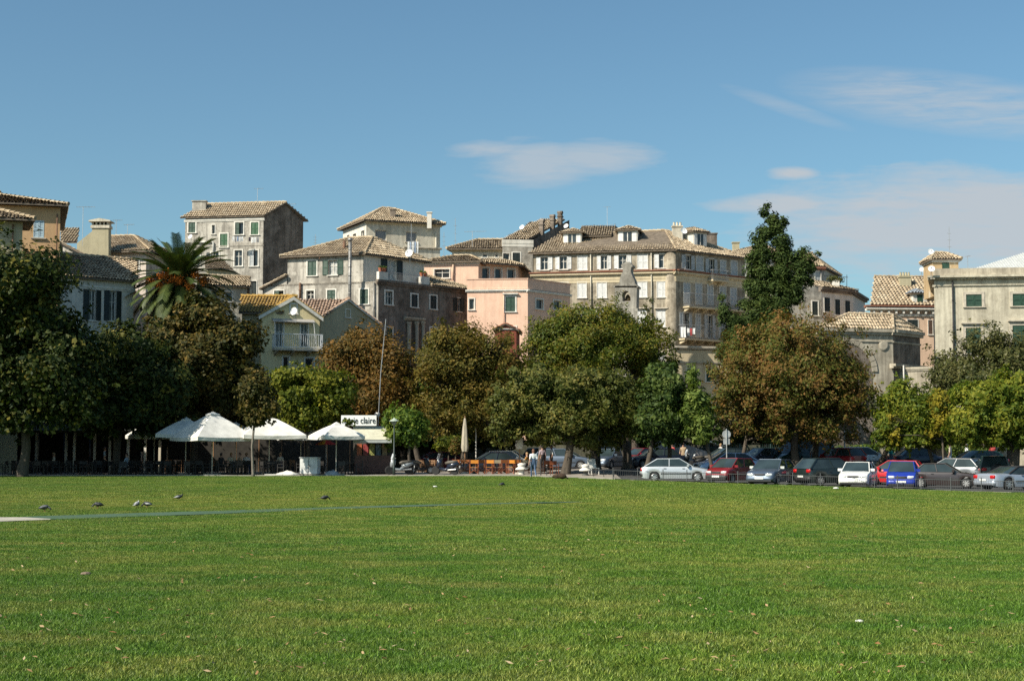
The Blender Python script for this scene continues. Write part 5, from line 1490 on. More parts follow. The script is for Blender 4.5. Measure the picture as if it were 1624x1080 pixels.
LM_OLIVE = leaf_mat('leaf_darkolive', [(0.030, 0.040, 0.012), (0.060, 0.070, 0.020), (0.105, 0.105, 0.032), (0.16, 0.145, 0.05)], 0.25, 0.5)
LM_YELLOW = leaf_mat('leaf_yellow', [(0.10, 0.12, 0.012), (0.24, 0.20, 0.02), (0.40, 0.31, 0.03)], 0.35)
LM_CYP = leaf_mat('leaf_cypress', [(0.018, 0.034, 0.008), (0.034, 0.058, 0.011), (0.056, 0.085, 0.016), (0.09, 0.11, 0.024)], 0.12, 0.7, spec=0.2)

# two unseen neighbours of the cafe row keep shading it from the left
tree('plane_tree', 'big plane tree left of the cafe, beyond the left edge', 80, [(-590, 480, 150, 110), (-500, 560, 110, 90), (-660, 570, 110, 90)], LM_PLANE, [(-585, -585, 640)], 9000, 0.2, 0.13, group='plane trees along the cafe')
tree('plane_tree', 'plane tree at the left end of the cafe row, mostly out of view', 86, [(-190, 440, 130, 100), (-240, 560, 120, 100), (-150, 590, 90, 80)], LM_PLANE, [(-190, -190, 640)], 12000, 0.19, 0.12, group='plane trees along the cafe')
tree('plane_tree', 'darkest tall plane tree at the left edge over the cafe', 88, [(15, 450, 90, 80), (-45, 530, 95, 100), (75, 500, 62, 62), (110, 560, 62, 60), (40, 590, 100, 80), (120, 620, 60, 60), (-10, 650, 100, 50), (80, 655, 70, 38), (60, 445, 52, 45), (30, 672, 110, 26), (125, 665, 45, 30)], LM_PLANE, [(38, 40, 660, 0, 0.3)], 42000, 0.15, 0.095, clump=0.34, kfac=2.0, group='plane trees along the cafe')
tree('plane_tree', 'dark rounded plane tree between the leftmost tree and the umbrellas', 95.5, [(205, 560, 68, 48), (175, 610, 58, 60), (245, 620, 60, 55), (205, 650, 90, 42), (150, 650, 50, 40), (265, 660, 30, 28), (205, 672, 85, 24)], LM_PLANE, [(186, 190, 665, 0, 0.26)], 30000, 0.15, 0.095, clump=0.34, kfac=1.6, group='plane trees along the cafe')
tree('plane_tree', 'brown-green plane tree rising behind the white umbrellas below the palm', 100, [(326, 506, 56, 42), (275, 550, 52, 50), (365, 545, 50, 52), (320, 590, 80, 60), (380, 610, 36, 42), (260, 620, 50, 50), (340, 640, 70, 42), (300, 668, 80, 26), (385, 655, 30, 26)], LM_PLANE2, [(308, 312, 660, 0, 0.26)], 36000, 0.15, 0.095, clump=0.33, kfac=1.7, group='plane trees along the cafe')
tree('young_tree', 'slender young tree with a small crown in front of the white umbrellas', 89, [(405, 620, 26, 30), (392, 640, 18, 22), (424, 645, 20, 24), (407, 662, 22, 18), (410, 596, 14, 14)], LM_PLANE2, [(403, 405, 655, 0, 0.075)], 5000, 0.12, 0.08, M_BARKGREY, clump=0.4)
tree('lime_tree', 'bright yellow-green tree over the right hand umbrellas', 97, [(485, 612, 55, 34), (450, 600, 30, 28), (525, 625, 40, 36), (480, 645, 48, 40), (516, 656, 32, 28), (545, 600, 16, 20), (440, 625, 24, 26), (552, 668, 10, 9, -4.5)], LM_YG, [(486, 486, 680, 0, 0.16)], 20000, 0.13, 0.09, clump=0.34, kfac=1.5)
tree('rusty_tree', 'rusty brown tree behind the kiosk, left of the pair', 108, [(575, 555, 55, 42), (545, 590, 44, 46), (615, 580, 52, 50), (580, 625, 70, 52), (640, 625, 40, 50), (560, 665, 50, 36), (630, 670, 50, 32), (590, 685, 60, 22), (650, 655, 40, 40)], LM_BROWN, [(600, 595, 660, 0, 0.24), (668, 650, 650, -2, 0.18)], 34000, 0.115, 0.06, clump=0.3, kfac=2.0, flat=0.9)
tree('rusty_tree', 'brownish green tree with bare twig tips left of the mushroom shaped tree', 106, [(735, 540, 58, 40), (695, 570, 44, 44), (780, 570, 44, 44), (735, 600, 75, 52), (690, 640, 45, 42), (770, 640, 52, 45), (730, 670, 60, 32), (690, 672, 40, 28), (780, 672, 44, 28), (812, 590, 30, 46), (800, 545, 22, 26)], LM_BROWNG, [(735, 735, 655, 0, 0.24), (700, 695, 655, 1.5, 0.16)], 34000, 0.115, 0.055, clump=0.3, kfac=2.0, flat=0.9)
tree('dome_tree', 'broad dome shaped olive-brown tree in front of the apartment house', 112, [(945, 540, 110, 62), (870, 560, 50, 50), (1020, 560, 55, 52), (900, 520, 60, 40), (985, 520, 60, 42), (1045, 580, 34, 38), (940, 600, 130, 42)], LM_MUSH, [(1008, 1000, 650, 0, 0.26), (945, 948, 640, 0, 0.26)], 46000, 0.115, 0.06, clump=0.24, kfac=2.6, flat=0.85)
tree('drooping_tree', 'wide grey-green tree leaning over the woman and the chairs', 95, [(900, 612, 84, 42), (838, 628, 54, 48), (965, 630, 64, 46), (810, 655, 36, 40), (900, 650, 88, 48), (985, 660, 48, 44), (850, 685, 46, 26), (940, 690, 40, 30), (800, 690, 24, 22)], LM_FRONT, [(897, 905, 660, 0, 0.26), (943, 940, 660, 5, 0.34), (995, 990, 665, 6, 0.3), (858, 866, 660, 5, 0.26)], 44000, 0.125, 0.065, clump=0.28, kfac=2.4, flat=0.8)
tree('shade_tree', 'dark green tree standing behind the silver hatchback', 93.8, [(1052, 622, 36, 46), (1035, 660, 36, 42), (1060, 668, 28, 36), (1050, 600, 30, 30), (1074, 694, 16, 16), (1040, 690, 34, 20)], LM_DKGREEN, [(1022, 1035, 670, 0, 0.17), (1062, 1058, 670, 2, 0.14)], 18000, 0.14, 0.07, clump=0.34, kfac=1.5, depth=1.3)
tree('pale_tree', 'slim pale green acacia between the dome tree and the rust tree', 92.4, [(1098, 598, 11, 22), (1102, 640, 19, 30), (1090, 660, 15, 22), (1116, 665, 18, 22), (1110, 690, 24, 16), (1130, 683, 14, 10)], LM_PALE, [(1131, 1118, 690, 0, 0.12)], 8000, 0.15, 0.06, clump=0.42)
tree('rust_tree', 'large rust-orange tree spreading above the parked cars', 97.5, [(1255, 555, 90, 58), (1185, 590, 58, 54), (1325, 590, 58, 56), (1255, 610, 110, 62), (1200, 650, 70, 46), (1310, 650, 74, 50), (1360, 625, 34, 44), (1250, 525, 50, 30), (1150, 620, 26, 34), (1250, 680, 70, 28), (1330, 680, 50, 28), (1170, 670, 40, 26), (1290, 690, 60, 20)], LM_ORANGE, [(1262, 1262, 670, 0, 0.26), (1175, 1185, 690, 2, 0.14), (1290, 1296, 680, 2, 0.2)], 52000, 0.11, 0.055, clump=0.25, kfac=2.8, flat=0.9, depth=1.35)
tree('acacia_tree', 'green and yellow feathery tree above the red and blue cars', 94.5, [(1440, 645, 42, 36), (1410, 670, 28, 30), (1470, 660, 40, 40), (1500, 680, 34, 32), (1440, 690, 46, 24), (1425, 615, 26, 20), (1500, 640, 24, 24), (1450, 700, 50, 16), (1400, 695, 24, 18)], LM_ACACIA, [(1384, 1420, 690, 3, 0.17), (1482, 1470, 700, 0, 0.13)], 24000, 0.14, 0.055, clump=0.36, kfac=1.6, depth=1.3)
tree('yellow_tree', 'small bright yellow tree among the green ones on the right', 93, [(1490, 640, 18, 22), (1500, 665, 20, 20), (1420, 690, 9, 12), (1480, 685, 14, 12), (1412, 662, 7, 8)], LM_YELLOW, [(1496, 1494, 690, 0, 0.07)], 4200, 0.13, 0.06, clump=0.45)
tree('olive_tree', 'dark olive coloured tree in front of the stone palace', 112, [(1560, 545, 44, 34), (1520, 580, 46, 40), (1600, 575, 56, 48), (1560, 610, 80, 42), (1490, 605, 30, 32), (1650, 590, 50, 50)], LM_OLIVE, [(1560, 1560, 650, 0, 0.24)], 30000, 0.12, 0.065, clump=0.3, kfac=2.0)
tree('green_tree', 'fresh green leaning tree above the silver coupe at the right edge', 88, [(1560, 630, 44, 34), (1615, 620, 50, 36), (1590, 660, 60, 38), (1540, 670, 36, 34), (1650, 660, 50, 46), (1560, 695, 44, 20), (1630, 690, 50, 28), (1590, 700, 56, 16)], LM_ACACIA, [(1602, 1612, 690, 0, 0.3)], 30000, 0.15, 0.06, clump=0.36, kfac=1.8)
tree('sapling', 'small green street tree beside the lamp post by the kiosk', 94.5, [(640, 668, 30, 24), (655, 685, 26, 22), (625, 690, 18, 18), (670, 672, 14, 14), (618, 705, 12, 10)], LM_GREEN, [(652, 650, 690, 0, 0.1)], 7000, 0.13, 0.065, M_BARK, clump=0.42)
# cypresses
CY = [(1216, 326, 9, 8), (1213, 337, 11, 10), (1223, 349, 15, 13), (1245, 352, 9, 12), (1232, 362, 16, 14), (1214, 371, 24, 14), (1204, 388, 19, 15), (1238, 384, 16, 15), (1208, 406, 22, 16), (1238, 408, 20, 15), (1271, 399, 17, 9), (1268, 416, 25, 16), (1284, 424, 12, 11), (1204, 430, 24, 16), (1237, 432, 24, 17), (1270, 440, 20, 16), (1285, 446, 8, 13), (1199, 455, 18, 18), (1228, 455, 24, 18), (1256, 459, 22, 17), (1204, 478, 25, 15), (1237, 476, 27, 15), (1263, 474, 15, 12), (1196, 503, 20, 17), (1230, 496, 30, 18), (1218, 530, 34, 24), (1205, 560, 30, 30), (1292, 410, 11, 8), (1299, 402, 7, 5), (1186, 452, 9, 12), (1182, 484, 11, 12), (1248, 402, 13, 12), (1182, 520, 16, 18)]
tree('cypress', 'tall ragged dark cypress towering over the right hand roofs', 132, CY, LM_CYP, [(1226, 1226, 470, 0, 0.35)], 66000, 0.15, 0.06, clump=0.52, kfac=4.5, limbs=False, up=0.9, flat=1.0, shell=0.35, spread=False)
tree('cypress', 'small dark cypress before the apartment house balconies', 130, [(1144, 474, 8, 12), (1149, 492, 12, 13), (1145, 508, 10, 12), (1162, 508, 17, 15), (1156, 530, 15, 14), (1168, 535, 18, 22), (1158, 562, 20, 24)], LM_CYP, [(1158, 1158, 530, 0, 0.2)], 13000, 0.12, 0.05, clump=0.5, kfac=1.0, limbs=False, up=0.9, flat=1.0, shell=0.35, spread=False)
# hedges and bushes
tree('bush', 'trimmed yellow-green hedge behind the wooden cafe chairs', 104, [(706, 700, 14, 8), (720, 698, 14, 8), (735, 700, 10, 8), (712, 708, 24, 8)], LM_YG, [(712, 712, 708)], 4500, 0.09, 0.05, clump=0.5, limbs=False, cat='bush', trunk_r=0.05)
tree('bush', 'small orange-leaved shrub beside the closed beige parasol', 100, [(723, 702, 7, 10), (722, 712, 8, 8)], LM_ORANGE, [(723, 723, 712)], 1500, 0.08, 0.05, clump=0.5, limbs=False, cat='bush', trunk_r=0.04)
tree('bush', 'sunlit round green bush behind the silver van', 116, [(880, 677, 16, 10), (866, 681, 9, 7)], LM_YG, [(878, 878, 690)], 2500, 0.09, 0.06, clump=0.5, limbs=False, cat='bush', trunk_r=0.06)
tree('bush', 'dark green hedge between the trunks at the foot of the rust tree', 117, [(1330, 715, 24, 9), (1370, 713, 26, 10), (1290, 716, 24, 8)], LM_GREEN, [(1330, 1330, 715)], 4500, 0.1, 0.06, clump=0.5, limbs=False, cat='bush', trunk_r=0.06)
tree('bush', 'flowering cream shrub behind the people on the right', 108, [(1536, 715, 10, 10), (1512, 712, 12, 10), (1560, 716, 14, 8)], LM_PALE, [(1536, 1536, 716)], 2500, 0.08, 0.05, clump=0.5, limbs=False, cat='bush', trunk_r=0.05)
tree('bush', 'roof garden shrub on the pale house right of the cypress', 154, [(1322, 442, 9, 5), (1330, 444, 8, 4)], LM_OLIVE, [(1325, 1325, 446)], 900, 0.09, 0.05, clump=0.5, limbs=False, cat='bush', trunk_r=0.03)
TREES[-1].children[1].hide_render = False
tree('background_tree', 'tall leafy tree filling the gap behind the kiosk', 122, [(640, 640, 60, 50), (560, 650, 50, 45), (700, 655, 50, 40)], LM_GREEN, [(640, 640, 690)], 9000, 0.18, 0.11, clump=0.32, kfac=1.3)
tree('background_tree', 'leafy tree filling the gap behind the trunks of the dome tree', 120, [(900, 660, 60, 30), (1000, 655, 70, 35), (1080, 650, 50, 40)], LM_GREEN, [(960, 960, 690)], 9000, 0.18, 0.11, clump=0.32, kfac=1.3)
tree('background_tree', 'dark tree standing behind the rust tree and the car park fence', 119, [(1180, 660, 60, 34), (1300, 660, 80, 36), (1400, 655, 50, 34)], LM_OLIVE, [(1215, 1215, 690), (1340, 1340, 690)], 10000, 0.18, 0.11, clump=0.32, kfac=1.3)

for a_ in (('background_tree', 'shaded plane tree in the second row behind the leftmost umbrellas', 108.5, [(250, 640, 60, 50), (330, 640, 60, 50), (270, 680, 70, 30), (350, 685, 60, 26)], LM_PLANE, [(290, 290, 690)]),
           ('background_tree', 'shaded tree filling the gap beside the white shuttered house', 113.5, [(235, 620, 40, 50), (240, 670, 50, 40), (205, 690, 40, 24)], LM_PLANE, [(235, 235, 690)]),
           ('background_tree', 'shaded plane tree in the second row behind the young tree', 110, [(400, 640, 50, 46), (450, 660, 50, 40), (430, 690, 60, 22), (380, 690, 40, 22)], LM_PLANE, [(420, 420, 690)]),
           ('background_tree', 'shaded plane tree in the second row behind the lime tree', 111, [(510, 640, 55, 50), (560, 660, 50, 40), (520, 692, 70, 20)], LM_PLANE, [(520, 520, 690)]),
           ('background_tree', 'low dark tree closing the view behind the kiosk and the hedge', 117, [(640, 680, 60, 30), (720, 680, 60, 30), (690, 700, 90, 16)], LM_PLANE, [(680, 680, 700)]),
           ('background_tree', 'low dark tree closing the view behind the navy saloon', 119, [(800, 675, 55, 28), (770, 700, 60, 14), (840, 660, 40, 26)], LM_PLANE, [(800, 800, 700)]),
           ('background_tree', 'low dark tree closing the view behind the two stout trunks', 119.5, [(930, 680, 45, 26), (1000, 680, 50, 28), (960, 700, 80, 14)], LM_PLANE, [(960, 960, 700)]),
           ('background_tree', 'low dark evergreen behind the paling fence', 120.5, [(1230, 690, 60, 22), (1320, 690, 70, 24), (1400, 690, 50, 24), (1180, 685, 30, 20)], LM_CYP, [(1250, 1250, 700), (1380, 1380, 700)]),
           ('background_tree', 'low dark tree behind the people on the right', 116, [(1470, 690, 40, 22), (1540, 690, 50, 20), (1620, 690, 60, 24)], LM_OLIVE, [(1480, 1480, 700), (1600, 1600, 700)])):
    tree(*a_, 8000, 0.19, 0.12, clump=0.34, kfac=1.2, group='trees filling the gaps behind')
# ---------------------------------------------------------------- the palm
Y = 113.0
base = GX(285, Y)
palm = empty('palm_tree', base, 0, 'date palm with arching fronds and orange fruit stalks', 'palm')
cc = P(284, 448, Y) - base
b = MB(); b.sm = True
b.tube([(0, 0, -0.2), (cc.x*0.3, 0, cc.z*0.35), (cc.x*0.8, 0, cc.z*0.8), (cc.x, 0, cc.z-0.1)], [0.55, 0.42, 0.42, 0.5], 14)
for k in range(60):   # stubs of cut leaf bases
    a = k*2.4; z = cc.z*0.45+k*cc.z*0.52/60; q = Vector((cc.x*0.7+0.42*math.cos(a), 0.42*math.sin(a), z))
    b.tube([q, q+Vector((0.12*math.cos(a), 0.12*math.sin(a), 0.18))], [0.07, 0.04], 5)
b.build('trunk', bark('bark_palm', (0.12, 0.085, 0.055)), palm, (0, 0, 0))
LM_PALM = leaf_mat('leaf_palm', [(0.028, 0.046, 0.012), (0.052, 0.076, 0.018), (0.10, 0.125, 0.030)], 0.15, 0.5, spec=0.35)
LM_PALMDRY = leaf_mat('leaf_palm_dry', [(0.055, 0.055, 0.022), (0.11, 0.085, 0.035), (0.16, 0.11, 0.05)], 0.15, 0.6)
def frond_mesh(length, droop, m, seed):
    r_ = random.Random(seed); q = MB(); n = 46
    def pt(t): return Vector((length*(t-0.12*droop*t*t*t), 0, length*(0.10*t-droop*0.42*t*t)))
    q.tube([pt(k/8) for k in range(9)], [0.04*(1-k/9)+0.008 for k in range(9)], 4)
    for k in range(n):
        t = 0.16+0.84*k/(n-1); p = pt(t); tg = (pt(min(1, t+0.02))-pt(t-0.02)).normalized()
        ll = length*0.16*math.sin(math.pi*min(1, 0.22+0.78*(1-t)*1.02))**0.6+0.06
        for sy in (-1, 1):
            d = (tg*0.75+Vector((0, sy*0.9, 0))+Vector((0, 0, 0.35-0.55*droop*t))).normalized()
            e = p+d*ll*r_.uniform(0.85, 1.1)+Vector((0, 0, -0.10*ll)); w = tg*0.036
            q.faces([p-w, p+w, p.lerp(e, 0.6)+w*0.9, e, p.lerp(e, 0.6)-w*0.9], [(0, 1, 2, 3, 4)])
    return q.mesh('frond', m)
FM = [frond_mesh(3.9+0.2*(i % 3), 0.62+0.24*(i % 4), LM_PALM, i) for i in range(8)]
FD = [frond_mesh(3.2, 0.75+0.15*i, LM_PALMDRY, 20+i) for i in range(2)]
for k in range(130):
    t = k/129.0; el = R(82-142*t**0.95); az = k*2.39996
    me = FM[k % 8] if t < 0.86 else FD[k % 2]
    o = link('frond', me, palm, cc+Vector((0.25*math.cos(az), 0.25*math.sin(az), 0.35-0.9*t)), (0, 0, 0))
    o.rotation_euler = (Matrix.Rotation(az, 4, 'Z') @ Matrix.Rotation(-el+random.uniform(-.08, .08), 4, 'Y')).to_euler()
    s = random.uniform(0.85, 1.08)*(0.84+0.2*min(1, t*2)); o.scale = (s, s, s)
M_DATE = mat('date_orange', (0.52, 0.16, 0.02), 0.5, var=0.3)
for px, py, dy in ((240, 446, -1.2), (255, 440, -1.6), (268, 450, -1.9), (249, 452, -1.6), (310, 437, -1.7), (322, 446, -1.4), (300, 453, -2.0), (266, 436, -1.8), (283, 445, -2.0), (258, 458, -1.8)):
    c = P(px, py, Y+dy)-base; b = MB()
    for k in range(90):
        q = Vector((rng.normal(0, .2), rng.normal(0, .16), rng.normal(0, .17)))
        s = 0.055; b.faces([c+q+Vector(v)*s for v in ((1,0,0),(-1,0,0),(0,1,0),(0,-1,0),(0,0,1.3),(0,0,-1.3))], [(0,2,4),(2,1,4),(1,3,4),(3,0,4),(2,0,5),(1,2,5),(3,1,5),(0,3,5)])
    b.tube([cc, (cc+c)/2+Vector((0, -0.1, 0.35)), c], 0.03, 5)
    b.build('fruit_cluster', M_DATE, palm, (0, 0, 0))
# ================================================================ cars
M_TYRE = mat('tyre_rubber', (0.018, 0.018, 0.018), 0.85, var=0.2)
M_RIM = mat('rim_alloy', (0.55, 0.55, 0.54), 0.35, metal=0.7, var=0.08)
M_RIMSTEEL = mat('rim_grey', (0.36, 0.36, 0.35), 0.5, metal=0.3, var=0.12)
M_CARGLASS = glass_mat('car_glass', (0.030, 0.045, 0.048), 0.04)
M_LAMP = mat('lamp_clear', (0.75, 0.76, 0.74), 0.12, metal=0.25, var=0.15, scale=18)
M_TAIL = mat('lamp_red', (0.45, 0.012, 0.012), 0.2, var=0.1)
M_BLACKP = mat('plastic_black', (0.022, 0.022, 0.023), 0.6, var=0.15)
M_PLATE = mat('number_plate', (0.78, 0.78, 0.74), 0.5, var=0.06)
M_CHROME = mat('chrome', (0.6, 0.6, 0.6), 0.15, metal=1.0, var=0.05)
WHEELS = {}
def wheel_parts(r, rim):
    key = (r, rim.name)
    if key not in WHEELS:
        X = Matrix.Rotation(R(90), 4, 'X')
        b = MB(); b.sm = True
        b.lathe([(r*0.66, -0.09), (r*0.93, -0.10), (r, -0.06), (r, 0.06), (r*0.93, 0.10), (r*0.66, 0.09)], 24, M=X)
        ty = b.mesh('tyre', M_TYRE)
        b = MB()
        b.lathe([(r*0.67, -0.05), (r*0.67, 0.085), (r*0.60, 0.095), (r*0.56, 0.05), (r*0.2, 0.055), (r*0.16, 0.09), (0.01, 0.095)], 20, M=X)
        for k in range(7):
            a = 2*math.pi*k/7; M = X @ Matrix.Rotation(a, 4, 'Z')
            b.box((r*0.14, -0.03, 0.05), (r*0.6, 0.03, 0.092), M)
        WHEELS[key] = (ty, b.mesh('rim', rim))
    return WHEELS[key]
# deck: top line of the lower body, rear (x=0) to front (x=L); gh: greenhouse base rear/front, roof rear/front, roof height
CARS = {
 'hatch': dict(L=4.15, W=1.69, H=1.41, wb=2.54, fo=0.80, r=0.29, deck=[(0, .60), (.02, .84), (.30, .93), (1.0, .93), (2.9, .92), (3.10, .90), (3.9, .76), (4.08, .68), (4.15, .52)], gh=(.22, 3.12, .98, 2.30)),
 'small': dict(L=3.52, W=1.60, H=1.49, wb=2.37, fo=0.66, r=0.28, deck=[(0, .60), (.02, .95), (.25, .97), (2.7, .95), (2.85, .93), (3.3, .80), (3.46, .70), (3.52, .50)], gh=(.06, 2.86, .42, 2.02)),
 'mpv': dict(L=4.17, W=1.72, H=1.60, wb=2.58, fo=0.82, r=0.31, deck=[(0, .62), (.03, .98), (.3, 1.02), (2.9, 1.0), (3.25, .97), (3.9, .83), (4.1, .70), (4.17, .5)], gh=(.05, 3.30, .62, 2.25)),
 'wagon': dict(L=4.35, W=1.74, H=1.48, wb=2.58, fo=0.88, r=0.30, deck=[(0, .6), (.02, .92), (.3, .97), (2.9, .95), (3.15, .93), (4.0, .80), (4.25, .68), (4.35, .5)], gh=(.12, 3.18, .62, 2.25)),
 'sedan': dict(L=4.20, W=1.66, H=1.40, wb=2.45, fo=0.80, r=0.29, deck=[(0, .60), (.02, .86), (.12, .90), (.85, .92), (2.9, .90), (3.1, .88), (4.0, .78), (4.14, .70), (4.20, .50)], gh=(.62, 3.05, 1.12, 2.25)),
 'coupe': dict(L=4.52, W=1.82, H=1.30, wb=2.66, fo=0.90, r=0.335, deck=[(0, .55), (.02, .78), (.12, .88), (.9, .90), (1.6, .86), (2.9, .84), (3.2, .82), (4.1, .68), (4.42, .55), (4.52, .42)], gh=(1.0, 3.20, 1.75, 2.45)),
 'suv': dict(L=4.25, W=1.78, H=1.74, wb=2.50, fo=0.80, r=0.35, deck=[(0, .7), (.02, 1.05), (.3, 1.08), (2.8, 1.06), (3.05, 1.03), (3.95, .94), (4.18, .82), (4.25, .6)], gh=(.04, 3.08, .22, 2.35)),
 'van': dict(L=4.6, W=1.85, H=1.92, wb=2.9, fo=0.85, r=0.32, deck=[(0, .7), (.02, 1.1), (.3, 1.15), (3.5, 1.12), (3.8, 1.06), (4.3, .9), (4.5, .75), (4.6, .55)], gh=(.03, 3.85, .18, 3.0)),
}
def car(name, label, kind, px, Y, head, paint, py=None, rim=None, group=None, roofm=None, low_bumper=None, cat='car', spare=False, top=None, scale=1.0, plate=None):
    """head: heading as compass vector (x, y) in plan; stands on the ground under column px at distance Y"""
    S = CARS[kind]; L, W, H = S['L'], S['W'], S['H']
    g = GX(px, Y); g.z -= 0.03 if g.x > 6.6 else -0.05
    root = empty(name, g, math.atan2(head[1], head[0]), label, cat, group or 'cars parked on the asphalt')
    hw = W/2; xo = -L/2
    xf = L-S['fo']; xr = xf-S['wb']; r = S['r']; ra = r+0.06
    dx, dz = zip(*S['deck'])
    xs = np.unique(np.concatenate([np.linspace(0, L, 31), np.linspace(xf-ra, xf+ra, 9), np.linspace(xr-ra, xr+ra, 9), np.array([0.02, 0.06, L-0.06, L-0.02])]))
    b = MB(); b.sm = True
    n = 12; vs = []
    for x in xs:
        zt = np.interp(x, dx, dz)
        e = abs(x-L/2)/(L/2)
        w = hw*(1-0.05*e**3-0.13*max(0, (e-0.86)/0.14)**2.2)
        zl = 0.20+0.10*max(0, (e-0.9)/0.1)
        for xw in (xf, xr):
            if abs(x-xw) < ra: zl = max(zl, r+math.sqrt(max(0, ra*ra-(x-xw)**2))*0.98)
        zl = min(zl, zt-0.08)
        half = [(w*0.80, min(zl, 0.24) if False else zl), (w*0.975, zl), (w, zl+(zt-zl)*0.40), (w*0.985, zt-0.09), (w*0.93, zt-0.015), (w*0.55, zt+0.02)]
        for (y, z) in half: vs.append((x+xo, y, z))
        for (y, z) in half[::-1]: vs.append((x+xo, -y, z))
    fs = []
    for i in range(len(xs)-1):
        for k in range(n-1):
            fs.append((i*n+k, (i+1)*n+k, (i+1)*n+k+1, i*n+k+1))
    fs.append(tuple(range(n))); fs.append(tuple((len(xs)-1)*n+k for k in range(n-1, -1, -1)))
    b.faces(vs, fs)
    body = b.build('body', paint, root, (0, 0, 0)); body.data.set_sharp_from_angle(angle=R(38))
    b = MB(); b.box((xo+0.15, -hw*0.82, 0.17), (L+xo-0.15, hw*0.82, 0.52)); b.build('underbody', M_BLACKP, root, (0, 0, 0))
    br, bf, rr_, rf = S['gh']
    zbr, zbf = np.interp(br, dx, dz)+0.0, np.interp(bf, dx, dz)+0.0
    wb_, wr_ = hw*0.93, hw*0.74
    def gp(x, y, z): return Vector((x+xo, y, z))
    zr_r, zr_f = H-0.05, H-0.03
    bR, bF, tR, tF = gp(br, wb_, zbr), gp(bf, wb_*0.96, zbf), gp(rr_, wr_, zr_r), gp(rf, wr_, zr_f)
    mir = lambda v: Vector((v.x, -v.y, v.z))
    # roof skin, domed
    b = MB(); b.sm = True; m_, k_ = 8, 6; vv = []
    for i in range(m_+1):
        s = i/m_; x = (rr_-0.05)+(rf-rr_+0.1)*s
        for j in range(k_+1):
            y = -1+2*j/k_
            vv.append((x+xo, y*(wr_+0.015), H-0.05-0.055*abs(y)**2.5-0.03*(2*s-1)**2+0.05))
    b.faces(vv, [(i*(k_+1)+j, (i+1)*(k_+1)+j, (i+1)*(k_+1)+j+1, i*(k_+1)+j+1) for i in range(m_) for j in range(k_)])
    b.faces([(v[0], v[1], v[2]-0.05) for v in vv], [(i*(k_+1)+j, i*(k_+1)+j+1, (i+1)*(k_+1)+j+1, (i+1)*(k_+1)+j) for i in range(m_) for j in range(k_)])
    b.build('roof', roofm or paint, root, (0, 0, 0))
    b = MB()
    xB = (br+bf)/2+0.02
    Bb = gp(xB, wb_, np.interp(xB, dx, dz)); Bt = gp((rr_+rf)/2+0.05, wr_, H-0.045)
    for a, c, rad in ((bR, tR, 0.042), (bF, tF, 0.026), (Bb, Bt, 0.03)):
        for q in (lambda v: v, mir):
            b.tube([q(a), q(c)], rad, 6)
    for q in (lambda v: v, mir):
        b.tube([q(tR), q(Bt), q(tF)], 0.032, 6)
    b.tube([tR, mir(tR)], 0.032, 6); b.tube([tF, mir(tF)], 0.026, 6)
    b.build('pillars', (roofm or paint) if kind == 'coupe' else paint, root, (0, 0, 0))
    def pane(nm, quad, bow=0.0, bd=(0, 0, 0)):
        q = MB(); q.sm = True; A, B_, C_, D_ = quad; bd = Vector(bd); vs_ = []
        for i in range(7):
            s = i/6; o = bd*(1-(2*s-1)**2)*bow
            vs_ += [A.lerp(B_, s)+o, D_.lerp(C_, s)+o*0.6]
        q.faces(vs_, [(2*i, 2*i+2, 2*i+3, 2*i+1) for i in range(6)])
        q.build(nm, M_CARGLASS, root, (0, 0, 0))
    pane('windscreen', (mir(bF), bF, tF, mir(tF)), 0.10, (1, 0, 0.1))
    pane('rear_window', (bR, mir(bR), mir(tR), tR), 0.05, (-1, 0, 0.1))
    for q in (lambda v: v, mir):
        pane('side_window', (q(bR), q(Bb), q(Bt), q(tR))); pane('side_window', (q(Bb), q(bF), q(tF), q(Bt)))
    # wheels
    ty, rm = wheel_parts(r, rim or M_RIMSTEEL)
    for xw in (xf, xr):
        for sy in (-1, 1):
            w = empty('wheel', (xw+xo, sy*(hw-0.12), r)); w.parent = root
            w.rotation_euler = (0, 0, 0 if sy < 0 else math.pi)
            link('tyre', ty, w); link('rim', rm, w)
    def bev(nm, c, s, m, rz=0.0):
        q = MB(); M = Matrix.Translation(c) @ Matrix.Rotation(rz, 4, 'Z'); q.sm = True
        sx, sy, sz = [v/2 for v in s]; k = 0.7
        ring = [(sy, sz*k), (sy*k, sz), (-sy*k, sz), (-sy, sz*k), (-sy, -sz*k), (-sy*k, -sz), (sy*k, -sz), (sy, -sz*k)]
        vv = [M @ Vector((x, y*f, z*f)) for x, f in ((-sx, 1.0), (sx*0.5, 1.0), (sx, 0.82)) for y, z in ring]
        q.faces(vv, [(i*8+j, i*8+(j+1) % 8, (i+1)*8+(j+1) % 8, (i+1)*8+j) for i in range(2) for j in range(8)]+[tuple(range(16, 24))])
        return q.build(nm, m, root, (0, 0, 0))
    zl = np.interp(L-0.1, dx, dz)-0.08
    lb = low_bumper or paint
    for sy in (-1, 1):
        bev('headlight', (L+xo-0.10, sy*hw*0.62, zl), (0.16, hw*0.44, 0.17), M_LAMP, -sy*(-0.22))
        o = bev('tail_light', (xo+0.06, sy*hw*0.70, np.interp(0.1, dx, dz)-0.14), (0.14, hw*0.36, 0.2), M_TAIL); 
        o.data.transform(Matrix.Translation((2*(xo+0.06), 0, 0)) @ Matrix.Scale(-1, 4, (1, 0, 0)))
        q = MB(); q.cbox((bf+xo-0.32, sy*(hw+0.04), zbf+0.08), (0.13, 0.22, 0.14)); q.build('mirror', paint if kind != 'wagon' else M_LAMP, root, (0, 0, 0))
        q = MB()
        for xx in (xB-0.25, xB+0.85): q.cbox((xx+xo, sy*(hw-0.002), 0.80), (0.16, 0.03, 0.03))
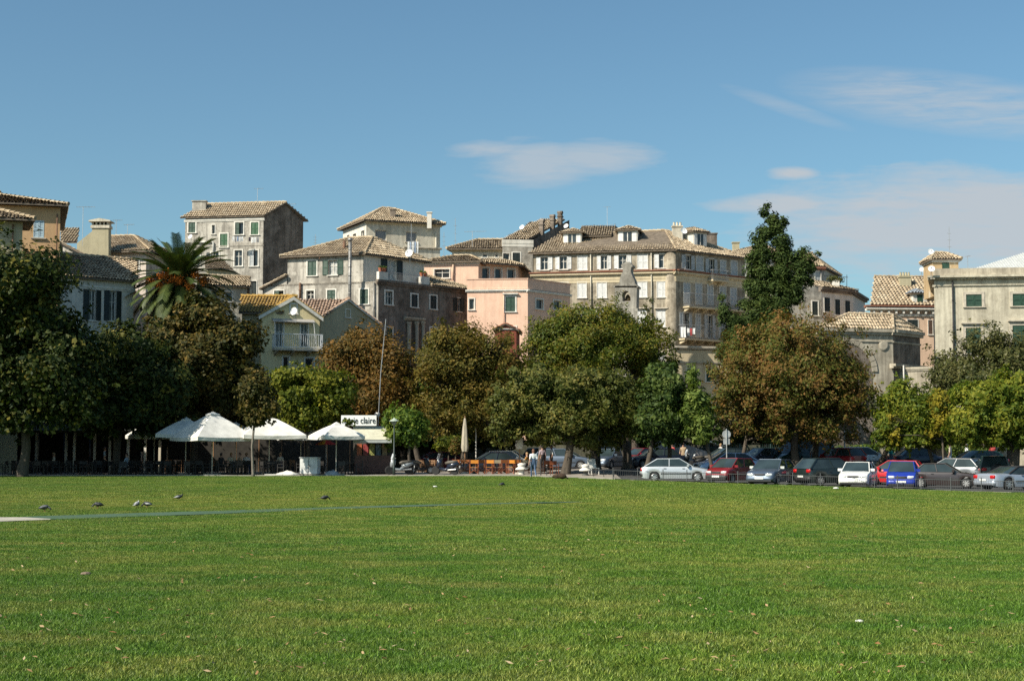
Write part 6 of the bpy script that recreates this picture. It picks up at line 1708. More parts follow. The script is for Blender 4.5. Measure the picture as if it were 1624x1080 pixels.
        q.build('door_handle', M_BLACKP, root, (0, 0, 0))
    bev('grille', (L+xo-0.045, 0, zl-0.0), (0.10, hw*0.75, 0.12), M_BLACKP)
    bev('front_bumper', (L+xo-0.06, 0, 0.38), (0.2, W*0.90, 0.26), lb)
    q = bev('rear_bumper', (xo+0.06, 0, 0.42), (0.2, W*0.90, 0.26), lb); q.data.transform(Matrix.Translation((2*(xo+0.06), 0, 0)) @ Matrix.Scale(-1, 4, (1, 0, 0)))
    q = MB(); q.cbox((L+xo+0.05, 0, 0.42), (0.02, 0.5, 0.11)); q.build('number_plate', M_PLATE, root, (0, 0, 0))
    q = MB(); q.cbox((xo-0.055, 0, 0.55 if not spare else 0.45), (0.02, 0.5, 0.11)); q.build('number_plate', M_PLATE, root, (0, 0, 0))
    q = MB(); q.cbox((L+xo-0.03, 0, 0.27), (0.16, W*0.8, 0.09)); q.build('lower_intake', M_BLACKP, root, (0, 0, 0))
    # sill / rubbing strip
    for sy in (-1, 1):
        q = MB(); q.cbox(((xf+xr)/2+xo, sy*(hw+0.003), 0.50), (S['wb']-2*ra-0.05, 0.03, 0.06)); q.build('rubbing_strip', M_BLACKP, root, (0, 0, 0))
    if spare:
        w = empty('spare_wheel', (xo-0.1, -0.1, 0.92)); w.parent = root; w.rotation_euler = (0, 0, math.pi/2)
        q = MB(); q.sm = True; q.lathe([(0.34, -0.1), (0.36, 0.0), (0.34, 0.1), (0.1, 0.12), (0.01, 0.12)], 24, M=Matrix.Rotation(R(90), 4, 'X')); q.build('cover', M_BLACKP, w, (0, 0, 0))
    return root

silver = paint_mat('paint_silver', (0.55, 0.57, 0.58), 0.55); pale_blue = paint_mat('paint_paleblue', (0.36, 0.46, 0.62), 0.4); dkred = paint_mat('paint_darkred', (0.22, 0.012, 0.018), 0.15)
slate = paint_mat('paint_slate', (0.085, 0.115, 0.16), 0.4); blackgreen = paint_mat('paint_blackgreen', (0.012, 0.02, 0.018)); white = paint_mat('paint_white', (0.80, 0.79, 0.74)); red = paint_mat('paint_red', (0.50, 0.012, 0.015))
blue = paint_mat('paint_blue', (0.012, 0.035, 0.32), 0.1); brown = paint_mat('paint_brownblack', (0.035, 0.025, 0.024)); silverblue = paint_mat('paint_silverblue', (0.48, 0.52, 0.57), 0.55); navy = paint_mat('paint_navy', (0.012, 0.018, 0.035)); teal = paint_mat('paint_teal', (0.015, 0.075, 0.075)); dkgreen = paint_mat('paint_darkgreen', (0.01, 0.035, 0.03)); grey = paint_mat('paint_grey', (0.20, 0.21, 0.22), 0.4); fabric = mat('soft_top', (0.02, 0.019, 0.02), 0.9)
# front row along the lawn
car('parked_car', 'silver hatchback with black bumpers parked side-on nearest the lawn centre', 'hatch', 1071, 89.5, (0.985, -0.12), silver, low_bumper=M_BLACKP, rim=M_RIM)
car('parked_car', 'pale blue car half hidden behind the silver hatchback and dark red car', 'hatch', 1150, 96, (-0.96, -0.25), pale_blue)
car('parked_car', 'dark red car with round bright headlights beside the silver hatchback', 'small', 1158, 89, (-0.62, -0.78), dkred, low_bumper=M_BLACKP)
car('parked_car', 'slate blue car facing the lawn with chrome-edged grille and roof rails', 'wagon', 1221, 86, (-0.46, -0.89), slate)
car('parked_car', 'black people carrier seen from behind with tall red tail lights', 'mpv', 1315, 86.5, (0.86, 0.42), blackgreen, rim=M_RIM, low_bumper=M_BLACKP)
car('parked_car', 'white hatchback facing the lawn', 'hatch', 1359, 82.8, (-0.36, -0.93), white)
car('parked_car', 'bright red car mostly hidden behind the white hatchback and blue car', 'small', 1416, 90, (-0.9, 0.4), red)
car('parked_car', 'bright blue small car facing the lawn', 'small', 1429, 80.3, (-0.30, -0.95), blue)
car('parked_car', 'old brown-black saloon parked side-on between the blue car and silver coupe', 'sedan', 1493, 83.5, (0.9, -0.36), brown, low_bumper=M_BLACKP)
car('parked_car', 'silver convertible coupe with black soft top at the right edge', 'coupe', 1609, 80.5, (0.92, 0.40), silverblue, rim=M_RIM, roofm=fabric)
# second row
car('parked_car', 'black off-roader with a covered spare wheel on its back', 'suv', 1572, 92, (0.25, 0.97), dkgreen, spare=True, low_bumper=M_BLACKP)
car('parked_car', 'teal hatchback behind the black off-roader', 'hatch', 1545, 98, (-0.9, -0.3), teal)
car('parked_car', 'silver estate with red tail lights behind the brown-black saloon', 'wagon', 1505, 93, (-0.75, 0.6), grey)
car('parked_car', 'white estate in the second row behind the white hatchback', 'wagon', 1366, 102, (0.93, 0.3), white)
car('parked_car', 'dark red hatchback in the second row with one lit-up tail light', 'small', 1330, 99, (-0.55, 0.82), dkred)
car('parked_van', 'dark green delivery van with grey roof under the rust tree', 'van', 1268, 101.5, (-0.9, -0.42), dkgreen, roofm=paint_mat('paint_vanroof', (0.30, 0.32, 0.32)), cat='van')
car('parked_car', 'black car parked on the ramp behind the round road sign', 'hatch', 1150, 106, (-0.9, -0.3), blackgreen)
car('parked_car', 'black saloon in deep shade between the road sign and the van', 'sedan', 1205, 101, (-0.85, -0.5), navy)
car('parked_car', 'dark blue saloon with roof bars under the acacia on the right', 'sedan', 1455, 101, (0.95, 0.2), navy)
# the cars beyond the cafe
car('parked_car', 'navy saloon parked behind the orange chairs', 'sedan', 779, 101.5, (-0.97, -0.2), navy, group='cars behind the cafe chairs')
car('parked_car', 'white hatchback partly hidden behind the navy saloon and closed parasol', 'small', 808, 108, (0.9, -0.2), white, group='cars behind the cafe chairs')
car('parked_car', 'silver people carrier seen from the front left of the leaning trunk', 'mpv', 866, 109, (0.5, -0.85), silverblue, group='cars behind the cafe chairs')
car('parked_car', 'dark blue estate in the shade beside the leaning trunk', 'wagon', 895, 106, (0.95, -0.2), slate, group='cars behind the cafe chairs')
car('parked_car', 'blue-grey car between the two stout trunks', 'hatch', 966, 105, (-0.5, -0.85), slate, group='cars behind the cafe chairs')
car('parked_car', 'grey people carrier with a tall red lamp behind the stout trunks', 'mpv', 968, 113, (0.3, 0.9), grey, group='cars behind the cafe chairs')
car('parked_car', 'red car in the shade left of the ramp', 'hatch', 1016, 111, (-0.8, -0.6), dkred, group='cars behind the cafe chairs')
car('parked_car', 'black saloon behind the silver hatchback in tree shade', 'sedan', 1040, 103, (-0.9, -0.3), navy, group='cars behind the cafe chairs')
car('parked_car', 'dark car with red roof behind the clipped hedge', 'hatch', 690, 112, (-0.95, -0.2), dkred, group='cars behind the cafe chairs')
# ================================================================ people
SKIN = mat('skin', (0.45, 0.26, 0.18), 0.6, var=0.08); HAIRS = {'brown': mat('hair_brown', (0.06, 0.03, 0.018), 0.6), 'auburn': mat('hair_auburn', (0.13, 0.05, 0.02), 0.55), 'black': mat('hair_black', (0.012, 0.01, 0.01), 0.5), 'grey': mat('hair_grey', (0.35, 0.33, 0.31), 0.6), 'fair': mat('hair_fair', (0.35, 0.22, 0.1), 0.6)}
M_SHOE = mat('shoe_dark', (0.03, 0.028, 0.027), 0.6); M_SHOEW = mat('shoe_white', (0.6, 0.6, 0.58), 0.6); M_EYE = mat('eye_dark', (0.02, 0.015, 0.012), 0.3)
def cloth(name, col): return mat('cloth_'+name, col, 0.85, var=0.12, scale=8)
def person(label, loc, rz, shirt, trousers, hair='brown', pose='stand', shoe=None, scale=1.0, bald=False, cap=None, group=None, long_hair=False, sleeves='short', cat='person', shorts=False):
    root = empty('person', loc, rz, label, cat, group)
    mats = [SKIN, shirt, trousers, shoe or M_SHOE]
    # joints: facing +y, z up
    J = {'pel': (0, 0, .94), 'sp': (0, .01, 1.14), 'ch': (0, .0, 1.34), 'nk': (0, -.01, 1.47), 'hd0': (0, .015, 1.56), 'hd1': (0, .01, 1.69)}
    Rd = {'pel': (.155, .115), 'sp': (.125, .10), 'ch': (.15, .105), 'nk': (.055, .055), 'hd0': (.078, .092), 'hd1': (.066, .080)}
    for s, n in ((-1, 'l'), (1, 'r')):
        J.update({'sh'+n: (s*.17, 0, 1.405), 'el'+n: (s*.235, -.03, 1.13), 'wr'+n: (s*.25, .05, .89), 'ha'+n: (s*.25, .08, .82), 'hp'+n: (s*.09, 0, .86), 'kn'+n: (s*.095, .025, .49), 'an'+n: (s*.095, -.02, .09), 'to'+n: (s*.11, .13, .045)})
        Rd.update({'sh'+n: (.062, .062), 'el'+n: (.042, .042), 'wr'+n: (.028, .03), 'ha'+n: (.022, .04), 'hp'+n: (.092, .10), 'kn'+n: (.058, .062), 'an'+n: (.04, .045), 'to'+n: (.042, .03)})
    def mv(k, d): J[k] = tuple(a+b for a, b in zip(J[k], d))
    if pose == 'walk':
        J['knl'] = (-.09, .16, .52); J['anl'] = (-.09, .22, .10); J['tol'] = (-.10, .37, .06)
        J['knr'] = (.09, -.02, .50); J['anr'] = (.09, -.27, .17); J['tor'] = (.10, -.18, .06)
        J['ell'] = (-.25, -.12, 1.14); J['wrl'] = (-.30, -.10, .90); J['hal'] = (-.31, -.09, .83); J['elr'] = (.24, -.04, 1.13); J['wrr'] = (.19, .14, 1.05); J['har'] = (.15, .20, 1.04)
    if pose == 'sit':
        dz = -.40
        for k in ('pel', 'sp', 'ch', 'nk', 'hd0', 'hd1', 'shl', 'shr', 'ell', 'elr', 'wrl', 'wrr', 'hal', 'har', 'hpl', 'hpr'): mv(k, (0, 0, dz))
        for s, n in ((-1, 'l'), (1, 'r')):
            J['kn'+n] = (s*.11, .44, .50); J['an'+n] = (s*.11, .46, .09); J['to'+n] = (s*.12, .60, .045)
            J['hp'+n] = (s*.09, .06, .50); J['el'+n] = (s*.24, .06, .78); J['wr'+n] = (s*.16, .30, .76); J['ha'+n] = (s*.13, .37, .77)
    names = list(J); idx = {k: i for i, k in enumerate(names)}
    B = [('pel', 'sp', 2), ('sp', 'ch', 1), ('ch', 'nk', 1), ('nk', 'hd0', 0), ('hd0', 'hd1', 0)]
    for n in 'lr':
        B += [('ch', 'sh'+n, 1), ('sh'+n, 'el'+n, 1), ('el'+n, 'wr'+n, 1 if sleeves == 'long' else 0), ('wr'+n, 'ha'+n, 0), ('pel', 'hp'+n, 2), ('hp'+n, 'kn'+n, 2), ('kn'+n, 'an'+n, 0 if shorts else 2), ('an'+n, 'to'+n, 3)]
    me = bpy.data.meshes.new('skeleton'); me.from_pydata([J[k] for k in names], [(idx[a], idx[b]) for a, b, _ in B], []); me.update()
    tmp = bpy.data.objects.new('skeleton', me); COL.objects.link(tmp)
    sk = tmp.modifiers.new('skin', 'SKIN'); sk.use_smooth_shade = True
    if not me.skin_vertices: me.attributes  # layer is made by the modifier
    for i, k in enumerate(names):
        v = me.skin_vertices[0].data[i]; v.radius = Rd[k]; v.use_root = (k == 'pel')
    ss = tmp.modifiers.new('sub', 'SUBSURF'); ss.levels = 1; ss.render_levels = 1
    dg = bpy.context.evaluated_depsgraph_get(); dg.update()
    bm_ = bpy.data.meshes.new_from_object(tmp.evaluated_get(dg))
    bpy.data.objects.remove(tmp); bpy.data.meshes.remove(me)
    # nearest bone decides cloth or skin
    segs = [(np.array(J[a]), np.array(J[b]), m) for a, b, m in B]
    nP = len(bm_.polygons); cs = np.zeros(nP*3); bm_.polygons.foreach_get('center', cs); cs = cs.reshape(-1, 3)
    best = np.full(nP, 9e9); mi = np.zeros(nP, np.int32)
    for a, c, m in segs:
        d = c-a; t = np.clip(((cs-a)@d)/max(1e-9, d@d), 0, 1); q = np.linalg.norm(cs-(a+t[:, None]*d), axis=1)
        u = q < best; best[u] = q[u]; mi[u] = m
        if m == 1 and sleeves == 'short':
            pass
    # collar: shirt stops at the neck
    mi[(cs[:, 2] > J['nk'][2]+0.0)] = 0
    bmx = bmesh.new(); bmx.from_mesh(bm_)
    # five fingers on each hand, in the same mesh
    for n, s in (('l', -1), ('r', 1)):
        w, h_ = Vector(J['wr'+n]), Vector(J['ha'+n]); d = (h_-w).normalized(); sd_ = Vector((0, 1, 0)) if abs(d.y) < 0.7 else Vector((1, 0, 0)); sd_ = (sd_-d*sd_.dot(d)).normalized()
        q = MB()
        for k in range(4):
            p0 = h_+sd_*(0.027-0.018*k); ln = (0.065, 0.075, 0.07, 0.055)[k]; bend = d.cross(sd_)*0.02*s
            q.tube([p0, p0+d*ln*0.6+bend*0.4, p0+d*ln+bend], [0.009, 0.0085, 0.007], 5)
        q.tube([h_+sd_*0.03-d*0.04, h_+sd_*0.055, h_+sd_*0.06+d*0.03], [0.011, 0.010, 0.008], 5)
        vv = [bmx.verts.new(p) for p in q.v]
        for f in q.f:
            bmx.faces.new([vv[i] for i in f])
    bmx.to_mesh(bm_); bmx.free()
    nn = len(bm_.polygons); full = np.zeros(nn, np.int32); full[:nP] = mi
    bm_.materials.clear()
    for m in mats: bm_.materials.append(m)
    bm_.polygons.foreach_set('material_index', full); bm_.polygons.foreach_set('use_smooth', np.ones(nn, bool))
    bm_.name = 'body'
    link('body', bm_, root)
    hz = Vector(J['hd0']).lerp(Vector(J['hd1']), 0.55)
    if not bald:
        q = MB(); q.sm = True; hm = HAIRS[hair]; vs = []; n, m = 12, 6
        for i in range(m+1):
            th = math.pi*0.62*i/m
            for k in range(n):
                a = 2*math.pi*k/n; back = -math.sin(a)
                drop = (0.10 if long_hair else 0.03)*max(0, back)*(i/m)
                if math.sin(a) > 0.3: drop -= 0.06*(i/m)
                vs.append(hz+Vector((0.088*math.sin(th)*math.cos(a), 0.10*math.sin(th)*math.sin(a)-0.008, 0.115*math.cos(th)-drop+0.015)))
        q.faces(vs, [(i*n+k, i*n+(k+1) % n, (i+1)*n+(k+1) % n, (i+1)*n+k) for i in range(m) for k in range(n)])
        q.build('hair', hm if not cap else cap, root, (0, 0, 0))
    if cap:
        q = MB(); q.cbox(tuple(hz+Vector((0, .13, .05))), (.14, .12, .015)); q.build('cap_peak', cap, root, (0, 0, 0))
    f = MB(); f.faces([hz+Vector(v) for v in ((-.014, .085, -.03), (.014, .085, -.03), (0, .118, -.035), (0, .085, .02))], [(0, 1, 2), (1, 3, 2), (3, 0, 2)]); f.build('nose', SKIN, root, (0, 0, 0))
    for s in (-1, 1):
        f = MB(); f.cbox(tuple(hz+Vector((s*.03, .088, .01))), (.022, .012, .01)); f.build('eye', M_EYE, root, (0, 0, 0))
        f = MB(); f.cbox(tuple(hz+Vector((s*.083, 0, -.005))), (.015, .035, .06)); f.build('ear', SKIN, root, (0, 0, 0))
    f = MB(); f.cbox(tuple(hz+Vector((0, .084, -.062))), (.045, .01, .01)); f.build('mouth', mat('lips', (0.35, 0.12, 0.1), 0.6), root, (0, 0, 0))
    root.scale = (scale, scale, scale)
    return root
W_ = cloth('white', (0.78, 0.78, 0.76)); JE = cloth('denim', (0.08, 0.13, 0.22)); PKC = cloth('pinkgrey', (0.42, 0.33, 0.36)); DK = cloth('dark', (0.03, 0.03, 0.035)); TQ = cloth('turquoise', (0.03, 0.42, 0.52)); CR = cloth('cream', (0.62, 0.55, 0.42)); BLU = cloth('paleblue', (0.30, 0.38, 0.45)); RD = cloth('red', (0.42, 0.06, 0.05)); TAN = cloth('tan', (0.38, 0.27, 0.16)); GRY = cloth('grey', (0.22, 0.23, 0.25)); ORG = cloth('orange', (0.45, 0.22, 0.05))
PV = lambda px, Y, dz=0.05: GX(px, Y)+Vector((0, 0, dz))
PR = lambda px, Y: GX(px, Y)+Vector((0, 0, -0.03 if GX(px, Y).x > 6.6 else 0.05))
person('woman in a white T-shirt and jeans walking away across the lawn', GX(846, 88.2), R(12), W_, JE, 'auburn', 'walk', M_SHOEW, 0.97, long_hair=True)
person('person in a pinkish grey shirt standing beside the silver people carrier', PR(860, 99.5), R(20), PKC, DK, 'black')
person('person in a white shirt standing by the leaning trunk', PR(874.5, 100.5), R(100), W_, DK, 'brown')
person('person in an orange top sitting by the white parasol', PV(836, 98.5), R(60), ORG, DK, 'fair', 'sit')
person('seated cafe guest in dark clothes under the big umbrella', PV(352, 97.0), R(-30), DK, DK, 'black', 'sit', group='cafe guests')
person('seated cafe guest in a cream shirt right of the guest in dark clothes', PV(368, 99.4), R(180), CR, TAN, 'fair', 'sit', group='cafe guests')
person('seated cafe guest in a tan shirt under the second umbrella', PV(382, 98.4), R(120), TAN, GRY, 'brown', 'sit', group='cafe guests')
person('seated cafe guest with bare arms near the thin trunk', PV(392, 100.4), R(200), W_, JE, 'fair', 'sit', group='cafe guests')
person('seated cafe guest in a cream shirt behind the young tree', PV(446, 101), R(160), CR, JE, 'fair', 'sit', group='cafe guests')
person('seated cafe guest in a white shirt at the far left', PV(43, 97.5), R(-90), W_, DK, 'black', 'sit', group='cafe guests')
person('waiter in a pale blue shirt standing among the shaded tables', PV(168, 99.5), R(-70), BLU, DK, 'brown', 'stand', group='cafe guests')
person('seated cafe guest in a grey-blue shirt leaning at the front table', PV(203, 93.9), R(80), BLU, GRY, 'brown', 'sit', group='cafe guests')
person('seated cafe guest in cream near the left parasol posts', PV(88, 99.2), R(120), CR, DK, 'fair', 'sit', group='cafe guests')
person('person in tan shorts standing by the ramp behind the motorbikes', PR(1083, 104), R(170), TAN, TAN, 'brown', shorts=True)
person('person in a red top standing left of the ramp', PR(1065, 106), R(150), RD, TAN, 'fair', shorts=True)
person('person in a white top walking on the ramp by the road sign', PR(1142, 113.6), R(-60), W_, RD, 'fair', 'walk')
person('man in a white shirt standing between the van and red car', PR(1290, 100), R(170), W_, DK, 'fair')
person('person in a turquoise shirt seen from behind above the red car', PR(1411, 98), R(0), TQ, JE, 'fair', sleeves='short')
person('person in a cream shirt and blue shorts by the teal hatchback', PR(1505, 101.5), R(60), CR, BLU, 'fair', shorts=True)
person('person with a white cap behind the teal hatchback', PR(1531, 103), R(90), W_, GRY, 'brown', cap=W_)
person('bald man behind the black off-roader', PR(1572, 101), R(180), RD, DK, bald=True)
person('person in faded red trousers cut off by the right edge of the picture', PR(1629, 77.2), R(-80), RD, cloth('fadedred', (0.45, 0.16, 0.14)), 'brown', 'stand')

# ================================================================ cafe furniture
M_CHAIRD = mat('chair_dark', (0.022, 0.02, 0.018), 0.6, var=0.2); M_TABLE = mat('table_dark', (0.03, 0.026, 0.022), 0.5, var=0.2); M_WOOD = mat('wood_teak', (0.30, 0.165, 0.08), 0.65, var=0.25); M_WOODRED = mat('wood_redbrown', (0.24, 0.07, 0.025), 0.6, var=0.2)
M_ORC = mat('canvas_orange', (0.52, 0.20, 0.02), 0.85, var=0.12); M_BEC = mat('canvas_beige', (0.36, 0.30, 0.20), 0.85, var=0.12); M_BRC = mat('canvas_brown', (0.30, 0.10, 0.025), 0.85, var=0.12)
M_CANV = mat('canvas_white', (0.70, 0.68, 0.62), 0.85, var=0.14, scale=1.6); M_CANVB = mat('canvas_closed_beige', (0.42, 0.37, 0.28), 0.85, var=0.15)
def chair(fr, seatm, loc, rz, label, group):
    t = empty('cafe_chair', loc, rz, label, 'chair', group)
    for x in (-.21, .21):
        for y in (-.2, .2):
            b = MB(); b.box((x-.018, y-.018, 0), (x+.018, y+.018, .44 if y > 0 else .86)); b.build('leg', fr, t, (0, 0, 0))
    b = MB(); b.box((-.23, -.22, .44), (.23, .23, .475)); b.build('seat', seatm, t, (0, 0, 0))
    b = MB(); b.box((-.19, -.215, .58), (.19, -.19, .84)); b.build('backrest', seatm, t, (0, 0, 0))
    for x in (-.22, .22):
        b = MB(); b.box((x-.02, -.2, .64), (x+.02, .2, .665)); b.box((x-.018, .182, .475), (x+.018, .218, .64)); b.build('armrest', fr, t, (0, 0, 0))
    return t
def director(loc, rz, canvas, label, first={}):
    t = empty('director_chair', loc, rz, label, 'chair', 'canvas director chairs')
    for s in (-1, 1):
        b = MB(); b.box((s*.27-.02, -.2, 0), (s*.27+.02, .22, .035)); b.box((s*.27-.018, -.18, .03), (s*.27+.018, -.14, .92)); b.box((s*.27-.018, .16, .03), (s*.27+.018, .2, .66)); b.box((s*.27-.03, -.2, .63), (s*.27+.03, .24, .66)); b.build('side_frame', M_WOODRED, t, (0, 0, 0))
    for y in (-.16, .18):
        for s in (-1, 1):
            b = MB(); b.tube([(s*.26, y, .06), (-s*.26, y, .44)], .016, 5); b.build('leg', M_WOODRED, t, (0, 0, 0))
    b = MB(); b.box((-.26, -.18, .43), (.26, .2, .45)); b.build('seat', canvas, t, (0, 0, 0))
    b = MB(); b.box((-.28, -.19, .68), (.28, -.165, .9)); b.build('backrest', canvas, t, (0, 0, 0))
    return t
def table(loc, label, group, m=M_TABLE, r=.38):
    t = empty('cafe_table', loc, random.uniform(0, 3), label, 'table', group)
    b = MB(); b.lathe([(r, .71), (r, .74)], 18); b.build('table_top', m, t, (0, 0, 0))
    b = MB(); b.lathe([(.22, 0), (.2, .03), (.035, .06), (.03, .71)], 12); b.build('pedestal', M_IRON, t, (0, 0, 0))
    return t
c0 = None; t0_ = None
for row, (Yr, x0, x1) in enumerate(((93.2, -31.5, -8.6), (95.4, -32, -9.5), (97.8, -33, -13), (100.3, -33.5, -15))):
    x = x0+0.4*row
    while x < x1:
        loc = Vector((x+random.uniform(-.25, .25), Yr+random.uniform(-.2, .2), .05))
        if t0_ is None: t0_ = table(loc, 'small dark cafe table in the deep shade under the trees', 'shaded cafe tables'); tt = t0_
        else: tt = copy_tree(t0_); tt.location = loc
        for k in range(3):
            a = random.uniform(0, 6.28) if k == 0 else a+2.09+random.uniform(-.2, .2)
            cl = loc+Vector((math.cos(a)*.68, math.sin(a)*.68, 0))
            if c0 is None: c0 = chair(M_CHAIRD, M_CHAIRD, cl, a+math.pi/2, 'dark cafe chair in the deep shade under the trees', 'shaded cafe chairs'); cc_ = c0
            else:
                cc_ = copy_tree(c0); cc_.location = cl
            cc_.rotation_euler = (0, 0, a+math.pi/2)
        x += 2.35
# wicker coloured chairs catching the sun behind the umbrellas
w0 = chair(M_WOOD, M_WOOD, PV(268, 103.5), 0.4, 'honey coloured wicker chair in the sun behind the umbrellas', 'wicker chairs behind the umbrellas')
for px, Y, a in ((276, 104, 2), (284, 103.4, .3), (292, 104.3, 1), (300, 103.6, 2.8), (445, 103.8, .2), (455, 104.2, 1.8), (462, 103.5, 2.6), (437, 104.4, 1.0), (345, 104.3, .7), (386, 104.1, 1.4), (372, 104.6, 2.2)):
    o = copy_tree(w0); o.location = PV(px, Y); o.rotation_euler = (0, 0, a)
# pale teak chairs by the hedge
f0 = chair(M_WOOD, M_WOOD, PV(667, 102.2), 2.8, 'pale teak chair among the group beside the clipped hedge', 'teak chairs beside the hedge')
for px, Y, a in ((675, 102.5, 3.3), (684, 102.3, 2.9), (692, 102.8, 3.6), (671, 103.6, .3), (681, 103.8, .1)):
    o = copy_tree(f0); o.location = PV(px, Y); o.rotation_euler = (0, 0, a)
table(PV(678, 101.6), 'pale teak table among the chairs beside the hedge', 'teak tables', M_WOOD, .5)
director(PV(752, 95.6), R(175), M_ORC, 'bright orange canvas director chair at the left end of the row')
director(PV(776, 96.2), R(160), M_ORC, 'orange canvas director chair second from the left of the row')
director(PV(789, 96.6), R(190), M_BEC, 'beige canvas director chair between two orange ones')
director(PV(811, 96.4), R(150), M_ORC, 'orange canvas director chair left of the white parasol')
director(PV(823, 96.8), R(185), M_BRC, 'brown-orange canvas director chair behind the white mushroom bollard')
director(PV(834, 96.5), R(200), M_BEC, 'beige canvas director chair beside the walking woman')
director(PV(798, 97.6), R(20), M_BRC, 'brown-orange canvas director chair facing away in the second row')
director(PV(762, 97.8), R(10), M_BRC, 'brown canvas director chair behind the leftmost orange chair')
director(PV(737, 97.2), R(170), M_BRC, 'brown canvas director chair under the closed beige parasol')
director(PV(722, 97.6), R(150), M_BRC, 'brown canvas director chair right of the motorbike')
chair(M_WOODRED, M_WOODRED, PV(879, 95.2), R(200), 'red-brown wooden armchair right of the walking woman', 'red-brown wooden armchairs')
chair(M_WOODRED, M_WOODRED, PV(866, 96), R(20), 'red-brown wooden armchair behind the walking woman', 'red-brown wooden armchairs')
table(PV(872, 96.8), 'dark table between the red-brown armchairs', 'dark tables by the leaning trunk')
table(PV(786, 97.8), 'dark round table among the canvas chairs', 'dark tables by the leaning trunk')
table(PV(752, 97.2), 'dark round table behind the leftmost orange chair', 'dark tables by the leaning trunk')

# ---------------------------------------------------------------- parasols
def parasol(px, Y, half, zeave, zapex, rot, label, posts=1, vent=True, val=.22):
    t = empty('market_umbrella', PV(px, Y), rot, label, 'umbrella', 'open white umbrellas over the cafe')
    b = MB(); n = 8
    cs = [(-half, -half), (half, -half), (half, half), (-half, half)]
    for i in range(4):
        a, c = cs[i], cs[(i+1) % 4]
        for k in range(n):       # slack cloth sags between the ribs
            s0, s1 = k/n, (k+1)/n
            for m in range(5):
                r0, r1 = m/5, (m+1)/5
                def q(s, r_):
                    e = Vector((a[0]+(c[0]-a[0])*s, a[1]+(c[1]-a[1])*s, 0))
                    top = .07*half
                    p = Vector((e.x*(top/half+(1-top/half)*r_), e.y*(top/half+(1-top/half)*r_), 0)); sag = .16*math.sin(math.pi*s)*r_*half*.5
                    p.z = zapex-(zapex-zeave)*r_-sag*.6+.05*math.sin(math.pi*r_); return p
                b.sm = False
                b.face([q(s0, r1), q(s1, r1), q(s1, r0), q(s0, r0)])
    can = b.build('canopy', M_CANV, t, (0, 0, 0))
    b = MB()
    for i in range(4):
        a, c = cs[i], cs[(i+1) % 4]
        for k in range(n):
            s0, s1 = k/n, (k+1)/n
            e0 = Vector((a[0]+(c[0]-a[0])*s0, a[1]+(c[1]-a[1])*s0, zeave-.03*half*math.sin(math.pi*s0))); e1 = Vector((a[0]+(c[0]-a[0])*s1, a[1]+(c[1]-a[1])*s1, zeave-.03*half*math.sin(math.pi*s1)))
            wob = lambda s: .02*math.sin(9*s+i)
            o = Vector((a[1]-c[1], c[0]-a[0], 0)).normalized()*-1
            b.face([e0+o*wob(s0)+Vector((0, 0, -val)), e1+o*wob(s1)+Vector((0, 0, -val)), e1, e0])
    b.build('valance', M_CANV, t, (0, 0, 0))
    if vent:
        b = MB(); h = half*.17
        for i in range(4):
            a, c = [(-h, -h), (h, -h), (h, h), (-h, h)][i], [(h, -h), (h, h), (-h, h), (-h, -h)][i]
            b.face([(a[0], a[1], zapex-.04), (c[0], c[1], zapex-.04), (0, 0, zapex+.13)])
            b.face([(a[0], a[1], zapex-.1), (c[0], c[1], zapex-.1), (c[0], c[1], zapex-.04), (a[0], a[1], zapex-.04)])
        b.build('vent', M_CANV, t, (0, 0, 0))
    b = MB(); b.tube([(0, 0, 0), (0, 0, zapex)], .035, 8); b.build('pole', M_CREAM, t, (0, 0, 0))
    for (x, y) in cs:
        b = MB(); b.tube([(0, 0, zapex-.08), (x, y, zeave-.03)], .02, 5); b.build('rib', M_WOOD, t, (0, 0, 0))
    b = MB(); b.box((-.4, -.4, 0), (.4, .4, .08)); b.build('base', M_TRIMSTONE, t, (0, 0, 0))
    return t
zr = lambda py, Y: P(400, py, Y).z-0.05
parasol(338, 92.9, 1.95, zr(693, 92.9), zr(656, 92.9), R(38), 'largest open white umbrella, left of the young tree')
parasol(296, 95.2, 1.8, zr(688, 94.6), zr(664, 94.6), R(10), 'open white umbrella half hidden by the dark trees, leftmost')
parasol(428, 94.2, 1.95, zr(690, 94.2), zr(661, 94.2), R(20), 'open white umbrella just right of the young tree')
parasol(534, 93.6, 1.35, zr(691, 93.6), zr(672, 93.6), R(30), 'smaller open white umbrella near the kiosk')
parasol(478, 98.0, 1.5, zr(692, 98), zr(671, 98), R(12), 'open white umbrella under the yellow-green tree')
parasol(246, 98.5, 1.6, zr(690, 98.5), zr(668, 98.5), R(25), 'open white umbrella deepest in the shade of the dark trees')
parasol(375, 99.5, 1.6, zr(690, 99.5), zr(672, 99.5), R(5), 'open white umbrella tucked behind the two large ones')
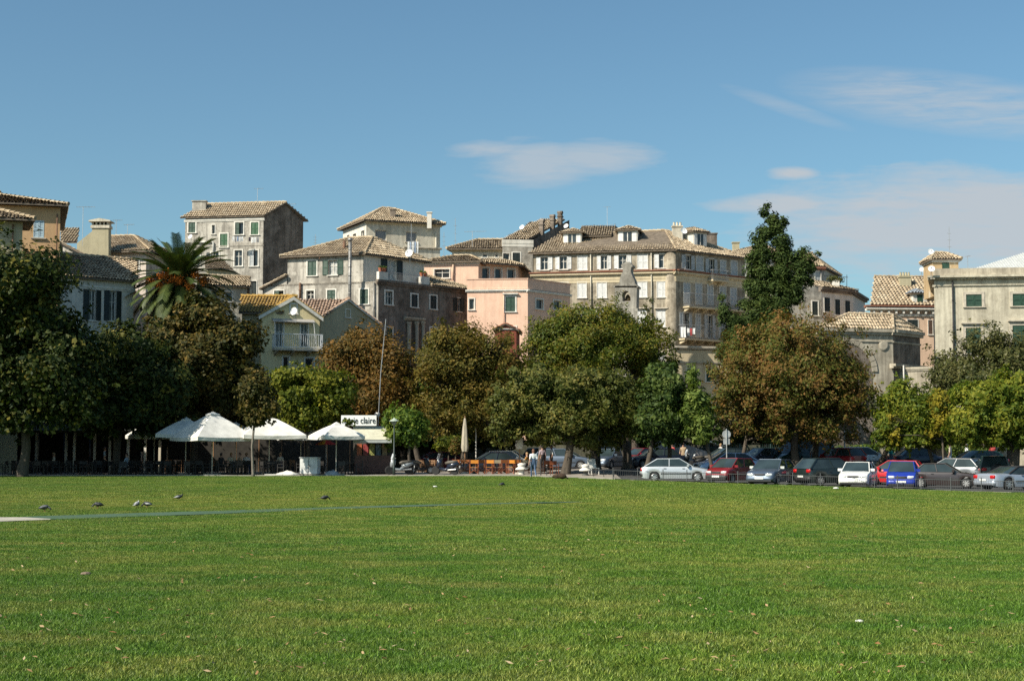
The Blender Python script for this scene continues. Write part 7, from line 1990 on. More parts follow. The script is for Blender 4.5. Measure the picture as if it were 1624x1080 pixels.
def closed_parasol(px, Y, ztop, zlow, r, m, label):
    t = empty('closed_umbrella', PV(px, Y), random.random(), label, 'umbrella')
    b = MB(); b.sm = True; n = 20; vs = []; prof = [(0, .05), (.05, .28), (.3, .6), (.65, .85), (.88, 1.0), (1.0, .75)]
    for s, f in prof:
        for k in range(n):
            a = 2*math.pi*k/n; rr = r*f*(1+.22*math.cos(5*a+s))
            vs.append((rr*math.cos(a), rr*math.sin(a), ztop-(ztop-zlow)*s))
    b.faces(vs, [(i*n+k, i*n+(k+1) % n, (i+1)*n+(k+1) % n, (i+1)*n+k) for i in range(len(prof)-1) for k in range(n)]); b.build('folded_canopy', m, t, (0, 0, 0))
    b = MB(); b.tube([(0, 0, 0), (0, 0, ztop+.12)], .03, 8); b.build('pole', M_WOOD, t, (0, 0, 0))
    b = MB(); b.lathe([(.3, 0), (.3, .08), (.06, .12)], 12); b.build('base', M_TRIMSTONE, t, (0, 0, 0))
closed_parasol(737.5, 97, zr(662, 97), zr(716, 97), .22, M_CANVB, 'closed beige parasol standing left of the navy saloon')
closed_parasol(824, 96, zr(672, 96), zr(712, 96), .24, M_CANV, 'closed white parasol in front of the navy saloon')
# red umbrella
t = empty('red_umbrella', PV(518, 98.5), 0, 'small red umbrella with a yellow panel in front of the kiosk', 'umbrella')
b = MB(); n = 8; zt_, ze_ = zr(696, 98.5), zr(705, 98.5)
for k in range(n):
    a0, a1 = 2*math.pi*k/n, 2*math.pi*(k+1)/n; b.cur = 1 if k == 5 else 0
    b.face([(.75*math.cos(a0), .75*math.sin(a0), ze_), (.75*math.cos(a1), .75*math.sin(a1), ze_), (0, 0, zt_)])
b.build('canopy', [mat('canvas_red', (0.62, 0.03, 0.015), .8), mat('canvas_yellow', (0.7, 0.36, 0.03), .8)], t, (0, 0, 0))
b = MB(); b.tube([(0, 0, 0), (0, 0, zt_+.05)], .022, 6); b.build('pole', M_STEEL, t, (0, 0, 0))

# ---------------------------------------------------------------- kiosk with its sign
Y = 94.8
t = empty('kiosk', PV(592, Y+1.5), 0, 'newsstand kiosk with a pale awning and a white name board', 'kiosk')
ori = Vector(t.location)
def kb(name, px0, py0, px1, py1, Y0, Y1, m):
    a, c = P(px0, py1, Y0), P(px1, py0, Y0); b = MB(); b.box((a.x, Y0, a.z), (c.x, Y1, c.z)); return b.build(name, m, t, ori)
kb('cabin', 560, 676, 622, 752, Y+1, Y+3.4, mat('kiosk_dark', (0.07, 0.06, 0.05), .7, var=.3))
b = MB(); a, c = P(560, 676, Y+1), P(623, 676, Y+1); e, f_ = P(560, 697, Y-1), P(621, 697, Y-1)
b.extrude([e, f_, c, a], (0, 0, -.03)); b.build('awning', mat('awning_cream', (0.52, 0.50, 0.38), .85, var=.12), t, ori)
b = MB(); b.face([e, f_, f_+Vector((0, 0, -.2)), e+Vector((0, 0, -.2))]); b.build('awning_valance', mat('awning_grey', (0.36, 0.38, 0.36), .85), t, ori)
sg = kb('name_board', 541, 658.5, 597, 675, Y+0.4, Y+0.5, mat('board_white', (0.80, 0.80, 0.78), .5, var=.05))
cu_ = bpy.data.curves.new('board_lettering', 'FONT'); cu_.body = 'marie claire'; cu_.size = 0.62; cu_.align_x = 'CENTER'; cu_.extrude = .01
tx = bpy.data.objects.new('board_lettering', cu_); COL.objects.link(tx)
wtx = (P(597, 667, Y).x-P(541, 667, Y).x)*.94
bpy.context.view_layer.update(); wid = max(.1, tx.dimensions.x)
lm_ = bpy.data.meshes.new_from_object(tx.evaluated_get(bpy.context.evaluated_depsgraph_get())); bpy.data.objects.remove(tx); tx = bpy.data.objects.new('board_lettering', lm_); COL.objects.link(tx); tx.parent = sg; tx.scale = (wtx/wid, .95, 1)
pc = P(569, 671.5, Y+.38); tx.location = pc-ori; tx.rotation_euler = (R(90), 0, 0); lm_.materials.clear(); lm_.materials.append(mat('lettering_black', (0.015, 0.015, 0.015), .5))
for i, (px, col) in enumerate(((570, (.45, .12, .05)), (580, (.3, .05, .05)), (590, (.28, .28, .08)), (600, (.1, .15, .2)), (610, (.3, .2, .1)))):
    kb('magazine_rack', px-4, 704, px+4, 722, Y+.85, Y+.98, mat('magazines_%d' % i, col, .5, var=.5, scale=9))
kb('counter', 562, 722, 620, 750, Y+.3, Y+.98, mat('kiosk_counter', (0.10, 0.05, 0.04), .7, var=.2))

# pergola of the shaded cafe on the left
t = empty('cafe_pergola', PV(150, 103), 0, 'dark awning on cream posts over the shaded cafe on the left', 'pergola'); ori = Vector(t.location)
for px in (16, 60, 107, 120, 152, 176, 184, 255, 205, 232):
    g = PV(px, 102.5); b = MB(); b.box((g.x-.08, g.y-.08, .05), (g.x+.08, g.y+.08, 2.75)); b.build('post', M_CREAM if px not in (205, 232) else M_TRIM, t, ori)
a, c = PV(-60, 102).x, PV(268, 102).x
b = MB(); b.box((a, 102.2, 2.75), (c, 102.8, 2.95)); b.build('beam', mat('beam_dark', (0.05, 0.04, 0.03), .8), t, ori)
b = MB(); b.extrude([Vector((a, 101.6, 2.9)), Vector((c, 101.6, 2.9)), Vector((c, 106.5, 3.4)), Vector((a, 106.5, 3.4))], (0, 0, .05)); b.build('awning', mat('awning_dark', (0.05, 0.055, 0.05), .9), t, ori)

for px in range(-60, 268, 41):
    g, g2 = PV(px+1, 106.7), PV(px+39, 106.7); b = MB(); b.box((g.x, 106.66, .05), (g2.x, 106.72, 2.95)); b.build('screen_panel', mat('screen_dark', (0.03, 0.026, 0.02), .9, var=.3), t, ori)  # added dark panels stand for the deep shade at the back
t = empty('cafe_screen', PV(400, 107), 0, 'dark reed screen closing the cafe terrace behind the umbrellas', 'screen'); ori = Vector(t.location)  # added to darken the pale walls behind, in place of deep shade
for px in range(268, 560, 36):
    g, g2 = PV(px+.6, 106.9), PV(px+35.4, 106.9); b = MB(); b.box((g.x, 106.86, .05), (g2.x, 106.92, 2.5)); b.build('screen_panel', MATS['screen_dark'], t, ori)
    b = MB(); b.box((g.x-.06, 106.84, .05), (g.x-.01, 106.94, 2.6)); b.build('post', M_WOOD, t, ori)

# ---------------------------------------------------------------- motorbikes
def scooter(px, Y, rz, body, label, tall=True):
    t = empty('motorbike', PR(px, Y), rz, label, 'motorbike', 'parked motorbikes')
    ty, rm = wheel_parts(.27, M_RIMSTEEL)
    for x in (-.62, .66):
        w = empty('wheel', (x, 0, .27)); w.parent = t; a = link('tyre', ty, w); c = link('rim', rm, w); a.scale = c.scale = (1, .6, 1)
    b = MB(); b.sm = True; b.tube([(.62, 0, .3), (.48, 0, .75), (.40, 0, .98)], [.035, .045, .04], 8); b.build('fork', M_STEEL, t, (0, 0, 0))
    b = MB(); b.sm = True; b.tube([(.52, 0, .45), (.42, 0, .72), (.34, 0, .95)], [.10, .19, .12], 10); b.tube([(.4, 0, .4), (.0, 0, .3), (-.25, 0, .42)], [.08, .11, .14], 8); b.tube([(-.15, 0, .5), (-.5, 0, .6), (-.88, 0, .72)], [.14, .17, .08], 10); b.build('body', body, t, (0, 0, 0))
    b = MB(); b.sm = True; b.tube([(.02, 0, .72), (-.2, 0, .76), (-.5, 0, .79), (-.8, 0, .84)], [.07, .12, .12, .06], 10); b.build('seat', mat('seat_vinyl', (0.10, 0.085, 0.065), .6), t, (0, 0, 0))
    b = MB(); b.tube([(.33, -.34, 1.02), (.40, -.12, 1.0), (.40, .12, 1.0), (.33, .34, 1.02)], .02, 6); b.build('handlebar', M_STEEL, t, (0, 0, 0))
    b = MB(); b.sm = True; b.lathe([(.02, 0), (.1, .04), (.11, .12)], 12, M=Matrix.Translation((.56, 0, .88)) @ Matrix.Rotation(R(-90), 4, 'Y')); b.build('headlight', M_LAMP, t, (0, 0, 0))
    if tall:
        b = MB(); b.extrude([(.50, -.2, 1.0), (.50, .2, 1.0), (.40, .16, 1.32), (.40, -.16, 1.32)], (.01, 0, 0)); b.build('windshield', mat('perspex', (0.6, 0.64, 0.68), .15), t, (0, 0, 0))
    for s in (-1, 1):
        b = MB(); b.tube([(.36, s*.25, 1.02), (.34, s*.3, 1.2)], .01, 5); b.cbox((.34, s*.32, 1.22), (.03, .11, .07)); b.build('mirror', M_BLACKP, t, (0, 0, 0))
    b = MB(); b.tube([(-.2, .1, .3), (-.75, .14, .34)], [.04, .055], 8); b.build('exhaust', M_STEEL, t, (0, 0, 0))
    b = MB(); b.cbox((-.96, 0, .5), (.02, .18, .14)); b.build('number_plate', M_PLATE, t, (0, 0, 0))
    return t
scooter(707, 93, R(160), navy, 'dark motorbike with bright windshield on the pavement left of the chairs')
scooter(634, 93.5, R(200), paint_mat('paint_scooter', (0.25, 0.27, 0.28)), 'grey scooter with a white leg shield beside the lamp post')
scooter(668, 95, R(30), M_IRON, 'black moped standing between the scooter and the motorbike', False)
scooter(1098, 100, R(190), M_IRON, 'black motorbike parked at the foot of the pale tree', True)
scooter(1112, 101, R(170), navy, 'dark motorbike second from the left by the ramp', False)

# ---------------------------------------------------------------- street furniture
t = empty('street_lamp', PV(625.5, 92.6), 0, 'green-black lamp post with a pale conical shade beside the kiosk', 'lamp post')
zt_ = zr(668, 92.6); b = MB(); b.sm = True; b.tube([(0, 0, 0), (0, 0, .5), (0, 0, .55), (0, 0, zt_)], [.09, .08, .05, .04], 10); b.build('post', mat('lamp_green', (0.02, 0.035, 0.03), .5), t, (0, 0, 0))
b = MB(); b.sm = True; b.lathe([(.06, -.25), (.16, -.08), (.2, 0)], 14, (0, 0, zt_)); b.build('lantern', glass_mat('lamp_glass', (.2, .22, .2)), t, (0, 0, 0))
b = MB(); b.lathe([(.3, 0), (.29, .03), (.08, .16), (.02, .22)], 16, (0, 0, zt_)); b.build('shade', mat('lamp_top', (0.38, 0.44, 0.36), .5), t, (0, 0, 0))
t = empty('street_lamp', PR(948, 99), 0, 'lamp post with a cream globe half hidden in the wide tree', 'lamp post')
zt_ = zr(660, 99); b = MB(); b.tube([(0, 0, 0), (0, 0, zt_)], [.06, .04], 8); b.build('post', M_IRON, t, (0, 0, 0)); b = MB(); b.sm = True; b.lathe([(.05, 0), (.2, .12), (.22, .25), (.12, .4), (.02, .45)], 14, (0, 0, zt_)); b.build('globe', M_CREAM, t, (0, 0, 0))
t = empty('mast', PV(597, 100), 0, 'thin pale leaning mast rising from the kiosk through the rusty tree', 'mast'); ori = Vector(t.location)
b = MB(); b.tube([PV(596, 100), P(604, 590, 100), P(612, 506, 100)], [.035, .03, .02], 7); b.build('pole', M_STEEL, t, ori)
b = MB(); p = P(598.5, 662, 99.8); b.lathe([(.05, 0), (.16, .1), (.17, .25), (.1, .34)], 10, tuple(p)); b.build('lamp_head', M_TRIM, t, ori)
def mushroom(px, Y, label):
    t = empty('bollard', PV(px, Y), 0, label, 'bollard', 'concrete mushroom bollards')
    b = MB(); b.sm = True; b.lathe([(.2, 0), (.22, .06), (.16, .12), (.17, .3)], 18); b.build('stem', mat('bollard_dark', (.12, .12, .11), .8) if px > 900 else M_TRIM, t, (0, 0, 0))
    b = MB(); b.sm = True; b.lathe([(.40, .30), (.38, .38), (.22, .48), (.20, .54), (.26, .58), (.24, .66), (.12, .72), (.02, .74)], 18); b.build('cap', M_TRIM, t, (0, 0, 0))
mushroom(827, 94.2, 'white mushroom shaped bollard under the closed white parasol'); mushroom(928, 93.4, 'cream mushroom shaped bollard right of the leaning trunk')
t = empty('lounge_chair', PV(941, 94.6), R(200), 'white moulded garden chair beside the cream bollard', 'chair')
b = MB(); b.box((-.28, -.25, .38), (.28, .28, .43)); b.build('seat', M_CANV, t, (0, 0, 0)); b = MB(); b.extrude([(-.28, -.25, .43), (.28, -.25, .43), (.26, -.42, 1.0), (-.26, -.42, 1.0)], (0, .04, 0)); b.build('backrest', M_CANV, t, (0, 0, 0))
for x in (-.25, .25):
    for y in (-.22, .25): b = MB(); b.box((x-.025, y-.025, 0), (x+.025, y+.025, .38)); b.build('leg', M_CANV, t, (0, 0, 0))
# electrical cabinet on the kerb
t = empty('utility_cabinet', PV(493, 92.4), R(-12), 'grey-white utility cabinet on the kerb below the umbrellas', 'cabinet')
b = MB(); b.box((-.56, -.3, .08), (.56, .3, 1.05)); b.build('casing', mat('cabinet_white', (0.60, 0.60, 0.57), .6, var=.2), t, (0, 0, 0))
b = MB(); b.box((-.60, -.34, 1.05), (.60, .34, 1.1)); b.build('lid', mat('cabinet_lid', (0.45, 0.45, 0.43), .6), t, (0, 0, 0)); b = MB(); b.box((-.5, -.26, 0), (.5, .26, .08)); b.build('plinth', M_TRIMSTONE, t, (0, 0, 0))
b = MB(); b.box((-.01, -.32, .14), (.01, -.298, 1.0)); b.box((.06, -.33, .5), (.1, -.298, .62)); b.build('door_seam', M_IRON, t, (0, 0, 0))
def heap(px, Y, w, h, label, m):
    b = MB(); b.sm = True; n, k = 18, 7; vs = []; r_ = random.Random(px)
    for j in range(k):
        s = j/(k-1)
        for i in range(n):
            a = 2*math.pi*i/n; rr = (1-s**1.6)*(1+.3*r_.uniform(-1, 1)); vs.append((w*rr*math.cos(a), .35*rr*math.sin(a), h*s*(.8+.4*r_.random())))
    b.faces(vs, [(j*n+i, j*n+(i+1) % n, (j+1)*n+(i+1) % n, (j+1)*n+i) for j in range(k-1) for i in range(n)]+[tuple((k-1)*n+i for i in range(n))])
    o = b.build('tarpaulin', m, None); o.location = PV(px, Y); tag(o, label, 'tarpaulin', 'crumpled sheets on the kerb')
heap(458, 92.3, .75, .26, 'crumpled white sheet lying on the kerb left of the cabinet', M_CANV); heap(529, 92.4, .5, .3, 'crumpled grey sheet lying on the kerb right of the cabinet', mat('sheet_grey', (.3, .33, .34), .8))
# flat white board lying by the sheet
b = MB(); b.cbox((0, 0, .03), (1.1, .5, .05)); o = b.build('board', M_CANV, None); o.location = PV(436, 92.1); tag(o, 'flat white board lying on the kerb below the young tree', 'board')
# road sign seen from behind
t = empty('road_sign', PR(1151.5, 91.5), R(-4), 'round road sign with a small plate, seen from its grey back', 'sign')
b = MB(); b.tube([(0, 0, 0), (0, 0, zr(680, 91.5)+.05-t.location.z)], .035, 8); b.build('pole', M_STEEL, t, (0, 0, 0))
zc_ = zr(688.5, 91.5)+.05-t.location.z; b = MB(); b.lathe([(.26, 0), (.26, .02)], 28, M=Matrix.Translation((0, .06, zc_)) @ Matrix.Rotation(R(90), 4, 'X')); b.build('disc', M_STEEL, t, (0, 0, 0))
b = MB(); b.box((-.2, .04, zc_-.63), (.2, .06, zc_-.27)); b.build('plate', M_STEEL, t, (0, 0, 0))
t = empty('post', PR(1338, 104), 0, 'thin grey post behind the white estate', 'post'); b = MB(); b.tube([(0, 0, 0), (0, 0, 2.6)], .05, 8); b.build('pole', M_STEEL, t, (0, 0, 0))
t = empty('post', PV(755, 106), 0, 'thin white post beyond the closed beige parasol', 'post'); b = MB(); b.tube([(0, 0, 0), (0, 0, 3.2)], .045, 8); b.build('pole', M_TRIM, t, (0, 0, 0))
t = empty('post', PR(1434, 112), 0, 'white lamp standard before the terrace wall', 'post'); b = MB(); b.tube([(0, 0, 0), (0, 0, P(1434, 586, 112).z)], .06, 8); b.build('pole', M_TRIM, t, (0, 0, 0))
# low fence along the lawn
fen = empty('lawn_fence', (6, 90, 0), 0, 'low iron fence with fine bars along the edge of the lawn', 'fence')
pts = []
x = 6.1
while x < 33:
    y = edge_y(x)-.05; pts.append(Vector((x, y, gz(x)))); d = Vector((1, (edge_y(x+.5)-edge_y(x))/.5, 0)).normalized(); x += d.x*1.65
pm = mat('fence_grey', (0.10, 0.105, 0.105), .6, metal=.3)
for p in pts:
    b = MB(); b.tube([(0, 0, -.1), (0, 0, .66)], .028, 7); b.lathe([(.0, .0), (.035, .02), (.03, .05), (.0, .07)], 8, (0, 0, .66)); o = b.build('post', pm, fen, (0, 0, 0)); o.location = p-fen.location
for p, q in zip(pts, pts[1:]):
    b = MB(); up = Vector((0, 0, 1))
    for z in (.56, .12): b.tube([p+up*z, q+up*z], .014, 5)
    b.build('rail', pm, fen)
    b = MB()
    for k in range(1, 13):
        s = p.lerp(q, k/13); b.tube([s+up*.12, s+up*.56], .006, 4)
    o = b.build('bars', pm, fen); tag(o, kind='stuff')
# short return rail at the corner
hr = empty('handrail', PV(957, 92.2), 0, 'low black handrail on the pavement left of the silver hatchback', 'rail')
b = MB(); b.box((-.65, -.03, .42), (.65, .03, .48)); b.build('top_rail', M_IRON, hr, (0, 0, 0))
for x in (-.62, 0, .62): b = MB(); b.box((x-.02, -.02, 0), (x+.02, .02, .42)); b.build('leg', M_IRON, hr, (0, 0, 0))
for i, px in enumerate((837, 852, 862, 870)):
    t = empty('hoop_barrier', PV(px, 92.6), R(20*i), ['dark hoop barrier at the woman\'s left', 'dark hoop barrier behind the woman\'s legs', 'dark hoop barrier just right of the woman', 'dark hoop barrier farthest right of the woman'][i], 'barrier', 'low hoop barriers on the pavement edge')
    b = MB(); b.tube([(.25*math.cos(math.pi*k/10), 0, .25+.25*math.sin(math.pi*k/10)) for k in range(11)], .018, 6); b.build('hoop', M_IRON, t, (0, 0, 0))
    for s in (-1, 1): b = MB(); b.tube([(s*.25, 0, 0), (s*.25, 0, .25)], .018, 6); b.build('leg', M_IRON, t, (0, 0, 0))
# paling fence at the back of the car park
fen = empty('paling_fence', (14, 116.5, gz(14)), 0, 'tall dark paling fence with spear tips behind the car park', 'fence')
x = 13.0
pmg = mat('paling_green', (0.03, 0.06, 0.05), .5)
while x < 31:
    p = Vector((x, 116.5, gz(x, 116.5))); b = MB(); b.box((-.05, -.05, -.1), (.05, .05, 1.7)); o = b.build('post', pmg, fen, (0, 0, 0)); o.location = p-fen.location
    b = MB()
    for k in range(1, 15):
        xx = x+2.4*k/15; zg = gz(xx, 116.5); b.tube([(xx, 116.5, zg+.1), (xx, 116.5, zg+1.5), (xx, 116.5, zg+1.72)], [.015, .015, .003], 4)
    for z in (.25, 1.4): b.tube([(x, 116.5, gz(x, 116.5)+z), (x+2.4, 116.5, gz(x+2.4, 116.5)+z)], .02, 4)
    o = b.build('palings', pmg, fen); tag(o, kind='stuff'); x += 2.4
# ramp climbing to the left behind the car park
b = MB(); a, c = P(1040, 690, 117), P(1185, 716, 117)
pts = [Vector((a.x, 115, a.z)), Vector((c.x, 115, gz(c.x, 117)-.05)), Vector((c.x, 121, gz(c.x, 117)-.05)), Vector((a.x, 121, a.z))]
b.extrude(pts, (0, 0, -1.2)); o = b.build('ramp_road', mat('ramp_concrete', (0.26, 0.25, 0.24), .9, var=.2), None); tag(o, kind='structure')
t = empty('guard_rail', Vector((P(1085, 700, 115).x, 115, 1.2)), 0, 'cream guard rail along the ramp beside the road sign', 'rail'); ori = Vector(t.location)
def rampz(x): s = (x-a.x)/(c.x-a.x); return a.z+(gz(c.x, 117)-.05-a.z)*s
x0, x1 = P(1075, 700, 115).x, P(1150, 700, 115).x
b = MB(); b.tube([(x0, 115.1, rampz(x0)+.85), (x1, 115.1, rampz(x1)+.85)], .07, 6); b.build('top_rail', M_CREAM, t, ori)
for k in range(6):
    x = x0+(x1-x0)*k/5; b = MB(); b.tube([(x, 115.1, rampz(x)-.1), (x, 115.1, rampz(x)+.85)], .04, 6); b.build('post', M_IRON, t, ori)

# ================================================================ birds, dog, things on the grass
def pigeon(px, py, rz, label, colm, white=None, head_up=True):
    p = PG(px, py); p.z += .02
    t = empty('pigeon', p, rz, label, 'pigeon', 'pigeons on the lawn'); t.scale = (.85, .85, .85)
    b = MB(); b.sm = True
    b.tube([(-.17, 0, .10), (-.10, 0, .115), (-.03, 0, .125), (.05, 0, .135), (.10, 0, .15), (.125, 0, .17 if head_up else .13)], [.012, .045, .07, .072, .052, .03], 10)
    hp = (.135, 0, .215) if head_up else (.185, 0, .07)
    b.tube([(.115, 0, .16 if head_up else .13), ((.115+hp[0])/2+.005, 0, (.16+hp[2])/2), hp, (hp[0]+.03, 0, hp[2]-.005)], [.035, .027, .027, .014], 8)
    b.build('body', colm, t, (0, 0, 0))
    for s in (-1, 1):
        b = MB(); b.sm = True; b.tube([(.06, s*.055, .14), (-.04, s*.07, .13), (-.17, s*.03, .105)], [.015, .035, .006], 6); b.build('wing', white or colm, t, (0, 0, 0))
        b = MB(); b.tube([(.01, s*.025, .08), (.02, s*.03, 0), (.05, s*.035, 0)], .006, 4); b.build('leg', mat('pigeon_leg', (.35, .09, .07), .6), t, (0, 0, 0))
    b = MB(); b.faces([(-.15, -.03, .11), (-.15, .03, .11), (-.27, .045, .085), (-.27, -.045, .085)], [(0, 1, 2, 3)]); b.build('tail', colm, t, (0, 0, 0))
    b = MB(); b.tube([(hp[0]+.03, 0, hp[2]-.003), (hp[0]+.055, 0, hp[2]-.012)], [.008, .002], 5); b.build('beak', M_IRON, t, (0, 0, 0))
PGD = mat('feather_dark', (0.03, 0.032, 0.036), .6, var=.3, scale=20); PGG = mat('feather_grey', (0.085, 0.09, 0.10), .6, var=.3, scale=20); PGW = mat('feather_white', (0.38, 0.38, 0.37), .6, var=.2)
pigeon(70, 812, R(5), 'grey pigeon pecking nearest the left end of the green strip', PGG, head_up=False)
pigeon(156, 807, R(190), 'dark pigeon standing above the green strip, second from the left', PGD, head_up=False)
pigeon(217, 806, R(80), 'pale-breasted pigeon seen end-on beside the black and white one', PGW, PGG)
pigeon(234, 806, R(175), 'black and white pigeon pecking right of the pale one', PGD, PGW, head_up=False)
pigeon(283, 794, R(10), 'black and white pigeon standing farthest right and farthest off', PGD, PGW)
pigeon(515, 795, R(20), 'small dark bird alone on the lawn below the umbrellas', PGD, head_up=False)
pigeon(796, 772, R(40), 'small dark bird alone on the lawn left of the woman', PGD, head_up=False)
# dog lying on the grass
p = PG(889, 760); t = empty('dog', p, R(175), 'brown dog lying curled on the grass right of the woman', 'dog')
b = MB(); b.sm = True
b.tube([(-.32, .02, .13), (-.24, 0, .17), (-.08, .02, .19), (.10, .03, .2), (.22, .01, .2), (.31, -.03, .22), (.37, -.08, .2), (.44, -.11, .15), (.50, -.13, .13)], [.07, .14, .155, .16, .13, .09, .085, .06, .03], 12)
b.tube([(.2, -.05, .12), (.3, -.16, .06), (.45, -.2, .045)], [.06, .045, .03], 8); b.tube([(-.2, -.06, .12), (-.08, -.2, .10), (-.16, -.24, .05), (-.02, -.27, .04)], [.09, .07, .05, .03], 8); b.tube([(.2, .1, .1), (.32, .16, .05), (.44, .15, .04)], [.05, .04, .03], 8)
b.tube([(-.34, .02, .12), (-.42, -.06, .06), (-.40, -.2, .04), (-.3, -.28, .03)], [.04, .03, .025, .012], 7)
b.build('body', mat('fur_brown', (0.07, 0.04, 0.022), .9, var=.5, scale=9), t, (0, 0, 0))
for s in (-1, 1):
    b = MB(); q = Vector((.335, -.06+s*.07, .26)); b.faces([q+Vector((-.03, 0, 0)), q+Vector((.03, 0, 0)), q+Vector((0, s*.035, -.09))], [(0, 1, 2)]); b.build('ear', mat('fur_dark', (.03, .02, .014), .9), t, (0, 0, 0))
def scrap(px, py, s, m, label, name, cat):
    p = PG(px, py); b = MB(); r_ = random.Random(px)
    b.lathe([(s*.6, 0), (s, s*.3), (s*.75, s*.7), (s*.2, s*.85)], 7, M=Matrix.Rotation(r_.random(), 4, 'Z') @ Matrix.Scale(1.5, 4, (1, 0, 0)))
    o = b.build(name, m, None); o.location = p+Vector((0, 0, .02)); tag(o, label, cat)
scrap(136, 914, .05, mat('stone_brown', (.22, .16, .11), .9, var=.3), 'small brown stone lying alone on the left lawn', 'stone', 'stone')
scrap(690, 773, .07, M_CANV, 'white scrap of litter on the far lawn left of the bird', 'paper_scrap', 'litter')
scrap(1326, 776, .12, M_CANV, 'white scrap of litter beside the fence before the white hatchback', 'paper_scrap', 'litter')
scrap(1363, 990, .035, M_CANV, 'white scrap of paper on the near right lawn', 'paper_scrap', 'litter')
# fallen leaves
n = 620; V = []; Q = []
for i in range(n):
    py = 790+290*random.random()**0.8; px = random.uniform(-20, 1644); p = PG(px, py)
    if p.y > edge_y(p.x)-1: continue
    L_ = random.uniform(.014, .045)*(1.0 if random.random() < .9 else 1.5); a = random.uniform(0, 6.28); c_, s_2 = math.cos(a)*L_, math.sin(a)*L_
    z = p.z+.05; k = len(V); w = random.uniform(.14, .4)
    V += [(p.x-c_, p.y-s_2, z), (p.x+s_2*w, p.y-c_*w, z+random.uniform(0, .02)), (p.x+c_, p.y+s_2, z+random.uniform(0, .025)), (p.x-s_2*w, p.y+c_*w, z+random.uniform(-.005, .015))]; Q.append((k, k+1, k+2, k+3))
lf = leaf_mat('fallen_leaf', [(0.20, 0.09, 0.03), (0.36, 0.23, 0.11), (0.52, 0.42, 0.27)], .1, .7)
o = link('fallen_leaves', np_mesh('fallen_leaves', V, Q, lf)); tag(o, 'dry brown leaves scattered over the lawn', 'leaves', kind='stuff')
# ================================================================ small things on the roofs
def antenna(px, py0, py1, Y, label, arms=6, boom=1.1, rz=0.3):
    p = P(px, py1, Y); t = empty('aerial', p, rz, label, 'aerial', 'television aerials on the roofs')
    h = P(px, py0, Y).z-p.z
    b = MB(); b.tube([(0, 0, -1.0), (0, 0, h)], .022, 5); b.build('mast', M_STEEL, t, (0, 0, 0))
    if arms:
        b = MB(); b.tube([(-boom*.35, 0, h-.05), (boom*.65, 0, h)], .018, 5)
        for k in range(arms):
            x = -boom*.35+boom*k/(arms-1); z = h-.05+.05*k/(arms-1); w = .42-.03*k; b.tube([(x, -w, z), (x, w, z)], .011, 4)
        b.build('yagi', M_STEEL, t, (0, 0, 0))
    else:
        b = MB()
        for z in (h*.25, h*.5, h*.75): b.tube([(-.2, 0, z), (.2, 0, z)], .015, 4)
        b.build('cross_arms', M_STEEL, t, (0, 0, 0))
def dish(px, py, r_px, Y, label, az=-15, el=25):
    p = P(px, py, Y); t = empty('satellite_dish', p, 0, label, 'satellite dish', 'white satellite dishes'); r = r_px*Y/F
    M = Matrix.Rotation(R(az), 4, 'Z') @ Matrix.Rotation(R(90-el), 4, 'X')
    b = MB(); b.sm = True; vs = []; n, m = 20, 5
    for i in range(m+1):
        s = i/m*r
        for k in range(n): a = 2*math.pi*k/n; vs.append(M @ Vector((s*math.cos(a), s*math.sin(a), .28*s*s/r)))
    b.faces(vs, [(i*n+k, i*n+(k+1) % n, (i+1)*n+(k+1) % n, (i+1)*n+k) for i in range(m) for k in range(n)]); b.build('reflector', M_DISH, t, (0, 0, 0))
    b = MB(); b.tube([M @ Vector((0, -r*.95, .25*r)), M @ Vector((0, -.1*r, .95*r))], .015, 5); b.cbox(tuple(M @ Vector((0, -.05*r, .95*r))), (.08, .08, .1)); b.build('feed_arm', M_STEEL, t, (0, 0, 0))
    b = MB(); b.tube([M @ Vector((0, 0, -.02)), M @ Vector((0, 0, -.15)), (M @ Vector((0, 0, -.15)))+Vector((0, .1, -r*1.6-.3))], .03, 6); b.build('bracket', M_STEEL, t, (0, 0, 0))
antenna(131, 328, 372, 128, 'tall television aerial beside the orange house', 7, 1.5, 0.2)
antenna(184, 349, 370, 137, 'television aerial right of the big hooded chimney', 5, .8)
antenna(202, 356, 373, 138, 'lower television aerial at the right of the hooded chimney', 5, .9, .1)
antenna(408, 299, 328, 162, 'television aerial on the ridge of the tall grey tenement', 3, .9, .1)
antenna(458, 324, 345, 166, 'slanted aerial on the dark gable of the tenement', 4, 1.2, -.2)
antenna(500, 372, 390, 160, 'small bare aerial left of the cream hipped house', 0)
antenna(652, 355, 400, 140, 'thin aerial pole beside the dish on the terrace house', 0)
antenna(704, 368, 398, 160, 'bare aerial mast right of the cream hipped house', 0)
antenna(722, 346, 395, 160, 'tallest bare aerial mast between the cream and pink houses', 0)
antenna(749, 367, 402, 158, 'broad television aerial above the low grey roof', 8, 2.3, 0.02)
antenna(963, 328, 354, 158, 'thin aerial on the apartment house ridge', 3, .3, 1.2)
antenna(1506, 360, 402, 133, 'long whip aerial on the roof lantern of the palace', 0)
antenna(1535, 406, 424, 135, 'small aerial left of the metal roof', 3, .4, .3)
antenna(1360, 493, 505, 120, 'short aerial on the gate house roof', 0)
dish(467, 494, 6.5, 114.8, 'satellite dish on the gable of the yellow house', -35, 12)
dish(649, 402, 6.5, 139, 'satellite dish at the roof corner of the terrace house', -20, 15)
dish(828, 361, 4.2, 160, 'small satellite dish left of the stepped chimneys', -30)
dish(898, 359, 4.0, 163, 'small satellite dish against the party wall of the stepped chimneys', -30)
dish(1084, 367, 5.6, 149.5, 'satellite dish on the corner roof of the apartment house', 20)
dish(1462, 428, 4.2, 148, 'lower left satellite dish of the three beside the palace', -10)
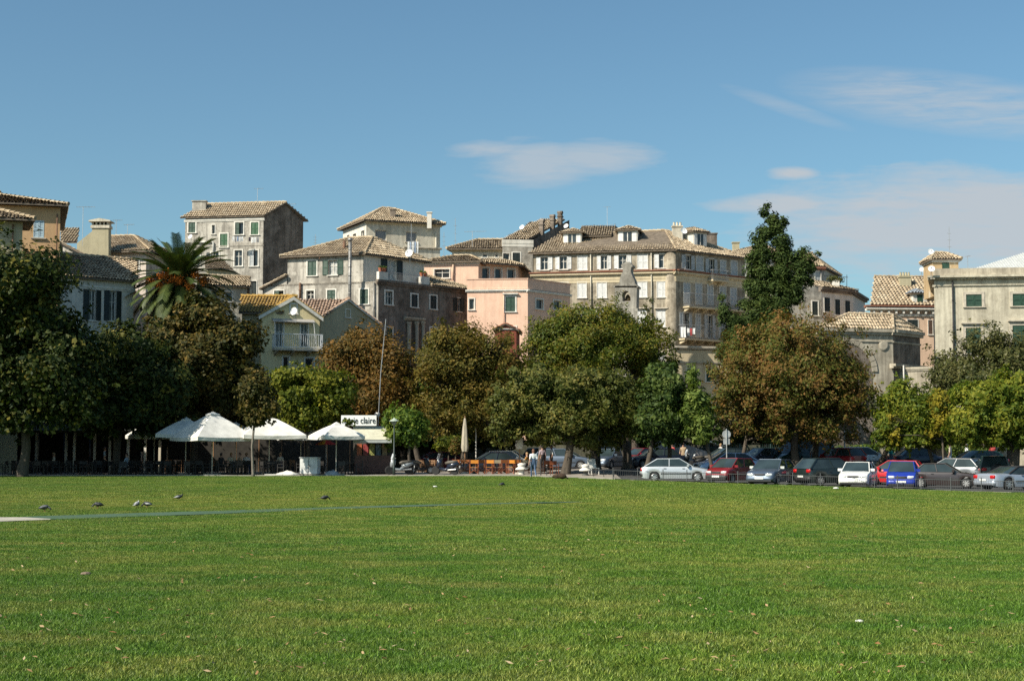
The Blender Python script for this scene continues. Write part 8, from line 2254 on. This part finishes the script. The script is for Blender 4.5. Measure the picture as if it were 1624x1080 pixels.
dish(1477, 427, 5.4, 121.2, 'lower right satellite dish of the three beside the palace', -10)
dish(1476, 400, 5.0, 133, 'top satellite dish of the three beside the palace', 5)
dish(302, 376, 4.0, 159.6, 'small satellite dish low on the left of the grey tenement', -25)
def laundry(px0, px1, py, Y, cols, label, drop=9):
    p = P((px0+px1)/2, py, Y); t = empty('laundry_line', p, 0, label, 'laundry'); n = len(cols)
    w = (P(px1, py, Y).x-P(px0, py, Y).x)
    b = MB(); b.tube([(-w/2, 0, 0), (0, 0, -.06), (w/2, 0, 0)], .012, 4); b.build('line', M_STEEL, t, (0, 0, 0))
    for i, c in enumerate(cols):
        x0, x1 = -w/2+w*i/n+.03, -w/2+w*(i+1)/n-.03; d = drop*Y/F*random.uniform(.75, 1.1); b = MB(); m = 5; vs = []
        for k in range(m+1):
            x = x0+(x1-x0)*k/m; y = .05*math.sin(k*2.3+i)
            vs += [(x, 0, -.03), (x, y, -d)]
        b.faces(vs, [(2*k, 2*k+2, 2*k+3, 2*k+1) for k in range(m)]); b.build('cloth', mat('wash_%s' % c, {'w': (.75, .75, .73), 'b': (.3, .38, .5), 'd': (.05, .04, .05), 'r': (.4, .08, .08), 'g': (.3, .3, .3)}[c], .85), t, (0, 0, 0))
laundry(368, 386, 375, 159.2, 'wgbww', 'white washing under the middle window of the tall grey tenement')
laundry(394, 411, 376, 158.8, 'dwwg', 'dark and white washing under the right window of the tall grey tenement')
laundry(646, 664, 383, 150, 'wbwbw', 'long blue and white sheets hanging behind the terrace house', 28)
laundry(1089, 1103, 520, 149.6, 'wrw', 'white and red washing over the lower corner balcony', 13)
laundry(1079, 1088, 518, 149.2, 'w', 'white lattice cloth hung on the corner of the lower balcony', 16)
# flower pots on the terrace
h = TER
for i, u in enumerate((.3, .8, 5.5, 6.0)):
    z = h.z1+.89; p = h.Rt.pt(u, z, -.08); t = empty('flower_pot', p, 0, ['terracotta pot at the left end of the terrace parapet', 'terracotta pot second from the left on the terrace parapet', 'terracotta pot third along the terrace parapet', 'terracotta pot at the right end of the terrace parapet'][i], 'pot', 'terracotta pots on the terrace')
    b = MB(); b.lathe([(.12, 0), (.18, .3), (.2, .3), (.2, .36)], 10); b.build('pot', mat('terracotta', (.42, .14, .07), .8), t, (0, 0, 0))
    c = np.array([[0, 0, .45]]); V, Q = leaves_np(c, np.array([.2]), np.array([60]), .08, .04, c); link('leaves', np_mesh('leaves', V, Q, LM_GREEN), t)
